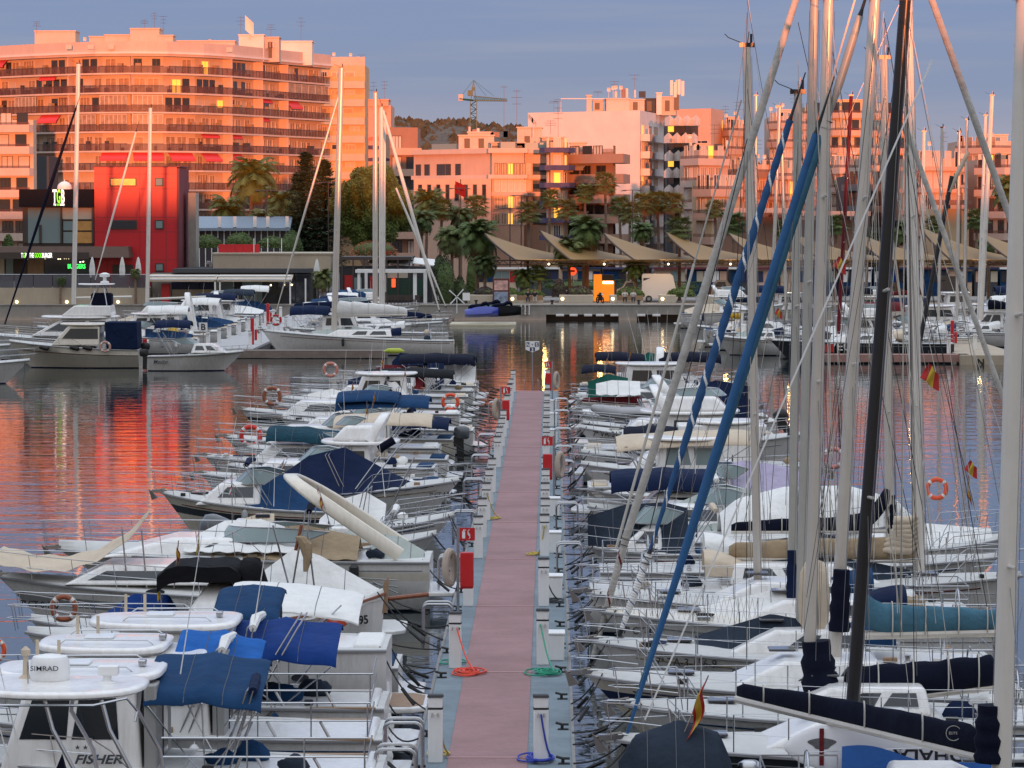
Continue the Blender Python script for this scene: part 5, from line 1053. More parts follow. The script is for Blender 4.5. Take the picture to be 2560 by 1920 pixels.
    def rail(s, t0=.5, h=.55, inset=.06, ext=.25, r=.011, mid=True, n=12, name='bow_rail', m=None, low=None):
        mb = MB(); A = []
        for sd in (-1, 1):
            P = []
            for i in range(n + 1):
                t = lerp(t0, 1, i / n); u = min(1, i / 1.6); P.append(V((s.gx(t) + ext * (i / n) ** 4, sd * max(.16, s.hw(t) - inset), s.sheer(t) + h * (u if u < 1 else 1))))
            A.append(P)
        top = A[0] + [V((A[0][-1].x + .12, 0, A[0][-1].z))] + A[1][::-1]; mb.tube(top, r, 5)
        if mid: q = [p - V((0, 0, h * .48)) for p in top[2:-2]]; mb.tube(q, r * .75, 4)
        for P in A:
            for i in range(2, n + 1, 2): mb.tube([P[i], V((P[i].x - .08, P[i].y, P[i].z - h + .02))], r * .9, 5)
        mb.build(name, m or STEEL, s.o); return s
    def lifelines(s, t0=.03, t1=.72, h=.62, n=6):
        mb = MB()
        for sd in (-1, 1):
            P = [V((s.gx(lerp(t0, t1, i / n)), sd * (s.hw(lerp(t0, t1, i / n)) - .06), s.sheer(lerp(t0, t1, i / n)))) for i in range(n + 1)]
            for p in P: mb.tube([p, p + V((0, 0, h))], .013, 5)
            for k in (.5, 1): mb.tube([p + V((0, 0, h * k)) for p in P], .005, 4)
        mb.build('lifelines', STEEL, s.o); return s
    def sternrail(s, h=.6, L_=1.2):
        mb = MB(); x = -s.L / 2 + .08; w = s.hw(0) - .05
        for k in (1, .5): mb.tube([(x + L_, -w, s.fs + h * k), (x, -w, s.fs + h * k), (x, w, s.fs + h * k), (x + L_, w, s.fs + h * k)], .014, 5)
        for a in (x, x + L_ / 2, x + L_):
            for sd in (-w, w): mb.tube([(a, sd, s.fs - .02), (a, sd, s.fs + h)], .013, 5)
        mb.build('stern_rail', STEEL, s.o); return s
    def rings(s): return s
    def outboard(s, m=OUTB, k=1., y=0., up=0., x=None):
        x = (-s.L / 2 - .25) if x is None else x; mb = MB(); z = s.fs
        M = Matrix.Translation((x, y, z)) @ Matrix.Rotation(up, 4, 'Y'); mb.X = M
        pr = [(.0, .16), (.05, .22), (.28, .25), (.45, .22), (.52, .12)]
        mb.loft([[(k * (q * 1.35 * math.cos(a) - .06), k * q * .8 * math.sin(a), k * (zz - .05)) for a in [2 * math.pi * j / 12 for j in range(12)]] for zz, q in pr]); c = mb.build('outboard_engine', m, s.o, smooth=50)
        mb = MB(); mb.X = M; mb.frus((-.16 * k, .12 * k, -.08 * k, .08 * k, -.95 * k), (-.14 * k, .16 * k, -.1 * k, .1 * k, -.06 * k)); mb.box(.1 * k, .3 * k, -.12 * k, .12 * k, -.35 * k, .0); mb.build('engine_leg', RUB, c, smooth=0)
        return c
    def screen(s, x0, x1, z, w, h=.45, rake=.5, m=GLASSG, fr=True):
        """wrap-round windscreen: foot from x0 (sides, aft) to x1 (front)"""
        N = 12; foot = []; top = []
        for i in range(N + 1):
            a = math.pi * (i / N - .5); fx = x0 + (x1 - x0) * max(0, math.cos(a)) ** .55; fy = w * math.sin(a) ** 1 if True else 0
            foot.append(V((fx, fy, z))); top.append(V((fx - rake, fy * .86, z + h * (1 if fx > x0 + .2 else .72))))
        mb = MB(); mb.loft([foot, top], closed=False, cap=False); g = mb.build('windscreen', m, s.o, smooth=20)
        mb = MB(); mb.tube(top, .018, 5); mb.tube(foot, .02, 5)
        for i in (0, 3, 6, 9, 12): mb.tube([foot[i], top[i]], .016, 5)
        mb.build('windscreen_frame', STEEL if fr else WHITE, s.o); return g
    def arch(s, x0, z0, x1, z1, w, r=.12, m=GEL, flat=.35, name='radar_arch', wd=.35):
        """arch from the deck (x0,z0) up to (x1,z1), spanning the beam"""
        mb = MB(); P = []
        for i in range(17):
            q = i / 16; a = math.pi * q; k = min(1, math.sin(a) ** .45 if 0 < q < 1 else 0); P.append((lerp(x0, x1, k), -w * math.cos(a) * (1 - .12 * k), lerp(z0, z1, k)))
        V_ = [V(p) for p in P]; rings = []
        for i, p in enumerate(V_):
            a = V_[max(0, i - 1)]; b = V_[min(16, i + 1)]; t = (b - a).normalized(); u = V((1, 0, 0)); u = (u - t * u.dot(t)).normalized(); n_ = t.cross(u)
            rings.append([p + u * c * wd + n_ * d * r for c, d in ((-1, -.4), (-.8, -1), (.8, -1), (1, -.4), (1, .4), (.8, 1), (-.8, 1), (-1, .4))])
        mb.loft(rings); return mb.build(name, m, s.o, smooth=50)
    def flag(s, x, z, h=1.2, y=0., lean=-.3, fl=.45, staff=True, cols=None, name='ensign'):
        mb = MB(); base = V((x, y, z)); tip = base + V((lean, 0, h)); mb.tube([base, tip], .012, 5); st = mb.build('flagstaff', STEEL, s.o)
        A = tip - (tip - base).normalized() * .05; dn = (base - tip).normalized(); r = random.Random(int(x * 31 + z * 17)); sg = r.choice([-1, 1]) * s.dir
        def fn(u, v): return A + dn * (v * fl * .62 + u * fl * .55) + V((sg * -.10 * fl * u + .05 * math.sin(u * 6 + v * 3) * fl, .14 * fl * math.sin(u * 8 + v * 2.5), -.16 * fl * u))
        mb = MB(); mb.grid(fn, 10, 8, 0, mis=lambda i, j: 0 if j < 2 or j > 5 else 1); mb.build(name, cols or [FLAGR, FLAGY], st, smooth=60); return s
    def rope(s, p, q, m=ROPE, r=.014, sag=.15):
        P = [V(p).lerp(V(q), i / 8) - V((0, 0, sag * math.sin(math.pi * i / 8))) for i in range(9)]; MB().tube(P, r, 4).build('mooring_line', m, s.o); return s
    def lines(s, end='stern', edge=None, m=ROPE, spring=True):
        """mooring lines from one end of the boat to the pontoon edge (world X edge)"""
        ed = (edge - s.xc) * s.dir; r = random.Random(int(s.D * 7)); sg = 1 if end == 'bow' else -1; x = s.gx(.96 if end == 'bow' else .02); w = .25 if end == 'bow' else s.hw(0) * .8
        for sd in (-1, 1):
            z = s.fb if end == 'bow' else s.fs; y2 = sd * (w + r.uniform(.2, .9)); s.rope((x, sd * w, z + .03), (ed, y2, .62), m, .016, r.uniform(.08, .3))
            if spring and r.random() < .75:
                mid = V((lerp(x, ed, .62), lerp(sd * w, y2, .62), lerp(z, .62, .62) - .2)); d = (V((ed, y2, .62)) - V((x, sd * w, z))).normalized(); MB().tube([mid - d * .2, mid + d * .2], .035, 6).build('mooring_spring', RUB, s.o)
        return s
    def cleat(s): return s
    def fender(s, x, z=None, m=None, L_=.5, r=.11, horiz=False, y=None):
        t = s.T(x); sd = s.near(); y = sd * (s.hw(t) + r * .8) if y is None else y; z = s.sheer(t) - .38 if z is None else z; mb = MB()
        if horiz: mb.tube([(x - L_ / 2, y, z - .1), (x - L_ * .38, y, z - .07), (x + L_ * .38, y, z + .05), (x + L_ / 2, y, z + .08)], [r * .4, r, r, r * .4], 10)
        else: mb.tube([(x, y, z - L_ / 2 - .03), (x, y, z - L_ * .4), (x, y, z + L_ * .4), (x, y, z + L_ / 2 + .03)], [r * .4, r, r, r * .4], 10)
        mb.tube([(x, y, z + (L_ / 2 if not horiz else .05)), (x, sd * (s.hw(t) - .05), s.sheer(t) + .02)], .008, 4); mb.build('fender', m or RUB, s.o); return s
    def name_(s, txt, x, z, size, m=BLACK, y=None, shear=0., bold=.01, sx=1., slope=0.):
        t = s.T(x); sd = s.near(); f = max(0., min(1., z / s.sheer(t))); y = sd * (s.hw(t) * (.985 if t < .5 else lerp(.985, .9 + .1 * f, (t - .5) * 2)) + .03) if y is None else sd * y
        ang = 0.
        if t > .5: ang = math.atan2(s.hw(t - .04) - s.hw(t + .04), .08 * s.L)
        rz = (math.pi if sd > 0 else 0) + (ang if sd < 0 else -ang)
        text(txt, size, m, s.o, (x, y, z), (math.pi / 2, 0, rz), shear=shear, bold=bold, sx=sx); return s
    def platform(s, L_=.7, z=.32, m=None, w=.9):
        mb = MB(); x = -s.L / 2; W_ = s.hw(0) * w; mb.prism([(x + .05, -W_, z), (x - L_ * .6, -W_, z), (x - L_, -W_ * .7, z), (x - L_, W_ * .7, z), (x - L_ * .6, W_, z), (x + .05, W_, z)], (0, 0, .12)); p = mb.build('swim_platform', GEL, s.o, bevel=.03, smooth=50)
        if m: mb = MB(); mb.prism([(x - .02, -W_ * .85, z + .122), (x - L_ * .58, -W_ * .85, z + .122), (x - L_ * .9, -W_ * .6, z + .122), (x - L_ * .9, W_ * .6, z + .122), (x - L_ * .58, W_ * .85, z + .122), (x - .02, W_ * .85, z + .122)], (0, 0, .006)); mb.build('teak_pad', m, p, smooth=0)
        return s
    def antenna(s, x, z, h=1.6, y=0., lean=0.): MB().tube([(x, y, z), (x + lean, y, z + h)], [.014, .006], 4).build('whip_antenna', WHITE, s.o); return s
    def anchor(s):
        x = s.L / 2; z = s.fb; mb = MB(); mb.box(x - .35, x + .28, -.09, .09, z - .02, z + .07); b = mb.build('bow_roller', STEEL, s.o, smooth=0)
        mb = MB(); mb.tube([(x - .1, 0, z + .1), (x + .35, 0, z + .02)], .025, 5); mb.add([(x + .40, 0, z + .1), (x + .12, -.2, z - .18), (x + .30, 0, z - .25), (x + .12, .2, z - .18)], [(0, 1, 2), (0, 2, 3), (1, 0, 3), (2, 1, 3)]); mb.build('anchor', mat('galvanised_anchor', (.25, .23, .21), .6, .5), b, smooth=0); return s
    def clutter(s, seed, tc=.42):
        """cockpit fittings: helm console, seats, rod holders"""
        r = random.Random(seed); fz = s.fs - .35; x0 = -s.L / 2
        mb = MB(); w = s.hw(.1) * .78; mb.box(x0 + .1, x0 + .65, -w, w, fz, fz + .42); mb.build('stern_bench', r.choice([WHITEC, BEIGEC, BLUEC]), s.o, bevel=.05)
        xc = x0 + s.L * tc - .8; mb = MB(); mb.box(xc, xc + .5, -.35, .35, fz, fz + .95); mb.build('helm_console', GEL, s.o, bevel=.06)
        mb = MB(); mb.tube([(xc - .06, .18 * math.cos(a), fz + .9 + .18 * math.sin(a)) for a in [2 * math.pi * j / 12 for j in range(12)]], .015, 5, closed=True); mb.build('steering_wheel', RUB, s.o)
        return s
# masts and rigging; everything in world coordinates with the boat's distance
def mast(s, top, base, m=ALU, r=.11, zb=None, sp=(.42, .68), rig=True, Dm=None, cap=True, head=True, spl=.9):
    D = Dm or s.D; A = at(base[0], base[1], D); Bt = at(top[0], top[1], D); inv = s.o.matrix_basis.inverted()
    if zb is not None: k = (zb - A.z) / (Bt.z - A.z); A = A.lerp(Bt, k)
    A.y = Bt.y = D; mb = MB(); mb.X = inv; mb.tube([A, A.lerp(Bt, .5), Bt], [r, r, r * .88], 12, flat=1.25); o = mb.build('mast', m, s.o)
    d = (Bt - A)
    for k in sp:
        c = A + d * k
        if c.z > HC + 26: continue
        mb = MB(); mb.X = inv
        for sd in (-1, 1): mb.tube([c, c + V((-.12 * s.dir * 0, sd * spl, .06))], .028, 6); mb.tube([c, c + V((sd * .0, 0, 0))], .02, 4) if False else None
        mb.build('spreader', ALU, o)
    if rig:
        mb = MB(); mb.X = inv
        for sd in (-1, 1):
            foot = A + V((0, sd * s.B * .46, .1)); 
            P = [foot]
            for k in sp: P.append(A + d * k + V((0, sd * spl, .06)))
            mb.tube(P + [Bt], .006, 3); mb.tube([foot + V((.25, 0, 0)), A + d * sp[0]], .006, 3)
        for dx, dy in ((.16, .1), (-.14, .12), (.18, -.08)): mb.tube([A + V((dx, dy, .4)), Bt + V((dx * .6, dy, -.2))], .005, 3)
        mb.build('rigging', WIRE, s.o)
    if head:
        mb = MB(); mb.X = inv; mb.cbox(Bt + V((0, 0, .05)), (.34, .12, .1)); mb.tube([Bt, Bt + V((.05, 0, .35))], .012, 4); mb.tube([Bt + V((-.12, 0, .1)), Bt + V((-.42, 0, .22)), Bt + V((-.5, 0, .3))], .01, 4); mb.tube([Bt + V((.1, 0, .1)), Bt + V((.1, 0, .3))], .03, 5); mb.build('masthead_fitting', BLACKM, o, smooth=0)
    return A, Bt
def stay(s, p, q, Dp=None, r=.007, m=WIRE, name='stay', n=4, flat=1.):
    P = at(p[0], p[1], Dp or s.D); Q = at(q[0], q[1], Dp or s.D); mb = MB(); mb.X = s.o.matrix_basis.inverted(); mb.tube([P, Q], r, n); return mb.build(name, m, s.o)
def furl(s, p, q, r=.10, ms=(WHITEC,), turns=0, Dp=None, taper=(.35, 1, 1, .8), name='furled_sail', Dq=None):
    P = at(p[0], p[1], Dp or s.D); Q = at(q[0], q[1], Dq or Dp or s.D); mb = MB(); mb.X = s.o.matrix_basis.inverted(); N = 30 * turns if turns else 30; pts = [P.lerp(Q, i / N) for i in range(N + 1)]
    def rr(t):
        k = t * (len(taper) - 1); i = min(len(taper) - 2, int(k)); return r * lerp(taper[i], taper[i + 1], k - i) * (1 + .05 * math.sin(t * 190))
    f = (lambda i, j: 1 if ((j / 26 + i * turns / N) % 1) < .10 else 0) if turns else None
    mb.tube(pts, [rr(i / N) for i in range(N + 1)], 26 if turns else 14, mis=f); mb.build(name, list(ms), s.o, smooth=60)
    mb = MB(); mb.X = s.o.matrix_basis.inverted(); d = (Q - P).normalized(); mb.tube([P - d * 1.2, P], .008, 4); mb.build('forestay', WIRE, s.o); mb = MB(); mb.X = s.o.matrix_basis.inverted(); mb.tube([P - d * .16, P - d * .13, P - d * .05, P - d * .02], [.11, .05, .05, .11], 10); mb.build('furling_drum', RUB, s.o); mb = MB(); mb.X = s.o.matrix_basis.inverted(); mb.tube([Q, Q + d * .12, Q + d * 1.0], [.05, .03, .012], 8); mb.build('furler_head', RUB, s.o)
def boom(s, p, q, m=ALU, r=.07, cover=NAVY, cr=.22, Dp=None, Dq=None, taper=(1.25, 1.1, .9, .55), rise=.0, name='sail_cover', lift=True, droop=.3, cov0=0., ties=True):
    """p at the mast, q at the outer end (pixels on the boom axis)"""
    P = at(p[0], p[1], Dp or s.D); Q = at(q[0], q[1], Dq or Dp or s.D); inv = s.o.matrix_basis.inverted(); mb = MB(); mb.X = inv; mb.tube([P, Q], r, 10); b = mb.build('boom', m, s.o)
    if cover:
        mb = MB(); mb.X = inv; N = 30; rings = []; d = (Q - P); rr_ = random.Random(int(p[0]))
        for i in range(N + 1):
            t = cov0 + (1 - cov0) * i / N; k = t * (len(taper) - 1); j = min(len(taper) - 2, int(k)); w = cr * lerp(taper[j], taper[j + 1], k - j) * (1 + .025 * math.sin(i * .9 + rr_.random()) + rr_.uniform(-.02, .02))
            if i in (0, N): w *= .75
            c = P + d * t + V((0, 0, w * .75 + r * .5 + (rise * max(0, 1 - t * 5) ** 2 if rise else 0)))
            rings.append([c + V((0, math.cos(a) * w * .55, math.sin(a) * w * (1.0 if math.sin(a) > 0 else .85))) for a in [2 * math.pi * j_ / 14 for j_ in range(14)]])
        mb.loft(rings); mb.build(name, cover, s.o, smooth=60)
        if ties:
            mb = MB(); mb.X = inv
            for t in (.22, .45, .68, .88):
                k = t * (len(taper) - 1); j = min(len(taper) - 2, int(k)); w = cr * lerp(taper[j], taper[j + 1], k - j) * 1.07; c = P + d * t + V((0, 0, w * .72 + r * .5)); mb.tube([c + V((0, math.cos(a) * w * .6, math.sin(a) * w * 1.06)) for a in [2 * math.pi * j_ / 14 for j_ in range(14)]], .014, 4, closed=True)
            mb.build('sail_tie', ROPEW, s.o)
def collar(s, px, p0, p1, wpx, m=NAVYD, D=None, lean=0):
    """canvas boot wrapped round the foot of a mast"""
    D = D or s.D; r = wpx / 2 * D / F; A = at(px + lean, p1, D); Bt = at(px, p0, D); mb = MB(); mb.X = s.o.matrix_basis.inverted(); N = 10
    mb.tube([A.lerp(Bt, i / N) for i in range(N + 1)], [r * (1 + .10 * math.sin(i * 2.1)) * (1 - .25 * (i / N) ** 3) for i in range(N + 1)], 12); mb.build('mast_boot', m, s.o, smooth=60)
LR = [0]
def lifering(px, py, D, label, m=ORANGE, rpx=None, R_=.37, tilt=0., yaw=0.):
    R_ = rpx * D / F * .84 if rpx else R_; r = R_ * .24; t = thing('life_ring', label, 'life ring', at(px, py, D - .06), yaw, 'life rings'); mb = MB(); N = 28
    mb.tube([(R_ * math.cos(2 * math.pi * i / N), 0, R_ * math.sin(2 * math.pi * i / N)) for i in range(N)], r, 10, closed=True); mb.build('ring', m, t)
    for k in range(4):
        mb = MB(); a0 = math.pi / 4 + k * math.pi / 2; mb.tube([(R_ * math.cos(a0 + d), 0, R_ * math.sin(a0 + d)) for d in (-.13, -.05, .05, .13)], r * 1.04, 10); mb.build('reflective_band', REFL, t)
    mb = MB(); mb.tube([((R_ + r * (1.1 if i % 6 else .9)) * math.cos(2 * math.pi * i / 24), -.01, (R_ + r * (1.1 if i % 6 else .9)) * math.sin(2 * math.pi * i / 24)) for i in range(24)], .012, 4, closed=True); mb.build('grab_line', ROPEW, t); t.rotation_euler = (tilt, 0, yaw); return t
# ------------------------------------------------ main pontoon
PXL, PXR, RX0, RX1, PTOP = -2.34, .38, -1.78, -.40, .5
BLUED = mat('blue_grey_pontoon_deck', (.16, .205, .235), .8, var=.25, scale=1.1, streak=.4, bump=.15)
REDC = mat('dusty_red_walkway', (.29, .165, .165), .85, var=.2, scale=.7, streak=.35, bump=.3, bscale=30)
JY = [50.0, 61.6, 73.2, 85.6, 97.2, 109.0, 120.8, 133, 144.1, 155.3, 166.6, 178.5, 190.5]
def pontoon():
    m = MB(); m.box(PXL, PXR, 38, 190.7, .12, PTOP); m.build('pontoon', BLUED, kind='structure', smooth=0)
    m = MB()
    for a, b in zip([38] + JY, JY):
        if b - a > 2: m.box(PXL + .15, PXR - .15, a + .5, b - .5, -.4, .119)
    m.build('pontoon_floats', CONC, kind='structure', smooth=0)
    m = MB(); m.box(PXL - .06, PXL, 38, 190.7, .22, PTOP + .02); m.box(PXR, PXR + .06, 38, 190.7, .22, PTOP + .02); m.build('pontoon_edge', mat('grey_timber_edge', (.22, .21, .2), .8, var=.2), kind='structure', smooth=0)
    m = MB()
    for a, b in zip([38] + JY, JY): m.box(RX0, RX1, a + .03, b - .03, PTOP + .004, PTOP + .016)
    m.build('walkway', REDC, kind='structure', smooth=0)
    m = MB()
    for y in JY[:-1]: m.box(RX0 - .02, RX1 + .02, y - .05, y + .05, PTOP + .002, PTOP + .028)
    for a, b in zip(JY, JY[1:]): m.box(RX0, RX1, (a + b) / 2 - .012, (a + b) / 2 + .012, PTOP + .0165, PTOP + .019)
    m.build('walkway_joint', mat('pale_joint', (.42, .25, .25), .8), kind='structure', smooth=0)
pontoon()
def pedestal():
    t = thing('service_pedestal', 'x', 'service pedestal'); w = .13
    m = MB(); m.frus((-w, w, -.1, .1, 0), (-w * .96, w * .96, -.1, .1, .93)); m.build('post', WHITE, t, bevel=.012, smooth=40)
    m = MB(); m.box(-w * 1.02, w * 1.02, -.105, .105, .932, .955); m.build('dark_band', RUB, t, smooth=0)
    m = MB(); m.box(-w * .96, w * .96, -.1, .1, .957, 1.14); m.build('lamp_housing', WHITE, t, bevel=.01, smooth=40)
    m = MB(); m.frus((-w * 1.1, w * 1.1, -.12, .12, 1.142), (-w, w, -.1, .1, 1.18)); m.build('cap', RUB, t, smooth=0)
    for a in (-.05, .05): m = MB(); m.tube([(a, -.1, .86), (a, -.15, .86), (a, -.16, .80)], .014, 6); m.build('tap', STEEL, t)
    return t
ped0 = pedestal(); ped_used = []
def place_ped(x, y, lab, z=PTOP, grp='white service pedestals on the main pontoon'):
    if not ped_used: ped0.location = (x, y, z); ped0['label'] = lab; ped0['group'] = grp; ped_used.append(1)
    else: dup(ped0, (x, y, z), rnd.uniform(-.06, .06), lab, grp)
PD = [61.2, 74, 85.8, 97.8, 110, 121, 133, 145, 157, 168, 179.5, 189.5]
for i, d in enumerate(PD):
    place_ped(-1.99, d, 'white service pedestal, %s from the near end on the left edge of the pontoon' % ORD[i]); place_ped(-.16, d + (.6 if i % 2 else 0), 'white service pedestal, %s from the near end on the right edge of the pontoon' % ORD[i])
for i, d in enumerate((104, 116, 139, 151, 163, 174)): place_ped(-2.0, d, 'white service pedestal standing between two others, %s such one on the left pontoon edge' % ORD[i]); place_ped(-.15, d, 'white service pedestal standing between two others, %s such one on the right pontoon edge' % ORD[i])
def locker(x, y, lab):
    t = thing('dock_box', lab, 'dock box', (x, y, PTOP), 0, 'white dock boxes'); m = MB(); m.box(-.22, .22, -.3, .3, 0, .55); m.build('box', WHITE, t, bevel=.02); m = MB(); m.box(-.24, .24, -.32, .32, .552, .6); m.build('lid', WHITE, t, bevel=.015)
for i, d in enumerate((75.5, 87.5, 99.5, 111.5, 147, 159, 170)): locker(.08, d, 'white dock box beside a pedestal on the right pontoon edge, %s from the near end' % ORD[i])
FIRER = mat('fire_red', (.50, .008, .012), .35, var=.06, coat=.3)
def fire_point(x, y, s, lab, ring=True):
    t = thing('fire_point', lab, 'fire extinguisher stand', (x, y, PTOP), 0, 'red fire points on the pontoon')
    m = MB(); m.box(-.035, .035, -.03, .03, 0, 2.12); m.build('pole', STEEL, t, smooth=0)
    m = MB(); m.frus((s * .05, s * .05 + s * .3, -.12, .1, .66), (s * .05, s * .05 + s * .32, -.12, .1, .70)); m.frus((min(s * .05, s * .37), max(s * .05, s * .37), -.14, .1, .70), (min(s * .05, s * .37), max(s * .05, s * .37), -.12, .1, 1.52)); m.build('extinguisher_cabinet', FIRER, t, bevel=.03, smooth=40)
    m = MB(); a, b = sorted((s * .04, s * .40)); m.box(a, b, -.075, -.05, 1.80, 2.10); sg = m.build('sign', FIRER, t, smooth=0); c = (a + b) / 2
    m = MB(); m.box(c - .12, c - .05, -.083, -.0755, 1.85, 2.02); m.tube([(c - .085, -.08, 2.02), (c - .085, -.08, 2.05)], .012, 6); m.tube([(c - .1, -.08, 2.05), (c - .03, -.08, 2.045)], .008, 4)
    for k in range(3): m.tube([(c + .04 + .03 * math.sin(j * 1.2 + k), -.08, 1.84 + j * .03 + k * .05) for j in range(5)], .008, 4)
    m.build('symbol', WHITE, sg, smooth=0)
    if ring:
        r = thing('life_ring', 'covered life ring hung on the ' + lab.split(',')[0].split(' in ')[0].split(' near ')[0], 'life ring', (x - s * .1, y + .02, PTOP + 1.15), 0, 'covered life rings'); m = MB(); m.tube([(-s * .1 + .11 * math.cos(2 * math.pi * i / 20) * .9, .35 * math.sin(2 * math.pi * i / 20) * 0 + .3 * math.cos(2 * math.pi * i / 20) * .5, .38 * math.sin(2 * math.pi * i / 20)) for i in range(20)], .09, 8, closed=True); m.build('ring', mat('faded_ring_cover', (.42, .35, .29), .8), r)
fire_point(-2.18, 83.6, 1, 'near left fire point, red cabinet below a red extinguisher sign'); fire_point(-2.12, 152, 1, 'far left fire point, red cabinet on a steel pole'); fire_point(.12, 118, -1, 'right-hand fire point in the middle of the pontoon, with red cabinet'); fire_point(.1, 178, -1, 'far right fire point near the pontoon end')
def handrail(x, y, lab, s=1, n=2):
    t = thing('boarding_handrail', lab, 'handrail', (x, y, PTOP - .1), 0, 'steel boarding handrails on the pontoon edge')
    for k in range(n):
        m = MB(); yy = k * .55 - .27; P = [(-.32 * s, yy, 0), (-.32 * s, yy, .85)] + [(-.32 * s + (.12 - .12 * math.cos(a)) * s, yy, .85 + .12 * math.sin(a)) for a in (.4, .8, 1.2, 1.57)] + [(.20 * s, yy, .97)] + [(.20 * s + .12 * math.sin(a) * s, yy, .97 - .12 + .12 * math.cos(a)) for a in (.4, .8, 1.2, 1.57)] + [(.32 * s, yy, .0)]
        m.tube(P, .028, 8); m.build('hoop', STEEL, t)
    if n > 1: m = MB(); m.tube([(.32 * s, -.27, .6), (.32 * s, .28, .6)], .016, 6); m.tube([(.32 * s, -.27, .3), (.32 * s, .28, .3)], .016, 6); m.build('ladder_rung', STEEL, t)
k = 0
for d in (54.5, 57.2, 60.2, 78.5, 89.5, 103, 115.5, 127, 139, 163): handrail(-2.5, d, 'double steel boarding hoop on the left pontoon edge, %s from the near end' % ORD[k]); k += 1
for k, d in enumerate((93, 106, 124, 132, 143, 156, 166)): handrail(.5, d, 'double steel boarding hoop on the right pontoon edge, %s from the near end' % ORD[k])
def mcleat(x, y, lab):
    t = thing('mooring_cleat', lab, 'cleat', (x, y, PTOP), 0, 'black mooring cleats'); m = MB(); m.box(-.1, .1, -.06, .06, 0, .025); m.tube([(-.02, 0, .02), (-.02, 0, .1)], .03, 6); m.tube([(-.14, 0, .13), (-.02, 0, .1), (.1, 0, .10)], .025, 6); m.build('cleat', RUB, t)
cl = [56 + 4.1 * i for i in range(28)]
for i, d in enumerate(cl):
    mcleat(-2.22, d, 'black mooring cleat, %s from the near end on the left pontoon edge' % ORD[i]); mcleat(.24, d + .9, 'black mooring cleat, %s from the near end on the right pontoon edge' % ORD[i])
def coil(x, y, r, m_, lab, seed, up=None, n=9, yr=1.9, z=None):
    rr = random.Random(seed); P = []; z = z or PTOP + .03
    for i in range(n * 16): a = i / 16 * 2 * math.pi; k = r * (1 + .35 * math.sin(i * .23 + seed) * rr.uniform(.8, 1.1)) * (.75 + .25 * math.sin(i * .05)); P.append((x + k * math.cos(a) + .10 * math.sin(i * .11), y + k * yr * math.sin(a) + .1 * math.cos(i * .07), z + .004 * (i % 40) ** .5 + .0009 * i * .3))
    if up: P += [(lerp(P[-1][0], up[0], t), lerp(P[-1][1], up[1], t), lerp(P[-1][2], up[2], t) - .15 * math.sin(math.pi * t)) for t in (.2, .4, .6, .8, 1)]
    MB().tube(P, .017, 5).build('coiled_hose', m_, label=lab, cat='hose', group='coiled hoses on the pontoon')
HR, HG, HB, HY = mat('orange_hose', (.72, .06, .02), .5), mat('green_hose', (.01, .28, .16), .5), mat('blue_hose', (.02, .05, .38), .5), mat('yellow_hose', (.5, .38, .06), .6)
coil(-1.70, 73.0, .26, HR, 'orange hose coiled at the foot of the second left pedestal', 3, (-1.95, 73.85, 1.36)); coil(-2.06, 74.7, .14, HG, 'small green hose behind the orange coil', 4, (-1.9, 73.88, 1.36), 5)
coil(-.13, 73.0, .23, HG, 'green hose coiled at the foot of the second right pedestal', 5, (-.2, 74.45, 1.36)); coil(-.22, 61.4, .22, HB, 'dark blue hose coiled at the foot of the nearest right pedestal', 6, (-.16, 61.05, 1.36)); coil(-1.95, 61.9, .13, HY, 'olive hose hanging on the nearest left pedestal', 7, (-1.95, 61.08, 1.36), 4)
coil(-1.75, 110.2, .14, HY, 'yellow hose at the foot of the fifth left pedestal', 8, (-1.97, 109.85, 1.36), 4); coil(-.45, 98.6, .14, HY, 'pale hose beside the fourth right pedestal', 9, (-.16, 98.2, 1.36), 4); coil(.02, 86.6, .18, RUB, 'dark hose looped by the third right pedestal', 10, (-.16, 86.3, 1.36), 5)
def end_sign():
    Y = 191.5; X = wx(1331, Y); t = thing('berth_sign', 'white shield-shaped sign reading N S 3 on a thin post past the pontoon end', 'sign', (X, Y, 0)); m = MB(); m.tube([(0, 0, -.5), (0, 0, wz(880, Y))], .035, 6); m.build('post', STEEL, t)
    z0, z1 = wz(881, Y), wz(853, Y); w = .37; m = MB(); m.prism([(-w, -.05, z1), (-w, -.05, z0 + .16), (0, -.05, z0), (w, -.05, z0 + .16), (w, -.05, z1)], (0, .04, 0)); m.build('panel', WHITE, t, smooth=0)
    m = MB(); m.box(-w * .92, -w * .35, -.058, -.052, z1 - .3, z1 - .06); m.box(w * .35, w * .92, -.058, -.052, z1 - .3, z1 - .06); m.box(-.14, .14, -.058, -.052, z0 + .06, z1 - .33); m.build('blue_field', NAVYI, t, smooth=0)
    text('N', .24, WHITE, t, (-w * .63, -.06, z1 - .27), bold=.03); text('S', .24, WHITE, t, (w * .63, -.06, z1 - .27), bold=.03); text('3', .24, WHITE, t, (0, -.06, z0 + .07), bold=.03); text('+', .24, NAVYI, t, (0, -.06, z1 - .26))
    h = thing('end_ladder', 'steel ladder hoops at the far end of the main pontoon', 'ladder', (wx(1331, 190.6), 190.75, PTOP - .2)); 
    for a in (-.45, .3): m = MB(); m.tube([(a, 0, 0), (a, 0, .75), (a, .18, .8), (a, .3, .3)], .022, 6); m.build('rail', STEEL, h)
end_sign()
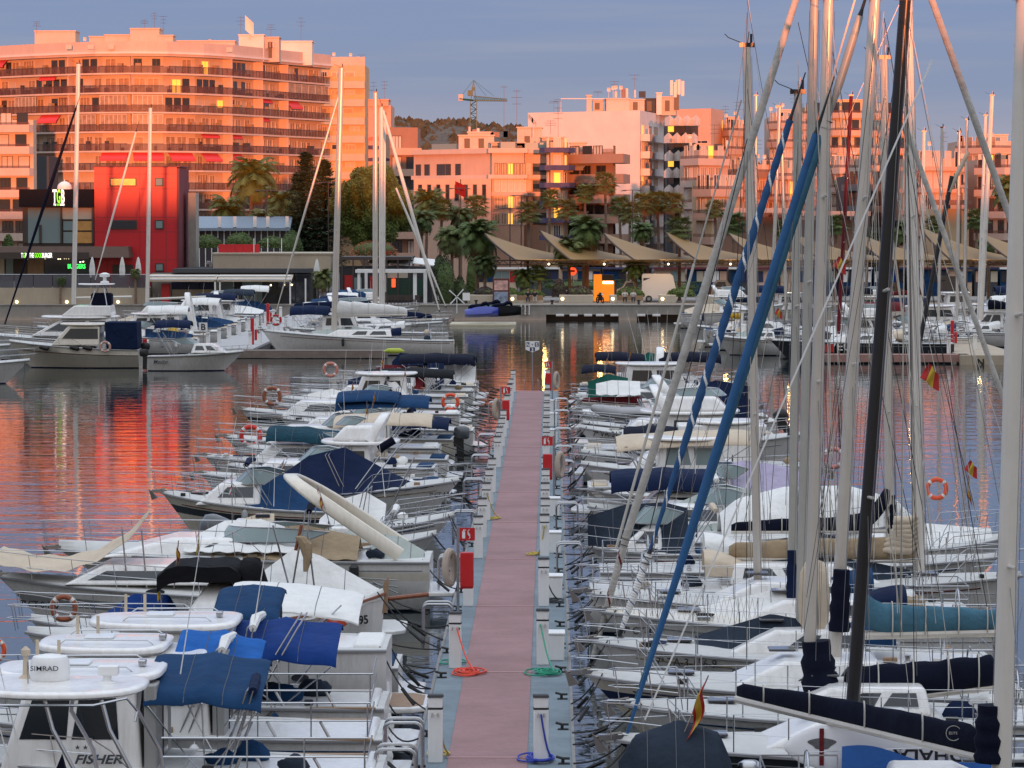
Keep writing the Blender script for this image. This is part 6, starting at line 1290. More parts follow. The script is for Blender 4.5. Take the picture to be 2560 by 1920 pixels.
# ------------------------------------------------ other docks
def docks():
    LB = mat('pale_dock_deck', (.42, .42, .42), .85, var=.1)
    Y0 = 249; x0, x1 = wx(478, Y0, 880), wx(640, Y0, 880)
    m = MB(); m.box(-24.6, -20.9, Y0, 334.9, .1, .55); m.build('dock', LB, kind='structure', smooth=0)
    m = MB(); m.box(-24.7, -20.8, Y0 - .1, Y0 + .5, -.2, .5); m.box(-20.9, -20.6, Y0, 334.9, -.1, .53); m.build('dock_edge', mat('dark_dock_side', (.10, .09, .09), .8), kind='structure', smooth=0)
    D = 246.5; m = MB(); m.box(wx(566, D), wx(968, D), D - 1.0, D + 1.0, .05, .55); m.build('finger_pier', mat('brown_concrete_pier', (.20, .16, .14), .85, var=.2, streak=.4), kind='structure', smooth=0)
    t = thing('dock_pile', 'round dark pile supporting the left finger pier', 'pile', (wx(925, D), D - .6, 0)); MB().tube([(0, 0, -1), (0, 0, .049)], .32, 14).build('pile', RUB, t)
    D = 238.; m = MB(); m.box(wx(2040, D), wx(2420, D), D - .8, D + .8, .12, .62); m.build('finger_pier', mat('pink_brown_pier', (.34, .19, .16), .85, var=.15, streak=.3), kind='structure', smooth=0)
    m = MB(); m.prism([(wx(2395, D), 236, -.1), (wx(2395, D), 335, -.1), (wx(2395, D) + 4.2, 335, -.1), (wx(2395, D) + 4.2, 236, -.1)], (0, 0, .72)); m.build('dock', CONCW, kind='structure', smooth=0)
    text('N', .62, BLACK, None, (wx(2452, 235.98), 235.96, wz(913, 236)), bold=.03); o = COL.objects[-1]; tag(o, 'black letter N painted on the front of the right concrete dock', 'painted letter'); o.name = 'painted_letter'
    # lettered square signs on poles
    for px, py, D, ch, lab, dk in ((508, 817, 250, 'B', 'square white sign with a black letter B on the left dock', 0), (2521, 821, 237.5, 'C', 'square white sign with a black letter C on the right dock', 1)):
        p = at(px, py, D); t = thing('dock_sign', lab, 'sign', (p.x, D, .56 if not dk else .62)); h = p.z - .56; m = MB(); m.tube([(0, .05, 0), (0, .05, h + .2)], .04, 6); m.build('post', STEEL, t); m = MB(); m.box(-.3, .3, -.03, 0, h - .32, h + .3); m.build('panel', WHITE, t, smooth=0); text(ch, .62, BLACK, t, (0, -.04, h - .22), bold=.02)
    for i in range(9):
        for sd, lab in ((-24.3, 'left'), (-21.3, 'right')): place_ped(sd, 251.5 + i * 8.5, 'white service pedestal on the %s side of dock B, %s from its near end' % (lab, ORD[i]), .55, 'service pedestals on dock B')
    for i in range(8): place_ped(26.8 + (i % 2) * 2.6, 239 + i * 7, 'white service pedestal on dock C, %s from its near end' % ORD[i], .62, 'service pedestals on dock C')
    for x, y, lab in ((-21.6, 257, 'tall red fire stand on dock B'), (-23.9, 300, 'far red fire stand on dock B'), (28.5, 252, 'red fire stand on dock C')):
        t = thing('fire_point', lab, 'fire extinguisher stand', (x, y, .55)); m = MB(); m.box(-.12, .12, -.1, .1, 0, 1.9); m.build('cabinet', FIRER, t, bevel=.03); m = MB(); m.box(.16, .34, -.12, .1, .3, 1.1); m.build('hose_box', FIRER, t, bevel=.03)
docks()
# ------------------------------------------------ boats of the left row
EL, ER = PXL - .02, PXR + .02
FISH = mat('fishing_grey_lettering', (.05, .055, .065), .4, var=0)
CAP = 1
b = Boat('motor_boat', 'nearest boat at bottom left, hardtop carrying a round white radar dome on steel legs', 'motor boat', 52.3, 620, -420, 2.5, 1.2, .95)
b.hull().deck(); top = b.slab(b.lx(-70), b.lx(366), 3.03, 1.12, .10, name='hardtop', crown=.05)
m = MB(); X = b.lx(118); m.lathe([(.27, 0), (.29, .03), (.30, .10), (.285, .30), (.25, .36), (.10, .39), (.01, .39)], (X, -.1, 3.08), 28); rd = m.build('radar_dome', WHITE, b.o, smooth=40)
text('SIMRAD', .105, FISH, rd, (X + .04, .215, 3.26), (math.pi / 2, 0, math.pi), bold=.004, sx=1.15)
m = MB(); m.lathe([(.14, 0), (.14, .03), (.06, .05), (.07, .16)], (b.lx(268), .2, 3.07), 14); m.hexa([(b.lx(268) + a, .2 + c, z) for z in (3.2, 3.34) for a, c in ((-.17, -.1), (.13, -.1), (.13, .1), (-.17, .1))]); m.build('searchlight', WHITE, b.o, bevel=.03)
m = MB(); m.lathe([(.12, 0), (.1, .04), (.05, .08), (.04, .35), (.07, .37), (.07, .45), (.02, .5)], (b.lx(52), -.3, 3.06), 12); m.build('horn', BEIGEC, b.o)
b.flag(b.lx(72), 3.05, .35, .3, 0, .01)
for px, pz, sd in ((130, 40, 1), (270, 330, 1), (130, 60, -1), (300, 360, -1)):
    P = [V((b.lx(px if sd > 0 else px + 30), sd * .95, 2.93)), V((b.lx(px + 20), sd * 1.0, 2.5)), V((b.lx(px + 75), sd * 1.05, 1.9)), V((b.lx(px + 100), sd * 1.08, 1.0))]; MB().tube(P, .032, 8).build('hardtop_leg', STEEL, b.o)
MB().tube([(b.lx(-60), 1.0, 2.86), (b.lx(250), 1.02, 2.86), (b.lx(330), .9, 2.95), (b.lx(355), .8, 2.75), (b.lx(350), .85, 2.6)], .022, 6).build('grab_rail', STEEL, b.o)
m = MB(); m.add([(b.lx(80), -.35, .9), (b.lx(190), -.4, .9), (b.lx(190), .5, .9), (b.lx(80), .5, .9), (b.lx(152), .1, 2.02)], [(0, 1, 4), (1, 2, 4), (2, 3, 4), (3, 0, 4)]); m.build('console_cover', NAVYD, b.o, smooth=0)
b.antenna(b.lx(60), 2.3, 2.2, .9, .5); b.antenna(b.lx(40), 2.0, 2.2, .9, .6); b.clutter(3)
def fisher(label, D, sx, bx, r0, r1, zt, hx1, seed, letters=None, bim=None, cabx=None, grey=True):
    b = Boat('fishing_cruiser', label, 'motor boat', D, sx, bx, 2.75, 1.45, 1.15, 1.0, group='pilothouse fishing boats at the near left')
    b.hull(); b.deck(.40, floor=.6); X0, X1 = b.lx(hx1), b.lx(r0) - .15; hz = zt - .12
    b.block(X0, X1, 1.1, hz, 1.12, 1.0, 'wheelhouse', GEL, rf=.45, rb=.12, win=[(.16, .52), (.56, .92)], wz=(.42, .86), bev=.08)
    b.slab(b.lx(r1), b.lx(r0), zt, 1.18, .13, name='roof', crown=.06, n=4.5, bow=.72); xr = (b.lx(r1) + b.lx(r0)) / 2
    for sd in (-.75, .75): MB().tube([(xr - .9, sd, zt + .05), (xr - .8, sd, zt + .12), (xr + .6, sd * .92, zt + .12), (xr + .7, sd * .92, zt + .05)], .014, 5).build('roof_rail', STEEL, b.o)
    MB().cbox((xr + .1, 0, zt + .1), (.5, .5, .04)).build('roof_hatch', GEL2, b.o, bevel=.02); MB().cbox((xr - 1.0, .2, zt + .12), (.12, .2, .1)).build('roof_light', STEEL, b.o, bevel=.02)
    if grey: m = MB(); m.box(X0 - .22, X0 - .02, -1.05, 1.12, .75, hz); m.build('aft_bulkhead', mat('grey_bulkhead', (.28, .28, .27), .5), b.o, bevel=.03); m = MB(); m.box(X0 - .24, X0 - .221, -.35, .25, .8, hz - .1); m.build('cabin_door', GLD, b.o, smooth=0)
    for dx in (.1, .45): MB().tube([(b.lx(r0) - .5 - dx, -.3, zt + .1), (b.lx(r0) - .5 - dx, -.3, zt + .42)], .03, 6).build('rod_holder', BEIGEC, b.o)
    mb = MB(); x0 = -b.L / 2; w = 1.15
    for k in (.32, .62): mb.tube([(x0 + .25, -w, 1.15 + k), (x0 + .2, w, 1.15 + k), (X0 - .3, w, 1.15 + k)], .016, 5)
    for a in (.25, 1.2, 2.1): mb.tube([(x0 + a, w, 1.1), (x0 + a, w, 1.77)], .015, 5)
    mb.build('cockpit_rail', STEEL, b.o); mb = MB(); mb.box(x0 + .15, X0 - .3, w - .06, w + .10, 1.13, 1.17); mb.box(x0 + .15, X0 - .3, -w - .1, -w + .06, 1.13, 1.17); mb.build('cap_rail', TEAK, b.o, smooth=0)
    b.extras(seed + 50)
    for a, q in ((.8, .25), (1.7, .25), (2.4, -.2)): MB().tube([(x0 + a, w - .05, 1.0), (x0 + a + q, w - .05, 1.45)], .028, 6).build('rod_holder', STEEL, b.o)
    b.platform(.65, .35); b.rail(.5, .5, ext=.2); b.lines('stern', EL); b.anchor()
    m = MB(); m.box(x0 + .1, x0 + .6, -w * .9, w * .9, .6, 1.05); m.build('stern_bench', GEL, b.o, bevel=.05); m = MB(); m.hexa([(x0 + .02, w * q, z) for z in (.5,) for q in (-1, 1)] * 0 or [(x0 - .1, -w, .5), (x0 + .12, -w, .5), (x0 + .12, w, .5), (x0 - .1, w, .5), (x0 + .15, -w, 1.22), (x0 + .3, -w, 1.22), (x0 + .3, w, 1.22), (x0 + .15, w, 1.22)]); m.build('transom_coaming', GEL, b.o, bevel=.04); b.antenna(b.lx(r1) - .3, zt, 1.9, .7, -.3)
    return b
fA = fisher('fishing cruiser with a dark blue awning, its white roof just behind the radar hardtop', 56.6, 958, -260, -12, 412, 2.72, 372, 1); fA.bimini(fA.lx(664), fA.lx(374), 2.72, 1.1, BLUEC, crown=.03, sag=.12, drop=.25, tilt=.10, ct=.22, name='cockpit_awning', wav=.02)
text('★ ★', .1, FISH, fA.o, (fA.lx(222), 1.16, 1.58), (math.pi / 2, 0, math.pi)); text('FISHER', .20, FISH, fA.o, (fA.lx(262), 1.155, 1.36), (math.pi / 2, 0, math.pi), shear=.3, bold=.025, sx=1.25)
fB = fisher('fishing cruiser with a ragged bright blue cockpit awning, middle one of the three white roofs', 60.6, 962, -160, 97, 425, 2.66, 540, 2); fB.bimini(fB.lx(652), fB.lx(440), 2.62, 1.05, BRIGHTB, crown=.02, sag=.14, drop=.22, tilt=.2, ct=.22, name='cockpit_awning', wav=.03)
text('FISHER', .20, FISH, fB.o, (fB.lx(478), 1.15, 1.78), (math.pi / 2, 0, math.pi), shear=.3, bold=.025, sx=1.25)
fC = fisher('fishing cruiser with a royal blue cockpit awning, farthest of the three white roofs', 64.4, 966, -40, 224, 600, 2.62, 600, 3, grey=False); fC.bimini(fC.lx(848), fC.lx(560), 2.42, 1.1, ROYAL, crown=.03, sag=.12, drop=.3, tilt=.05, ct=.2, name='cockpit_awning', wav=.02)
fC.extras(3)
lifering(-14, 1625, 65.5, 'orange-red life ring cut by the left edge of the picture', ORANGE, 30)
# POLO
b = Boat('motor_cruiser', 'white cruiser with registration POLO04N8 under a slate blue front awning', 'motor boat', 68.2, 972, 60, 2.9, 1.95, 1.75, 1.3)
b.hull(stripe=None).deck(.40, floor=.5); b.block(b.lx(560), b.lx(250), 1.6, 2.15, 1.1, .9, 'cabin', rf=.7, rb=.1, win=[(.1, .85)]); b.bimini(b.lx(705), b.lx(538), 2.62, 1.0, BLUEC, crown=.04, drop=.2, ct=.2, name='front_awning')
b.platform(.75, .5, TEAK); b.lines('stern', EL); b.name_('POLO04N8', b.lx(676), 1.62, .165, BLACK); b.rail(.5, .5); m = MB(); m.prism([(b.lx(760) + .17 * math.cos(a), 1.30, 1.22 + .075 * math.sin(a)) for a in [i * math.pi / 8 for i in range(16)]], (0, .04, 0)); m.build('porthole', GLD, b.o)
b.flag(b.lx(655), 1.5, 1.0, .9, -.1, .5); b.clutter(4)
# white awning boat
b = Boat('motor_boat', 'open boat under a long white rectangular awning with steel struts', 'motor boat', 71.2, 1000, 180, 2.6, 1.4, 1.0)
b.hull().deck(.5); b.bimini(b.lx(903), b.lx(575), 2.33, 1.15, WHITEC, crown=.05, sag=.05, drop=.10, tilt=.25, ct=.15, frame=False, name='awning'); b.block(b.lx(520), b.lx(300), 1.3, 1.75, .9, .7, rf=.6, rb=.2, win=[(.1, .8)]); b.lines('stern', EL); b.platform(.5, .35); b.clutter(5)
for sd in (-1, 1): MB().tube([(b.lx(860), sd * 1.1, 2.25), (b.lx(700), sd * 1.12, 1.0)], .018, 6).build('awning_strut', STEEL, b.o); MB().tube([(b.lx(600), sd * 1.1, 2.4), (b.lx(720), sd * 1.12, 1.0)], .018, 6).build('awning_strut', STEEL, b.o)
lifering(838, 1522, 72.6, 'bright orange life ring behind the white awning', ORANGE, 47, yaw=.15)
# black bimini boat
b = Boat('motor_boat', 'white boat with a rolled black bimini, black tarpaulin and royal blue bow cover', 'motor boat', 74.3, 900, 70, 2.7, 1.5, 1.05)
b.hull().deck(.45); b.roll(b.lx(608), b.lx(402), 2.52, 2.48, .2, BLACKC, 1.0); b.tent([(b.lx(455), 1.5), (b.lx(420), 2.0), (b.lx(330), 2.02), (b.lx(250), 1.55)], ROYAL, .8, 'bow_cover'); b.arch(b.lx(475), 1.0, b.lx(560), 2.2, 1.1, .09, name='targa_arch')
m = MB(); P = []
m.loft([[(b.lx(628) + .34 * k * math.cos(a) + .07 * math.sin(a * 3 + z * 4), .3 + .55 * k * math.sin(a), z) for a in [j * 2 * math.pi / 18 for j in range(18)]] for z, k in ((1.15, .65), (1.5, .95), (1.9, 1.0), (2.3, 1.0), (2.6, .9), (2.78, .55), (2.82, .1))]); m.build('black_tarpaulin', BLACKC, b.o, smooth=50)
b.flag(b.lx(440), 2.2, 1.0, .6, -.1, .5); b.flag(b.lx(500), 2.4, 1.0, .4, 0, .4, cols=[FLAGY, FLAGY]); b.rail(.45, .55); b.lines('stern', EL); b.flag(b.lx(415), 1.6, .9, .8, .1, .45, cols=[FLAGY, YEL])
lifering(160, 1520, 73.6, 'weathered brown life ring on the rail of the boat with the royal blue bow cover', BROWNO, 34)
# traditional boat with white tent
b = Boat('fishing_boat', 'traditional white double-ended boat under a white tent with a wooden stem post and sprit', 'fishing boat', 77.2, 500, 962, 2.5, 1.75, 1.15, .15, sw=.3)
b.hull(rub=WOODR, band=(.8, .86)).deck(.1, cock=False); b.tent([(b.lx(585), 1.75), (b.lx(640), 2.1), (b.lx(735), 2.72), (b.lx(800), 2.55), (b.lx(955), 1.78)], WHITEC, 1.02, 'tent', drop=.1, pw=1.15)
MB().hexa([(b.L / 2 - .12, -.05, 1.3), (b.L / 2 + .05, -.05, 1.3), (b.L / 2 + .05, .05, 1.3), (b.L / 2 - .12, .05, 1.3), (b.L / 2 - .02, -.04, 1.98), (b.L / 2 + .08, -.04, 2.08), (b.L / 2 + .08, .04, 2.08), (b.L / 2 - .02, .04, 1.98)]).build('stem_post', TEAK, b.o)
MB().tube([(b.L / 2 - .6, .1, 1.52), (b.L / 2 + .95, .05, 1.70)], [.05, .05], 8).build('bowsprit', WOODR, b.o); b.name_('- 95', b.lx(905), 1.12, .26, BLACK, bold=.03, shear=-.1)
for a, z0, c, z1 in ((760, 2.5, 725, 1.3), (775, 2.6, 800, 1.4), (690, 2.7, 750, 1.3)): MB().tube([(b.lx(a), -1.0, z0 + .6), (b.lx(c), -1.05, z1)], .022, 6).build('support_pole', STEEL, b.o)
MB().tube([(b.lx(745), -.9, 2.75), (b.lx(760), -.9, 3.3)], .04, 6).build('wooden_mast_stub', WOODR, b.o); b.lines('bow', EL)
MB().loft([[(b.lx(770) + .1 * math.cos(a) * k + dx, -1.0 + .1 * math.sin(a) * k, z) for a in [j * math.pi / 4 for j in range(8)]] for z, k, dx in ((2.3, .5, 0), (2.6, 1, .05), (2.9, 1.5, 0), (3.05, 1.2, -.1), (3.08, .2, -.1))]).build('wrapped_net', TANC, b.o)
# awning cruiser
b = Boat('motor_cruiser', 'long white cruiser, bow at the left edge, under a sagging cream sunshade sheet', 'motor boat', 82, 940, -10, 3.0, 1.62, 1.2, 1.6)
b.hull(GEL, stripe=GREYH).deck(.40); b.block(b.lx(560), b.lx(170), 1.5, 1.95, 1.1, .85, rf=.9, rb=.1, win=[(.08, .9)], wz=(.25, .7), front=False)
def sheet(u, v): return (lerp(b.lx(368), b.lx(-8), u), (2 * v - 1) * .85, lerp(2.5, 2.15, u) - .10 * (2 * v - 1) + (.55 * (1 - u) ** 4) - .42 * math.sin(math.pi * u) ** .8 + .03 * math.sin(u * 30 + v * 8))
MB().grid(sheet, 26, 8, .01).build('sunshade_sheet', BEIGEC, b.o, smooth=60); b.rail(.35, .6, ext=.3); b.anchor(); b.name_('7ª CT-0-116', b.lx(105), .95, .21, BLACK, bold=.03); b.lines('stern', EL); b.platform(.7, .35)
for px in (378, 330): MB().tube([(b.lx(px), .95, 1.2), (b.lx(px - 15), .9, 2.75)], .02, 6).build('shade_pole', STEEL, b.o)
m = MB(); m.prism([(b.lx(402) + .22 * math.cos(a), 1.36, 1.38 + .07 * math.sin(a)) for a in [i * math.pi / 8 for i in range(16)]], (0, .05, 0)); m.build('porthole', GLD, b.o)
# big cruiser with the raked arch
b = Boat('motor_cruiser', 'large white sports cruiser with a long raked radar arch and tan canvas covers', 'motor boat', 90, 1078, 140, 3.4, 1.5, 1.3, 2.2)
b.hull(GEL, stripe=CREAM).deck(.40, crown=.22); b.block(b.lx(720), b.lx(250), 1.35, 1.85, 1.25, .95, rf=1.9, rb=.1, win=[(.2, .55)], wz=(.3, .75), front=False, bev=.12)
b.screen(b.lx(760), b.lx(500), 1.75, 1.15, .35, .7); b.arch(b.lx(1005), 1.45, b.lx(725), 3.35, 1.3, .06, CREAM, wd=.18); b.extras(8)
b.tent([(b.lx(760), 1.9), (b.lx(650), 2.25), (b.lx(560), 2.2), (b.lx(470), 1.75)], WHITEC, .9, 'white_cockpit_cover', base=1.6); b.tent([(b.lx(900), 1.8), (b.lx(760), 2.1), (b.lx(640), 2.0), (b.lx(540), 1.75)], TANC, .97, 'tan_side_cover', base=1.42)
b.tent([(b.lx(1060), 1.45), (b.lx(1000), 1.8), (b.lx(930), 1.9)], PALEG, .9, 'stern_cover', base=1.0)
b.rail(.42, .7, ext=.35); b.anchor(); b.fender(b.lx(893), 1.0, L_=.45, r=.12); b.platform(.9, .4); b.lines('stern', EL); b.flag(b.lx(835), 2.1, 1.1, 1.2, .35, .5); b.antenna(b.lx(560), 2.7, 2.2, 1, -.4); b.antenna(b.lx(640), 2.7, 2.6, .6, .1)
for k in range(3): MB().tube([(b.lx(700 + 120 * k), 1.66, 1.05 - .12 * k), (b.lx(1000), 1.62, .85 - .16 * k)], .018, 4).build('hull_moulding', GREYH, b.o)
b.flag(b.lx(585), 2.2, 1.3, .7, 0, .5, cols=[FLAGR, WHITEC])
# generic motor boats of both rows
def mboat(label, D, sx, bx, kind='cuddy', bim=None, hullm=GEL, stripe=None, B=2.7, fb=1.5, fs=1.05, edge=None, inend='stern', tent=None, ob=None, arch=None, flag=None, rail=True, seed=0, cab=None, lines=True, name='motor_boat', rake=1.2, reg=None, fend=0, cabm=None, glass=GLASS, scr=True, ring=None):
    b = Boat(name, label, 'motor boat', D, sx, bx, B, fb, fs, rake, tilt=random.Random(int(D * 3)).uniform(-2, 2)); r = random.Random(int(D * 13) + seed); L_ = b.L
    b.hull(hullm, stripe).deck(.42); m = cabm or GEL
    if kind == 'cuddy':
        c0, c1 = (b.lx(cab[0]), b.lx(cab[1])) if cab else (-L_ * .06, L_ * .30); b.block(c0, c1, lerp(fs, fb, .35), lerp(fs, fb, .35) + .68, B * .40, B * .29, m=m, rf=.8, rb=.05, win=[(.12, .75)], wm=glass, front=False, bev=.09)
        if scr: b.screen(c0 - .1, c0 + .9, fs + .80, B * .34, .42, .45)
    elif kind == 'house':
        c0, c1 = (b.lx(cab[0]), b.lx(cab[1])) if cab else (-L_ * .12, L_ * .22); b.block(c0, c1, fs + .1, fs + 1.45, B * .38, B * .34, m=m, rf=.5, rb=.1, win=[(.1, .48), (.54, .9)], wz=(.45, .85), wm=glass); b.slab(c0 - .45, c1 - .15, fs + 1.56, B * .42, .1, name='roof'); b.block(c1 - .2, min(c1 + 1.4, L_ * .42), lerp(fs, fb, .4), lerp(fs, fb, .4) + .42, B * .32, B * .22, 'foredeck_trunk', rf=.7, rb=.05, front=False)
    elif kind == 'fly':
        c0, c1 = (b.lx(cab[0]), b.lx(cab[1])) if cab else (-L_ * .2, L_ * .22); b.block(c0, c1, fs + .1, fs + 1.25, B * .40, B * .35, m=m, rf=1.1, rb=.1, win=[(.1, .5), (.55, .88)], wz=(.4, .85), wm=glass, bev=.1); b.slab(c0 - .9, c1 - .6, fs + 1.37, B * .43, .12, name='flybridge_deck'); b.block(c0 - .3, c1 - 1.0, fs + 1.4, fs + 1.95, B * .36, B * .31, 'flybridge', rf=.5, rb=.05, front=False, bev=.12); b.screen(c0 + .6, c1 - 1.1, fs + 1.95, B * .27, .25, .3); b.arch(c0 + .1, fs + 1.4, c0 - .4, fs + 2.3, B * .36, .05, wd=.16)
    elif kind == 'open':
        b.clutter(int(D)); 
        if scr: b.screen(0, .8, fs + .35, B * .28, .4, .35)
    if kind != 'open': b.clutter(int(D))
    if bim:
        for q in (bim if isinstance(bim, list) else [bim]): z = b.lz(q[2], -1.0) - .1; b.bimini(min(b.lx(q[0]), b.lx(q[1])), max(b.lx(q[0]), b.lx(q[1])), z, B * .40, q[3], crown=.16, sag=.05, drop=q[4] if len(q) > 4 else .12, tilt=q[5] if len(q) > 5 else 0., zf=fs + .05)
    if not tent and not bim and kind in ('cuddy', 'open') and r.random() < .6: q = r.uniform(.6, 1.15); b.tent([(-L_ * .45, fs + .3), (-L_ * .3, fs + q * .8), (-L_ * .12, fs + q), (L_ * .02, fs + .75)], r.choice([WHITEC, BEIGEC, NAVY, WHITEC, PALEG, BLUEC]), .97, 'cockpit_cover')
    if tent: tp = [(b.lx(p), b.lz(q, 0)) for p, q in tent[0]]; tp.sort(); b.tent(tp, tent[1], tent[2] if len(tent) > 2 else 1.)
    if arch: b.arch(b.lx(arch[0]), fs, b.lx(arch[1]), b.lz(arch[2]), B * .42, .06, wd=.2)
    if rail: b.rail(.5, r.uniform(.5, .65), ext=.25)
    if ob: b.outboard({'g': OUTB, 'b': BLACKM, 'w': WHITE}[ob[0]], 1.0, up=.5 if len(ob) > 1 else 0)
    elif inend == 'stern': b.platform(.55, .33)
    for k in range(fend): b.fender(lerp(-L_ * .3, L_ * .15, k / max(1, fend - 1)), m=r.choice([RUB, NAVYI, WHITE]))
    if edge is not None and lines: b.lines(inend, edge)
    if flag: b.flag(b.lx(flag[0]), b.lz(flag[1]) - 1.0, 1.15, r.uniform(-.6, .6), -.25, .42, cols=flag[2] if len(flag) > 2 else None)
    if reg: b.name_(reg[0], b.lx(reg[1]), reg[2], reg[3])
    if r.random() < .6: b.antenna(b.lx((sx + bx) / 2), fs + .9, r.uniform(1.5, 2.4), .6, r.uniform(-.3, .1))
    if inend != 'bow': b.anchor()
    b.extras(int(D * 17) + seed)
    MB().cbox((-L_ * .1, 0, fs + .7), (.4, .3, .1)).build('hatch', GLD, b.o, bevel=.02) if kind == 'open' else MB().cbox((L_ * .3, 0, b.sheer(.8) + .14), (.42, .42, .05)).build('hatch', GLD, b.o, bevel=.015)
    return b
Lf = dict(edge=EL)
mboat('white runabout with its bow at the pontoon just behind the raked arch', 96.5, 760, 1092, 'open', inend='bow', fb=1.3, fs=.9, scr=False, B=2.3, **Lf)
b = mboat('small open boat with a large grey outboard engine facing the open water', 97.5, 560, 800, 'open', ob=None, fb=1.2, fs=1.0, B=2.2, lines=False, rail=False, scr=False); b.outboard(OUTB, 1.45, up=.35)
mboat('white bow-in boat marked T-297 with slender bow rails', 101.5, 780, 1136, 'open', inend='bow', fb=1.4, fs=.95, scr=False, B=2.4, reg=('7ª T-297', 1010, 1.1, .2), **Lf)
mboat('cream cruiser with a black stripe, blunt bow pointing at the water', 107, 860, 402, 'cuddy', hullm=CREAM, stripe=DARKH, fb=1.6, fs=1.1, B=2.9, lines=False, flag=(560, 1230))
b = mboat('bow-in cruiser wrapped in a huge peaked navy cover', 113.5, 640, 1150, 'open', inend='bow', fb=1.5, B=3.0, tent=([(640, 1225), (700, 1190), (770, 1140), (862, 1118), (960, 1172), (1085, 1232)], NAVY, 1.04), reg=('7ª CT-4-94-9', 1108, 1.0, .2), scr=False, **Lf)
for a, c, z0 in ((975, 875, 2.3), (1000, 900, 2.2), (1040, 990, 1.9)): MB().tube([(b.lx(a), -1.3, z0 + .4), (b.lx(c), -1.3, .95)], .025, 6).build('folded_frame', STEEL, b.o)
MB().tube([(b.lx(952), -1.3, 2.55), (b.lx(990), -1.3, 2.85)], .13, 8).build('rolled_cloth', NAVYD, b.o)
mboat('small white boat with raised steel frame wrapped in grey cloth', 110.5, 800, 480, 'open', fb=1.3, bim=None, lines=False, flag=(690, 1160))
mboat('long white boat with registration 7T-3-320 on a low bow', 117.5, 1060, 500, 'cuddy', fb=1.4, B=2.8, reg=('7ª T-3-320', 592, .9, .2), flag=(700, 1150), **Lf)
mboat('white flybridge cruiser with a round satellite dome', 122.5, 1100, 560, 'fly', cab=(935, 760), fb=1.35, fs=.8, B=2.8, **Lf)
b = mboat('white boat with a long dark green-blue rolled bimini', 126, 1090, 508, 'cuddy', fb=1.4, bim=(672, 862, 1080, mat('dark_teal_canvas', (.012, .05, .075), .85, var=.2, bump=.5), .3, .25), B=2.7, flag=(905, 1020), **Lf)
mboat('white express cruiser below the long beige bimini', 130.5, 1120, 610, 'cuddy', bim=(838, 1082, 1043, BEIGEC, .16, -.05), fb=1.45, B=2.9, flag=(920, 990), **Lf)
lifering(627, 1090, 131.5, 'clean bright red life ring on a bow rail of the left row', mat('red_buoy', (.62, .03, .02), .5), 28); lifering(700, 1122, 127.2, 'brown life ring lying low behind the dark green bimini', BROWNO, 18)
mboat('white cruiser with a long steel-blue bimini arching over the cockpit', 137, 1100, 560, 'cuddy', bim=[(842, 1076, 998, BLUEC, .2, -.12), (845, 1000, 985, BLUEC, .12)], fb=1.4, B=2.9, flag=(870, 960), **Lf)
mboat('white boat with a navy roll and grey outboard behind the beige bimini', 142, 1135, 640, 'cuddy', bim=(985, 1125, 1050, NAVY, .2), fb=1.4, ob='g', hullm=CREAM, **Lf)
b = mboat('white sterndrive cruiser with maroon waterline and REY on its transom', 148, 1185, 700, 'cuddy', fb=1.5, B=2.9, glass=GLASSG, **Lf)
text('REY', .30, FISH, b.o, (b.lx(1155), b.near() * 1.32, .75), (math.pi / 2, 0, math.pi), bold=.02, sx=1.3)
lifering(680, 990, 153.6, 'weathered red life ring above the black-hulled bow', BROWNO, 24)
mboat('sleek boat with a black hull bottom and white bow pointing left', 154.5, 1120, 600, 'cuddy', hullm=GEL, stripe=DARKH, fb=1.5, B=2.9, flag=(1000, 930), **Lf).name_('PACIFIC', 0, .9, .01)
mboat('white boat with rolled white cover on its bow', 160, 1150, 690, 'cuddy', fb=1.4, tent=([(770, 985), (830, 972), (900, 990)], WHITEC, .8), flag=(850, 930), **Lf)
mboat('white cruiser with a raked white arch and beige side canvas', 165, 1150, 700, 'house', cab=(1020, 880), arch=(1030, 960, 930), fb=1.5, flag=(945, 900), **Lf)
mboat('white boat under a long flat black bimini', 169.5, 1160, 745, 'cuddy', bim=[(910, 1135, 928, BLACKC, .14), (915, 1010, 938, BLACKC, .4)], fb=1.3, **Lf)
lifering(1126, 1005, 163.2, 'orange life ring on the pontoon end of a white boat', ORANGE, 22); lifering(826, 924, 176.6, 'faded pink life ring on a far bow rail of the left row', mat('faded_buoy', (.55, .2, .15), .6), 19)
mboat('white boat with low rails and navy cockpit cover', 175, 1170, 745, 'open', tent=([(870, 950), (930, 935), (1000, 950)], NAVY, .8), fb=1.3, flag=(890, 900), **Lf)
mboat('boat with maroon canvas slung below a dark bimini', 180.5, 1185, 860, 'cuddy', tent=([(905, 940), (960, 912), (1060, 915)], MAROON, .95), bim=(1000, 1185, 890, NAVYD, .25), fb=1.4, **Lf)
b = mboat('white cuddy boat with Aida lettered on the cabin', 186, 1190, 955, 'open', tent=([(980, 905), (1000, 882), (1060, 888), (1110, 900)], NAVY, .8), fb=1.4, **Lf); b.block(b.lx(1100), b.lx(965), 1.3, 1.95, 1, .8, rf=.6, rb=.1, front=False); text('Aida', .42, FISH, b.o, (b.lx(1022), 1.02, 1.5), (math.pi / 2 - .25, 0, math.pi), shear=.3)
mboat('last boat of the left row, white side cloths under a navy awning', 189.6, 1195, 1010, 'open', bim=(1090, 1190, 893, NAVYD, .35), tent=([(1050, 925), (1100, 912), (1190, 915)], WHITEC, 1.0), fb=1.3, **Lf)
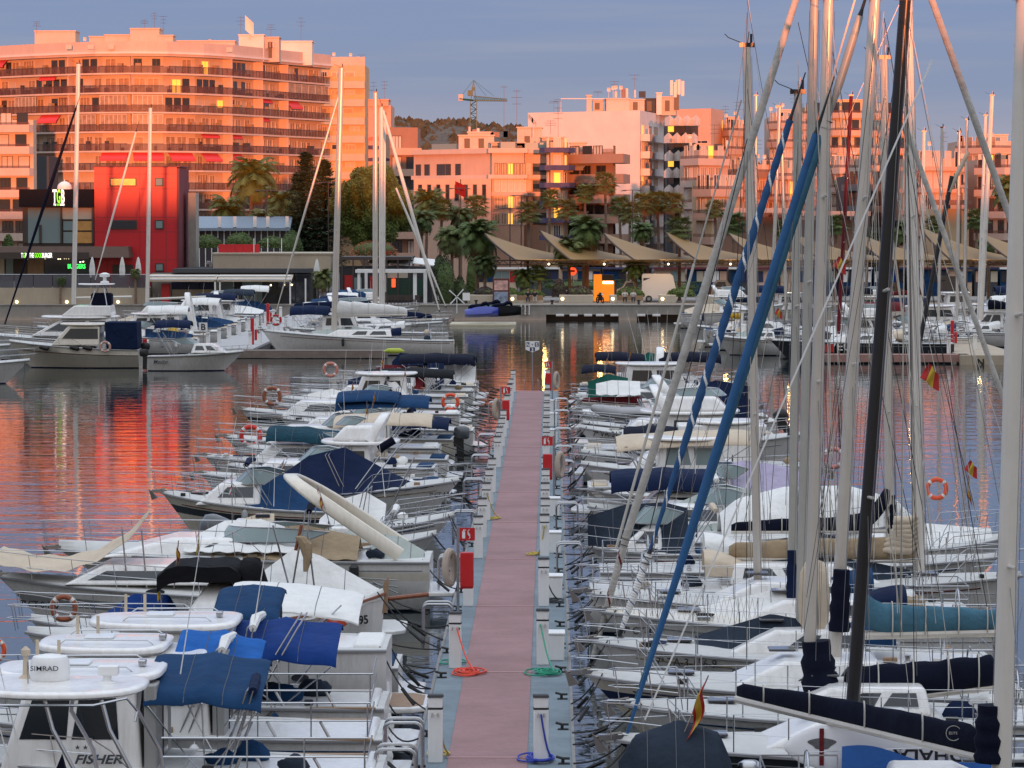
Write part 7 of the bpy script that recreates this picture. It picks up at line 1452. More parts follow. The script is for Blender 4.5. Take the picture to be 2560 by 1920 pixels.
t = thing('kayak', 'bright yellow-green kayak lying by the finger pier', 'kayak', at(985, 878, 188)); MB().tube([(-.55, 0, 0), (-.3, 0, .03), (.3, 0, .03), (.55, 0, 0)], [.03, .14, .14, .03], 10).build('hull', mat('lime_plastic', (.42, .5, .05), .5), t)
# ------------------------------------------------ boats of the right row
def sailboat(label, D, bx, sx, hullm=GEL, B=3.1, fb=1.3, fs=1.05, stripe=None, edge=ER, inend='bow', cab=(.32, .68), band=(.62, .78), reg=None, tilt=0., deckm=None, lines=True, cabh=.5, name='sailing_boat', life=True, group=None, rub=None, hoodc=1):
    b = Boat(name, label, 'sailing boat', D, sx, bx, B, fb, fs, 1.3, tilt=tilt, sw=.72, group=group)
    b.hull(hullm, stripe, band=band, rub=rub).deck(.30, m=deckm, inner=.62, floor=.45); c0, c1 = b.gx(cab[0]), b.gx(cab[1]); z = b.sheer((cab[0] + cab[1]) / 2) + .04
    b.block(c0, c1, z, z + cabh, B * .30, B * .24, 'coachroof', rf=1.1, rb=.1, win=[(.08, .34), (.40, .62)], wz=(.3, .8), front=False, bev=.08)
    b.rail(.82, .62, ext=.15, n=6, name='pulpit'); b.sternrail()
    if life: b.lifelines(.14, .86)
    for q in (.78, .55): mb = MB(); mb.cbox((b.gx(q), 0, b.sheer(q) + (.14 if q > .7 else cabh + .16)), (.5, .5, .05)); mb.build('hatch', GLD, b.o, bevel=.02)
    for sd in (-1, 1): mb = MB(); mb.lathe([(.07, 0), (.05, .05), (.065, .14), (.02, .15)], (b.gx(.22), sd * B * .34, b.fs + .05), 10); mb.build('winch', STEEL, b.o)
    mb = MB(); mb.tube([(b.gx(.12), .38 * math.cos(a), b.fs + .45 + .38 * math.sin(a)) for a in [2 * math.pi * j / 16 for j in range(16)]], .018, 5, closed=True); mb.build('steering_wheel', STEEL, b.o)
    if edge is not None and lines: b.lines(inend, edge)
    if inend == 'bow': b.anchor()
    b.extras(int(D * 11), True)
    r = random.Random(int(D * 5)); x = b.gx(cab[0]); cm = r.choice([NAVY, BLUEC, WHITEC, BEIGEC, NAVYD, TEAL])
    def hood(u, v): a = math.pi * v; return (x - .6 + 1.0 * u, B * .25 * math.cos(a), b.fs + .35 + (.55 - .3 * u ** 2) * math.sin(a) ** .55)
    if hoodc: MB().grid(hood, 8, 14, .02).build('sprayhood', cm, b.o, smooth=60)
    if hoodc and r.random() < .6: q = r.uniform(.4, .7); b.tent([(b.gx(.42), z + cabh + .05), (b.gx(.55), z + cabh + q * .4), (b.gx(.74), b.sheer(.7) + .25)], r.choice([WHITEC, GREYC, BEIGEC, PALEG]), .5, 'deck_cover', base=z + .1)
    if reg: b.name_(reg[0], b.lx(reg[1]), reg[2], reg[3])
    return b
# J: nearest, mast at the right edge, boom sloping towards it
J = sailboat('nearest sailing boat at bottom right, grey mast at the frame edge and long navy-covered boom', 53.5, 2900, 1900, edge=None, B=3.0, fb=1.2, inend='stern', hoodc=0)
mast(J, (2562, 0), (2503, 1960), ALUW, .125, Dm=51.2, sp=(.28, .6)); boom(J, (2450, 1893), (1842, 1748), ALU, .065, NAVYD, .22, Dp=51.4, Dq=57.5, taper=(1.1, 1.0, .9, .6)); collar(J, 2478, 1762, 1905, 84, NAVYD, 51.3)
o = text('ELITE', .055, ROPEW, J.o, (0, 0, 0)); p = J.o.matrix_basis.inverted() @ at(2383, 1836, 51.75); o.location = p; o.rotation_euler = (math.pi / 2, 0, (-math.pi if J.dir < 0 else 0) + .0)
m = MB(); m.X = J.o.matrix_basis.inverted(); c = at(2384, 1833, 51.78); m.tube([c + V((.11 * math.cos(a), 0, .11 * math.sin(a))) for a in [j * math.pi / 12 for j in range(24)]], .006, 4, closed=True); m.build('round_badge', ROPEW, J.o)
# paddle board carried on the rail
def board():
    D = 55.; t = thing('paddle_board', 'white paddle board stored upside down on the rail, KOHALA upside down on it', 'paddle board', at(2215, 1868, D), 0)
    L_ = 3.15; m = MB(); rings = []
    for i in range(25):
        u = -1 + 2 * i / 24; w = .40 * max(.02, (1 - abs(u) ** 3.2)) ** .55; rings.append([(L_ / 2 * u, .05 * math.cos(a) - .0, w * math.sin(a)) for a in [2 * math.pi * j / 16 for j in range(16)]])
    m.loft(rings); m.build('board', mat('board_white', (.72, .73, .76), .35, var=.03), t, smooth=60)
    text('KOHALA', .27, BLACK, t, (.80, -.052, -.03), (-math.pi / 2, 0, math.pi) and (math.pi / 2, math.pi, 0), bold=.02, sx=1.25)
    m = MB(); m.prism([(-1.0 + .2 * math.cos(a) * (1 + .25 * math.sin(3 * a)), -.055, .06 + .09 * math.sin(a)) for a in [j * math.pi / 12 for j in range(24)]], (0, .008, 0)); m.build('flower_motif', mat('grey_print', (.10, .10, .11), .6, var=.5, scale=20), t, smooth=0); m = MB(); m.box(-1.04, -.97, -.062, -.056, -.28, .3); m.build('centre_print', MAROON, t, smooth=0)
board()
t = thing('tarpaulin', 'royal blue tarpaulin slung in front of the paddle board', 'tarpaulin', at(2105, 1850, 54.6)); MB().grid(lambda u, v: (u * 3.0, .12 * math.sin(u * 6 + v * 2), -.1 - (1.3 - .25 * u) * v - .42 * u * (1 - v * .3) + .06 * math.sin(u * 11)), 24, 10, .02).build('cloth', mat('tarp_blue', (.01, .09, .33), .6, var=.15, bump=.5), t, smooth=60)
# covered tender
b = Boat('tender', 'dark grey covered tender with a Spanish flag, at the bottom beside the pontoon', 'dinghy', 55.8, 1832, 1548, 1.7, 1.2, 1.1, .5); b.hull(GREYH, fs) if False else b.hull(DARKH)
b.tent([(b.lx(1832), 1.35), (b.lx(1800), 1.82), (b.lx(1700), 2.02), (b.lx(1590), 1.78), (b.lx(1548), 1.35)], GREYC, 1.12, 'canvas_cover', drop=.7, pw=2.2); b.flag(b.lx(1705), 1.75, 1.0, .2, -.42, .95); b.outboard(STEEL, .6)
flg = Boat.flag
# dark hull sloop with the black mast
G = sailboat('dark-hulled sloop with a black mast and blue furled foresail', 59.3, 1540, 2650, hullm=DARKH, B=3.1, fb=1.2, hoodc=0)
mast(G, (2263, 0), (2120, 1905), BLACKM, .095, sp=(.35, .62)); furl(G, (1568, 1835), (2040, 335), .072, (mat('blue_uv_strip', (.02, .10, .25), .8, var=.15, bump=.4),)); stay(G, (1612, 1800), (2330, 150), 58.2, .02, WHITE, 'white_halyard'); stay(G, (2040, 335), (2140, -10), 59.3, .02, ALUG, 'forestay_top')
E = sailboat('sloop with silver mast and a huge navy sail cover bulging round the mast foot', 63.2, 1560, 2680, B=3.2, fb=1.25, hoodc=0)
mast(E, (2071, 0), (2024, 1640), ALU, .095, sp=(.42, .7)); boom(E, (2110, 1762), (2490, 1716), ALU, .07, NAVYD, .34, taper=(1.1, 1.0, .95, .9)); collar(E, 2040, 1602, 1770, 90, NAVYD, lean=15); furl(E, (1588, 1752), (2070, 300), .075, (mat('teal_uv_strip', (.03, .11, .17), .85, var=.15, bump=.5),)); furl(E, (2070, 300), (2150, 40), .075, (ALUG,), name='furled_sail_head')
H6 = sailboat('cream sloop with a perforated toe rail, long bow reaching towards the pontoon', 66.6, 1463, 2560, hullm=CREAM, B=3.2, fb=1.35, stripe=NAVYI, hoodc=0)
mast(H6, (2187, 0), (2086, 1650), ALU, .105, sp=(.45, .7)); boom(H6, (2150, 1588), (2510, 1580), ALU, .09, TEAL, .30, taper=(1.15, .95, .85, .7), rise=.25); collar(H6, 2104, 1424, 1578, 52, NAVYD, D=66.4, lean=-6)
mb = MB(); mb.cbox((H6.gx(.55), 0, 1.6), (2.6, 1.2, .05)); 
FURLB = mat('blue_white_sail', (.015, .075, .20), .8, var=.1, bump=.3)
K7 = sailboat('white sloop marked 7TA-3-156-9 on the bow with a blue and white spiral furled sail', 71.4, 1480, 2480, B=3.2, fb=1.4, reg=('7ª TA-3-156-9', 1712, 1.02, .22)); furl(K7, (1620, 1390), (1975, 300), .085, (FURLB, WHITEC), turns=11); furl(K7, (1555, 1570), (1622, 1385), .075, (WHITEC, FURLB), turns=7, taper=(.6, 1, 1, 1), name='striped_sail_foot')
mast(K7, (2036, 0), (2001, 1565), ALUG, .085, sp=(.55,)); stay(K7, (1600, 1720), (1975, 300), r=.006)
mb = MB(); mb.X = K7.o.matrix_basis.inverted(); c = at(2035, 1480, 71); mb.loft([[(c.x + k * .28 * math.cos(a), c.y + .2 * k * math.sin(a), c.z + z) for a in [j * math.pi / 8 for j in range(16)]] for z, k in ((-.75, .75), (-.6, 1.05), (-.1, 1.15), (.4, 1.0), (.62, .6), (.66, .1))]); mb.build('gathered_sail', BEIGEC, K7.o, smooth=60)
N7 = sailboat('long white sloop with diamond netting along its foredeck and grey furled sail', 76.4, 1500, 2520, B=3.2, fb=1.45, fs=1.1, deckm=CREAM, reg=('7ª CT-4-1', 1602, 1.0, .22)); furl(N7, (1565, 1345), (1992, -10), .088, (FURLG,), taper=(1, 1, 1, .8)); furl(N7, (1482, 1645), (1565, 1345), .072, (FURLG, MAROON), turns=3, taper=(.7, 1, 1.1, 1.2), name='furled_sail_foot')
mast(N7, (1995, 235), (1980, 1560), ALUG, .085, sp=(.6,)); collar(N7, 1979, 1376, 1526, 27, NAVY, D=76.2)
nm = MB(); sd = N7.near()
for i in range(26):
    for s_ in (0, 1):
        t0, t1 = .62 + i * .0135, .62 + (i + (1 if s_ == 0 else -1)) * .0135; nm.tube([(N7.gx(t0), sd * (N7.hw(t0) - .08), N7.sheer(t0) + .02), (N7.gx(t1), sd * (N7.hw(t1) - .08), N7.sheer(t1) + .6)], .005, 3)
nm.build('rail_netting', ROPEW, N7.o)
A8 = sailboat('white sloop behind the netting, pale mast lit pink at its head', 80.6, 1465, 2420, B=3.1, fb=1.4); mast(A8, (1867, 118), (1896, 1525), ALU, .085, sp=(.35, .65)); stay(A8, (1540, 1372), (1735, 660), r=.032, m=ROPEW, name='furled_stay', n=8); stay(A8, (1735, 660), (1853, 250), r=.02, m=ALUG, name='furled_stay_head', n=6)
I8 = sailboat('sloop with white mast and sagging beige sail cover over its boom', 85.0, 2560, 1475, inend='stern', B=3.2, fb=1.35); mast(I8, (2268, -20), (2298, 1455), ALUW, .125, sp=(.3, .62)); boom(I8, (2285, 1402), (1822, 1396), ALU, .06, TANC, .26, taper=(1.3, 1.1, 1, .75), droop=.5)
mb = MB(); mb.X = I8.o.matrix_basis.inverted(); rr = random.Random(3)
for k in range(7): c = at(2250, 1372 - 12 * k, 84.9); mb.tube([(c.x - .45 + .06 * k, c.y, c.z - .03), (c.x - .15, c.y - .15, c.z + .06 * math.sin(k)), (c.x + .2, c.y - .1, c.z - .03), (c.x + .42, c.y, c.z + .08)], [.04, .13, .12, .04], 8)
mb.build('flaked_sail', BEIGEC, I8.o, smooth=60); stay(I8, (1548, 1560), (2262, -20), r=.006)
H8 = sailboat('sloop with grey mast and a long low navy sail cover rising at the mast', 89.6, 2500, 1500, inend='stern', B=3.1, fb=1.35); mast(H8, (2210, 148), (2226, 1500), ALU, .09, sp=(.35, .66)); boom(H8, (2222, 1328), (1828, 1330), ALU, .05, NAVYD, .2, taper=(1.6, 1, .9, .6), rise=.7); collar(H8, 2228, 1238, 1335, 24, NAVYD)
b = Boat('motor_cruiser', 'bulky white cruiser fully wrapped in a smooth white cover', 'motor boat', 96, 1560, 2290, 3.3, 1.7, 1.2); b.hull().deck(); b.tent([(b.lx(1800), 1.9), (b.lx(1845), 2.3), (b.lx(1960), 2.62), (b.lx(2120), 2.66), (b.lx(2240), 2.3), (b.lx(2285), 1.8)], WHITEC, 1.02, 'storage_cover', drop=.2, pw=2.6); b.lines('stern', ER); b.rail(.6, .6)
lifering(2342, 1222, 94, 'orange life ring with white bands on the stern rail at right', ORANGE, 28); lifering(2083, 1145, 118, 'pale pinkish life ring between the silver masts', mat('pink_buoy', (.6, .22, .2), .6), 27)
t = Boat('motor_boat', 'white boat with a pointed stern rail extending to the right over open water', 'motor boat', 92.5, 2150, 2520, 2.6, 1.6, 1.3); t.hull().deck(); t.rail(.5, .7); t.tent([(t.lx(2170), 1.7), (t.lx(2300), 1.95), (t.lx(2480), 1.8)], WHITEC, .9, 'cover'); t.flag(t.lx(2425), 1.7, 1.6, 0, -.05, .7)
Rt = dict(edge=ER)
mboat('white boat with a grey-green cover tent and cream hull', 100.5, 1460 + 620, 1478, 'cuddy', tent=([(1700, 1255), (1790, 1215), (1900, 1225), (2000, 1260)], PALEG, 1.0), inend='bow', fb=1.3, **Rt)
mboat('white boat with a slate-coloured dinghy cover at its bow', 94, 1800, 1470, 'cuddy', tent=([(1470, 1290), (1560, 1262), (1660, 1255), (1720, 1270)], GREYC, .9), inend='bow', fb=1.2, B=2.4, **Rt)
mboat('white motor boat under a wide drooping navy bimini', 104.5, 2000, 1470, 'cuddy', bim=(1526, 1790, 1185, NAVY, .45, .0), inend='bow', fb=1.4, B=2.9, **Rt)
mboat('white boat with a lilac-grey cockpit cover', 110, 2080, 1500, 'cuddy', tent=([(1760, 1180), (1860, 1150), (1960, 1165), (2040, 1190)], PURPLE, .95), inend='stern', fb=1.4, **Rt)
b = mboat('white cruiser lettered Rodman below a cream bimini', 115.5, 1470, 2060, 'house', cab=(1640, 1830), bim=(1540, 1880, 1090, BEIGEC, .2, .2), inend='stern', fb=1.6, fs=1.2, B=3.1, glass=GLASSG, **Rt); b.name_('Rodman', b.lx(1765), 1.25, .28, FISH, bold=.02, shear=.1)
mboat('white boat with steel pulpit and pale hull beside the cream bimini', 121, 2000, 1450, 'cuddy', inend='bow', fb=1.5, **Rt); mboat('white boat with a navy cover half hidden by the blue furled sail', 127, 2050, 1450, 'house', cab=(1700, 1880), bim=(1560, 1700, 1075, NAVYD, .2), inend='bow', fb=1.5, **Rt)
mboat('large white flybridge cruiser with dark wraparound windows', 132.5, 1460, 2010, 'fly', cab=(1660, 1890), inend='stern', fb=1.8, fs=1.3, B=3.6, hullm=GEL, **Rt)
b = mboat('white motorboat with VA-217-24 on its raised bow', 137.5, 1920, 1448, 'cuddy', inend='bow', fb=1.75, fs=1.2, B=3.0, reg=('7ª VA-217-24', 1530, 1.42, .30), **Rt)
b = Boat('inflatable_dinghy', 'grey inflatable dinghy lashed across a stern', 'dinghy', 142.5, 1700, 1482, 1.5, 2.1, 1.9, .3)
m = MB(); z = b.lz(1033); xs = b.L / 2
for sd in (-1, 1): m.tube([(-xs, sd * .5, z), (xs * .35, sd * .5, z), (xs * .8, sd * .3, z + .12), (xs, 0, z + .22)], [.2, .23, .22, .14], 12)
m.box(-xs * .9, xs * .5, -.45, .45, z - .2, z - .14); m.build('tubes', mat('pale_grey_rubber', (.33, .33, .34), .5), b.o); m = MB(); 
for sd in (-1, 1): m.tube([(-xs * .6, sd * .72, z), (xs * .35, sd * .73, z)], .025, 5)
m.build('rub_strip', BLACK, b.o); b.tent([(-xs, z + .2), (-xs * .5, z + .32), (-xs * .25, z + .15)], NAVYD, .8, 'engine_cover', base=z)
mboat('white boat with a dark roll just below the grey inflatable', 145, 1930, 1455, 'cuddy', bim=(1555, 1690, 1058, NAVYD, .1), inend='bow', fb=1.5, **Rt)
mboat('white boat with a navy cover sheltering its cockpit', 149.5, 1470, 1900, 'cuddy', tent=([(1690, 1010), (1760, 965), (1840, 975), (1885, 1005)], NAVY, .95), inend='stern', fb=1.4, **Rt)
S = sailboat('small sloop with maroon sail cover and white cloth over the boom', 155, 1452, 1800, B=2.7, fb=1.3); boom(S, (1605, 1014), (1455, 1006), ALU, .05, MAROON, .17); S.tent([(S.lx(1490), 2.6), (S.lx(1530), 2.75), (S.lx(1600), 2.7)], WHITEC, .9, 'boom_tent', base=2.2); 
mboat('white boat with orange buoys and dark engine near the first open water', 154, 1940, 1640, 'open', ob='bu', fb=1.2, B=2.4, lines=False)
mboat('white cruiser with a navy tent and grey arch', 160.5, 1450, 1890, 'cuddy', tent=([(1720, 975), (1790, 950), (1870, 965)], NAVY, 1), arch=(1700, 1640, 940), inend='stern', fb=1.4, **Rt)
mboat('white boat with the green windscreen cover', 166.5, 1810, 1447, 'cuddy', tent=([(1470, 955), (1520, 935), (1570, 945)], mat('bottle_green_canvas', (.01, .09, .07), .8, var=.15), .8), inend='bow', fb=1.3, flag=(1510, 885), **Rt)
mboat('white boat with flat dark blue sunshade on thin posts', 171, 1800, 1440, 'open', bim=(1455, 1540, 918, NAVYD, .05), inend='bow', fb=1.2, flag=(1565, 880), **Rt)
mboat('white hardtop boat with rod-like aerials behind the spiral sail', 176, 1440, 1860, 'house', cab=(1560, 1720), inend='stern', fb=1.4, flag=(1680, 860), **Rt)
b = mboat('white boat with long navy roll on a radar frame', 181.5, 1445, 1850, 'cuddy', bim=[(1488, 1610, 886, NAVYD, .2, -.1), (1645, 1800, 886, NAVYD, .3)], arch=(1640, 1650, 870), inend='stern', fb=1.4, **Rt)
for k in range(5): b.antenna(b.lx(1600 + 16 * k), 2.5, 2.6, .2, -.7 + .2 * k)
mboat('last white boat of the right row with a dark green tarp', 187, 1450, 1760, 'cuddy', tent=([(1590, 905), (1620, 880), (1660, 890)], mat('bottle_green_canvas'), .8), bim=(1660, 1720, 888, NAVYD, .2), inend='stern', fb=1.4, flag=(1545, 860), **Rt)
# more masts and stays seen between the main ones (boats moored further along)
def far_sail(label, D, bx, sx, top, base, mm=ALU, r=.085, bm=None, furlc=None, hullm=GEL, **k):
    b = sailboat(label, D, bx, sx, hullm=hullm, edge=None, lines=False, B=3.4, fb=k.pop('fb', 1.4), name='sailing_boat', life=k.pop('life', False)); mast(b, top, base, mm, r, sp=(.4, .66), **k)
    if bm: boom(b, *bm)
    if furlc: furl(b, *furlc)
    return b
mwhite = ALUW
far_sail('large white yacht behind the left finger pier with cream flaked sail on its boom', 252, 655, 1135, (853, 170), (835, 850), ALU, .2, ((842, 788), (1018, 787), ALU, .12, WHITEC, .45), ((690, 780), (848, 235), .08, (ALU,)), fb=1.75)
Y1 = COL.objects['sailing_boat'] if False else None
far_sail('yacht with a tall twin-spreader mast right behind the large white yacht', 268, 720, 1120, (938, 232), (938, 790), ALU, .18, ((930, 775), (735, 770), ALU, .1, NAVY, .3)); far_sail('yacht with two white furled headsails leaning right down to the quay', 283, 1110, 760, (953, 268), (953, 790), ALUW, .17, ((950, 800), (1080, 798), ALU, .1, NAVY, .35), ((1098, 775), (957, 275), .14, (ALUW,)))
b = far_sail('yacht moored stern-on with a second furled white headsail', 292, 1125, 830, (962, 290), (958, 780), ALUW, .12, None, ((1114, 765), (990, 470), .10, (ALUW,)))
far_sail('small sloop with tall pale mast standing left of the red cube', 272, 90, 330, (196, 160), (184, 760), ALUW, .17, ((190, 745), (330, 742), ALU, .1, None)); far_sail('sloop whose pale mast stands against the red cube', 285, 230, 480, (376, 270), (368, 762), ALUW, .15, ((372, 748), (515, 742), ALU, .1, None), ((238, 700), (340, 330), .08, (ALUW,)))
L0 = far_sail('dark-rigged yacht at the left edge with a near-black furled headsail', 240, 10, -300, (320, -150), (-60, 850), ALU, .12, None, ((14, 800), (180, 290), .16, (NAVYD,))) if False else None
b = sailboat('yacht at the left edge whose near-black furled headsail crosses the restaurant', 236, 30, -330, edge=None, lines=False); furl(b, (14, 805), (190, 270), .12, (NAVYD,), taper=(.4, .7, 1, .5)); stay(b, (10, 810), (200, 240), r=.02)
for args in (('thin peach-lit mast of a yacht moored left of the blue furled sails', 252, 1780, 2010, (1949, 268), (1928, 800), ALU, .11, ((1930, 760), (1840, 758), ALU, .08, NAVY, .25)), ('yacht with a peach mast close behind the grey-green mast', 262, 1850, 2120, (1955, 380), (1966, 800), ALU, .10, None), ('yacht with a thin dark red mast and drooping ensigns', 246, 2330, 1950, (2128, 240), (2095, 850), MAROON, .12, None), ('yacht with a slim bright mast near the right group', 258, 2180, 2420, (2480, 240), (2452, 800), ALUW, .15, None), ('yacht with paired slim mast just left of the slim bright one', 262, 2190, 2450, (2464, 290), (2446, 800), ALUW, .11, None), ('yacht with slim mast right of the white mast', 255, 2110, 2360, (2310, 330), (2302, 860), ALUW, .12, ((2304, 740), (2200, 742), ALU, .1, MAROON, .2)), ('yacht with pale mast before the shuttered windows', 270, 2200, 2440, (2398, 330), (2392, 800), ALU, .1, None), ('yacht with a thin mast half way between black and white masts', 276, 2090, 2330, (2355, 320), (2346, 800), ALU, .09, None), ('yacht with a short mast next to the first leaning furled sail', 275, 1720, 1960, (1890, 240), (1888, 770), ALU, .12, None), ('far yacht with navy sail cover at the right', 268, 2300, 2560, (2418, 300), (2410, 800), ALU, .09, ((2470, 775), (2540, 775), ALU, .09, NAVYD, .35))):
    far_sail(*args)
# black race yacht behind the pink pier
b = sailboat('dark-hulled racing yacht with a red number panel along the pink finger pier', 243, 1925, 2380, hullm=DARKH, edge=None, lines=False, B=3.8, fb=1.4, fs=1.2); b.name_('7EUS', b.lx(2105), .75, .75, WHITE, sx=1.2); mb = MB(); mb.box(b.lx(2060) - .5, b.lx(2060) + .5, b.near() * 1.93 - .02, b.near() * 1.93 + .02, .62, 1.15); mb.build('number_panel', RED, b.o, smooth=0)
# leaning stays and furled headsails over the right half, from boats whose masts stand out of the frame
stay(J, (2326, -10), (2566, 660), 60, .06, FURLG, 'furled_backstay_sail', 10); stay(H6, (2262, 312), (2528, 1050), 78, .06, FURLG, 'furled_sail_roll', 10); stay(H8, (2380, 440), (2290, 905), 110, .07, BLACKM, 'dark_boom', 8); stay(H8, (2420, 380), (2372, 480), 110, .07, BEIGEC, 'spinnaker_pole', 8)
rr = random.Random(21); boats_r = [G, E, H6, K7, N7, A8, I8, H8]
for k in range(80):
    s = boats_r[k % 8]; a = rr.choice([1868, 1995, 2036, 2071, 2187, 2263, 2210, 2268]); c = a + rr.uniform(-260, 330); y0 = rr.uniform(-20, 380); y1 = rr.uniform(1250, 1800); stay(s, (a, y0), (c if rr.random() < .7 else a + rr.uniform(-40, 60), y1), s.D + rr.uniform(-1.3, 1.3), rr.choice([.006, .007, .010]), rr.choice([WIRE, ROPEW, ROPEW, ROPE]), 'halyard' if k % 3 else 'shroud', 3)
H6.flag(H6.lx(2310) , H6.lz(1000) - .9, 1.0, 1.2, .05, .62) if False else None
f = MB(); 
def spanish(px, py, D, size, label, seed=1, s=None):
    p = at(px, py, D); r = random.Random(seed); t = thing('courtesy_flag', label, 'flag', p, 0, 'Spanish flags in the rigging'); m = MB(); w, h = size * D / F, size * 1.5 * D / F
    m.grid(lambda u, v: (w * (.55 * u - .5 * v * (1 - u) * 1.0 + .06 * math.sin(u * 7)), .1 * w * math.sin(u * 8 + v * 3), -h * (.55 * v + .42 * u + .1 * u * v)), 12, 12, 0, mis=lambda i, j: 0 if i < 3 or i > 8 else 1); m.build('cloth', [FLAGR, FLAGY], t, smooth=60)
    m = MB(); m.tube([(0, 0, .3), (-.02, 0, -h * 1.2)], .006, 4); m.build('halyard', WIRE, t)
spanish(2322, 908, 82, 44, 'large Spanish flag with limp folds hanging right of the white mast', 2); spanish(2425, 1150, 88, 30, 'Spanish flag drooping beside the water glints at right', 3); spanish(2097, 640, 200, 30, 'narrow Spanish flag beside the dark red mast', 4); spanish(1945, 770, 210, 18, 'small orange-red flag left of the grey-green mast', 5)
# ------------------------------------------------ boats on the far left
b = Boat('motor_cruiser', 'cream cabin cruiser with navy cockpit enclosure and black fenders at the far left', 'motor boat', 231, 352, 22, 3.2, 1.75, 1.2, 1.5); b.hull(CREAM, stripe=mat('brown_line', (.2, .12, .09), .5), band=(.66, .70)).deck(.35); b.block(b.lx(255), b.lx(135), 1.5, 2.75, 1.35, 1.2, 'wheelhouse', CREAM, rf=1.1, rb=.0, win=[(.03, .88)], wz=(.32, .86), wm=GLASS); b.slab(b.lx(285), b.lx(152), 2.87, 1.42, .12, m=CREAM)
m = MB(); m.frus((b.lx(350), b.lx(272), -1.35, 1.35, 1.25), (b.lx(348), b.lx(268), -1.3, 1.3, 3.0)); m.build('cockpit_enclosure', NAVY, b.o, bevel=.05)
for px in (118, 195, 227): b.fender(b.lx(px), 1.35, L_=.62, r=.14, horiz=True)
b.rail(.4, .55); b.outboard(RUB, .9); b.name_('7ª CT-1', b.lx(85), 1.35, .2, FISH); lifering(263, 867, 229.2, 'dusty pink life ring on the side of the cream cabin cruiser', mat('dusty_buoy', (.5, .27, .22), .7), 14)
b = Boat('motor_cruiser', 'flybridge cruiser with a tall steel tuna tower behind the cream cruiser', 'motor boat', 243, 330, -60, 3.8, 1.9, 1.3, 1.8); b.hull(GEL).deck(.35); b.block(b.lx(290), b.lx(85), 1.7, 2.9, 1.6, 1.3, 'saloon', rf=2.2, rb=.2, win=[(.08, .42), (.46, .92)], wz=(.25, .85)); b.slab(b.lx(300), b.lx(105), 3.0, 1.7, .15, name='flybridge_deck'); b.block(b.lx(285), b.lx(160), 3.05, 3.75, 1.5, 1.4, 'flybridge', rf=.9, rb=.1, front=False); b.rail(.35, .6)
mb = MB()
for sd in (-1, 1):
    for px0, px1 in ((222, 246), (278, 262)): mb.tube([(b.lx(px0), sd * 1.2, 3.0), (b.lx(px1), sd * .5, b.lz(712))], .035, 6)
for z in (.3, .6): mb.tube([(b.lx(lerp(222, 246, z)), -.9, lerp(3, b.lz(712), z)), (b.lx(lerp(222, 246, z)), .9, lerp(3, b.lz(712), z))], .03, 5)
mb.build('tuna_tower', STEEL, b.o); b.slab(b.lx(288), b.lx(197), b.lz(710), 1.0, .08, name='tower_top', crown=.03)
mb = MB(); mb.lathe([(.3, 0), (.3, .1), (.12, .18), (.12, .4), (.36, .45), (.36, .62), (.1, .72)], (b.lx(263), 0, b.lz(708)), 16); mb.build('radar', WHITE, b.o); mb = MB(); mb.box(b.lx(282), b.lx(230), -.6, .6, 3.75, 4.6); mb.build('helm_cover', NAVYD, b.o, bevel=.15)
b = Boat('motor_boat', 'small white cuddy boat named Masito with a navy bimini', 'motor boat', 226.5, 372, 610, 2.2, 1.25, .95, 1.3); b.hull(GEL, band=(.86, .92), stripe=CREAM).deck(.42); b.block(b.lx(480), b.lx(570), 1.15, 1.75, .85, .6, rf=.9, rb=.2, win=[(.1, .42), (.5, .78)], wz=(.3, .75), front=False); b.screen(b.lx(455), b.lx(500), 1.7, .7, .4, .6); b.bimini(b.lx(390), b.lx(480), 3.0, .95, NAVY, drop=.2); b.outboard(RUB, .9); b.rail(.6, .4); b.name_('Masito', b.lx(405), .5, .34, FISH, shear=.3)
b = Boat('motor_boat', 'white bow with a slanting rail poking in from the left edge', 'motor boat', 209, -260, 76, 2.6, 1.4, 1.0, 1.5); b.hull(GEL).deck(); b.rail(.5, .7); b.rope((b.L / 2 - .3, 0, 1.4), (b.L / 2 - .2, -1.5, -.1), sag=0)
# clutter of boats along dock B
lab = ['with a white bimini frame', 'with a blue striped fender', 'with a tall aluminium arch', 'with a white canvas hood', 'with a dinghy on davits', 'with crossed steel poles', 'with a red jerrycan', 'with a grey hood', 'with low rails only', 'with a pale sun awning']
bm = [WHITEC, None, None, WHITEC, None, NAVY, None, GREYC, None, WHITEC]
for i in range(10):
    D = 254 + i * 8; px0 = 1376 - 25.2 * F / D; ln = rnd.uniform(7.5, 10) * F / D; b = mboat('white boat moored bow out along dock B, %s in line, %s' % (ORD[i], lab[i]), D, px0, px0 - ln, ['cuddy', 'house', 'fly', 'cuddy', 'open'][i % 5], fb=1.5, fs=1.1, B=3.0, arch=(px0 - ln * .2, px0 - ln * .25, wz(0, D) * 0 + 735 - i) if i in (2, 5) else None)
    if bm[i]: b.bimini(-b.L * .42, -b.L * .08, 3.2, 1.2, bm[i], drop=.3)
    if i % 3 == 0: b.fender(0, m=WHITE)
for i in range(6):
    D = 262 + i * 11; px0 = 1376 - 20.0 * F / D; ln = rnd.uniform(7, 9.5) * F / D; b = mboat('boat moored on the inner side of dock B, %s in line' % ORD[i], D, px0, px0 + ln, ['house', 'cuddy', 'fly'][i % 3], fb=1.5, fs=1.1, B=3.0, inend='stern'); b.bimini(-b.L * .4, -b.L * .05, 3.0, 1.2, [NAVY, WHITEC, BLUEC][i % 3], drop=.5)
lifering(690, 800, 256, 'red and white life ring on the rail at the bow of the large white yacht', RED, 14)
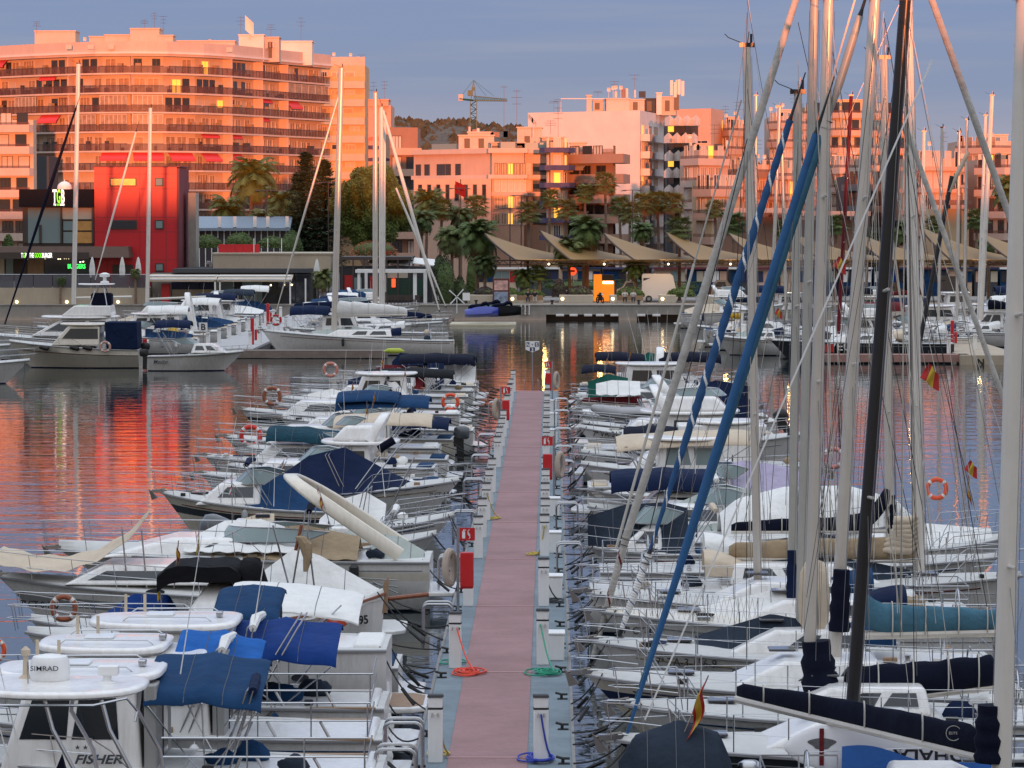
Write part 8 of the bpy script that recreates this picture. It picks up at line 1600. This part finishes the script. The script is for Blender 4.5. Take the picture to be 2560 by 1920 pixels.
t = thing('fuel_cans', 'yellow bundle of covered cans on dock B', 'fender bundle', at(428, 830, 262)); m = MB(); m.ball((0, 0, 0), .55, 12, 8, (1, .8, .9)); m.build('bundle', YEL, t)
for i, (px, py, D) in enumerate(((455, 838, 256), (466, 840, 256), (362, 855, 250))): t = thing('jerrycan', 'red jerrycan on dock B, ' + ['left of the pair', 'right of the pair', 'beside the cream cruiser stern'][i], 'jerrycan', at(px, py, D), 0, 'red jerrycans'); m = MB(); m.box(-.15, .15, -.1, .1, -.25, .2); m.tube([(-.08, 0, .2), (-.08, 0, .27), (.08, 0, .27), (.08, 0, .2)], .02, 5); m.build('can', RED, t, bevel=.03)
# boats at the right behind the masts
def ycatch(px, D): return px
data = [('motor cruiser with a green boat cover right of the quay openings', 318, 1722, 1960, 'fly', None), ('white yacht stern with an orange ring left of the leaning sail', 312, 1700, 1920, 'cuddy', None), ('wide white cruiser seen stern-on below the furled sails', 268, 1760, 1990, 'house', None), ('white cruiser with yellow cushions at its stern', 262, 1790, 2000, 'cuddy', None), ('white flybridge boat behind the silver masts', 256, 2030, 2330, 'fly', None), ('white boat with red sail bag behind the black mast', 262, 2140, 2400, 'cuddy', MAROON), ('white cruiser under a blue sun roof at the right', 278, 2180, 2480, 'house', NAVY), ('white boat with a mint-green hatch cover', 270, 2560, 2370, 'fly', None), ('pale cruiser moored beside dock C', 282, 2580, 2350, 'house', WHITEC), ('white boat with a dark hood beside dock C', 292, 2600, 2380, 'cuddy', NAVYD), ('white runabout right of dock C sign', 250, 2700, 2540, 'cuddy', None), ('white yacht hull behind the race yacht', 256, 1980, 2280, 'cuddy', None), ('white cruiser at the far quay right of the van', 322, 1860, 2080, 'house', NAVY), ('far white cruiser behind the black mast', 318, 2080, 2300, 'fly', NAVYD), ('far white boat right of the white mast', 324, 2290, 2480, 'house', None), ('far small boat at the right edge', 320, 2470, 2650, 'cuddy', NAVY)]
for i, (lb, D, a, c, kd, bmm) in enumerate(data):
    b = mboat(lb, D, a, c, kd, fb=1.9 if kd == 'fly' else 1.6, fs=1.3, B=3.3, seed=i)
    if bmm: b.bimini(-b.L * .42, -b.L * .05, 3.3, 1.3, bmm, drop=.5)
t = thing('cushion_stack', 'row of yellow cushions on a white stern', 'cushions', at(1834, 790, 259)); 
for k in range(4): m = MB(); m.ball((-.4 + .27 * k, 0, 0), .2, 8, 6, (.7, .7, 1.2)); m.build('cushion', YEL, t)
# jet skis on floating docks
def jetski(px, py, D, lab, col, rz=0.):
    t = thing('jet_ski', lab, 'jet ski', at(px, py, D), rz, 'jet skis at the far quay'); m = MB(); rings = []
    for i in range(15):
        u = i / 14; x = -1.5 + 3.0 * u; w = .52 * (1 - max(0, (u - .5) / .5) ** 2.4) ** .6 + .02; z = .18 * u ** 2; rings.append([(x, w * a, z + b) for a, b in ((-.25, -.28), (-1, 0), (-.85, .28), (-.4, .42 + .25 * math.sin(u * 3.1)), (.4, .42 + .25 * math.sin(u * 3.1)), (.85, .28), (1, 0), (.25, -.28))])
    m.loft(rings); m.build('hull', col, t, smooth=50); m = MB(); m.loft([[(x, w * math.cos(a), z + .18 * math.sin(a)) for a in [j * math.pi / 4 for j in range(8)]] for x, w, z in ((-1.2, .1, .55), (-.9, .24, .72), (-.1, .22, .78), (.15, .16, .95), (.4, .12, 1.0), (.7, .05, .8))]); m.build('seat_cover', NAVYD, t, smooth=50)
    m = MB(); m.tube([(.3, -.38, 1.1), (.42, 0, 1.05), (.3, .38, 1.1)], .03, 6); m.build('handlebar', RUB, t)
DJ = 318; m = MB(); x0, x1 = wx(1125, DJ), wx(1290, DJ); m.box(x0, x1, DJ - 1.6, DJ + 4, -.1, .22); m.build('floating_dock', mat('cream_float', (.5, .45, .33), .7), label='low cream floating dock under the jet skis', cat='floating dock', bevel=.08)
jetski(1204, 786, DJ - .4, 'blue and silver jet ski nearest the open water', mat('jet_blue', (.02, .04, .35), .25, coat=.6)); jetski(1232, 781, DJ + 1.4, 'dark teal jet ski behind the blue one', mat('jet_teal', (.01, .08, .09), .3, coat=.5)); jetski(1262, 784, DJ + .6, 'black covered jet ski at the right end of the float', BLACKC)
t = thing('wind_generator', 'white four-bladed wind generator at the stern of a yacht', 'wind generator', at(1142, 742, 300)); m = MB(); m.tube([(0, .1, -1.4), (0, .1, 0)], .04, 6); m.build('pole', WHITE, t)
for k in range(4): a = math.pi / 4 + k * math.pi / 2 + .1; m = MB(); d = V((math.cos(a), 0, math.sin(a))); n_ = V((-math.sin(a), 0, math.cos(a))); m.prism([d * .05 - n_ * .04, d * .85 - n_ * .09, d * .85 + n_ * .03, d * .05 + n_ * .04], (0, .03, 0)); m.build('blade', WHITE, t, smooth=0)
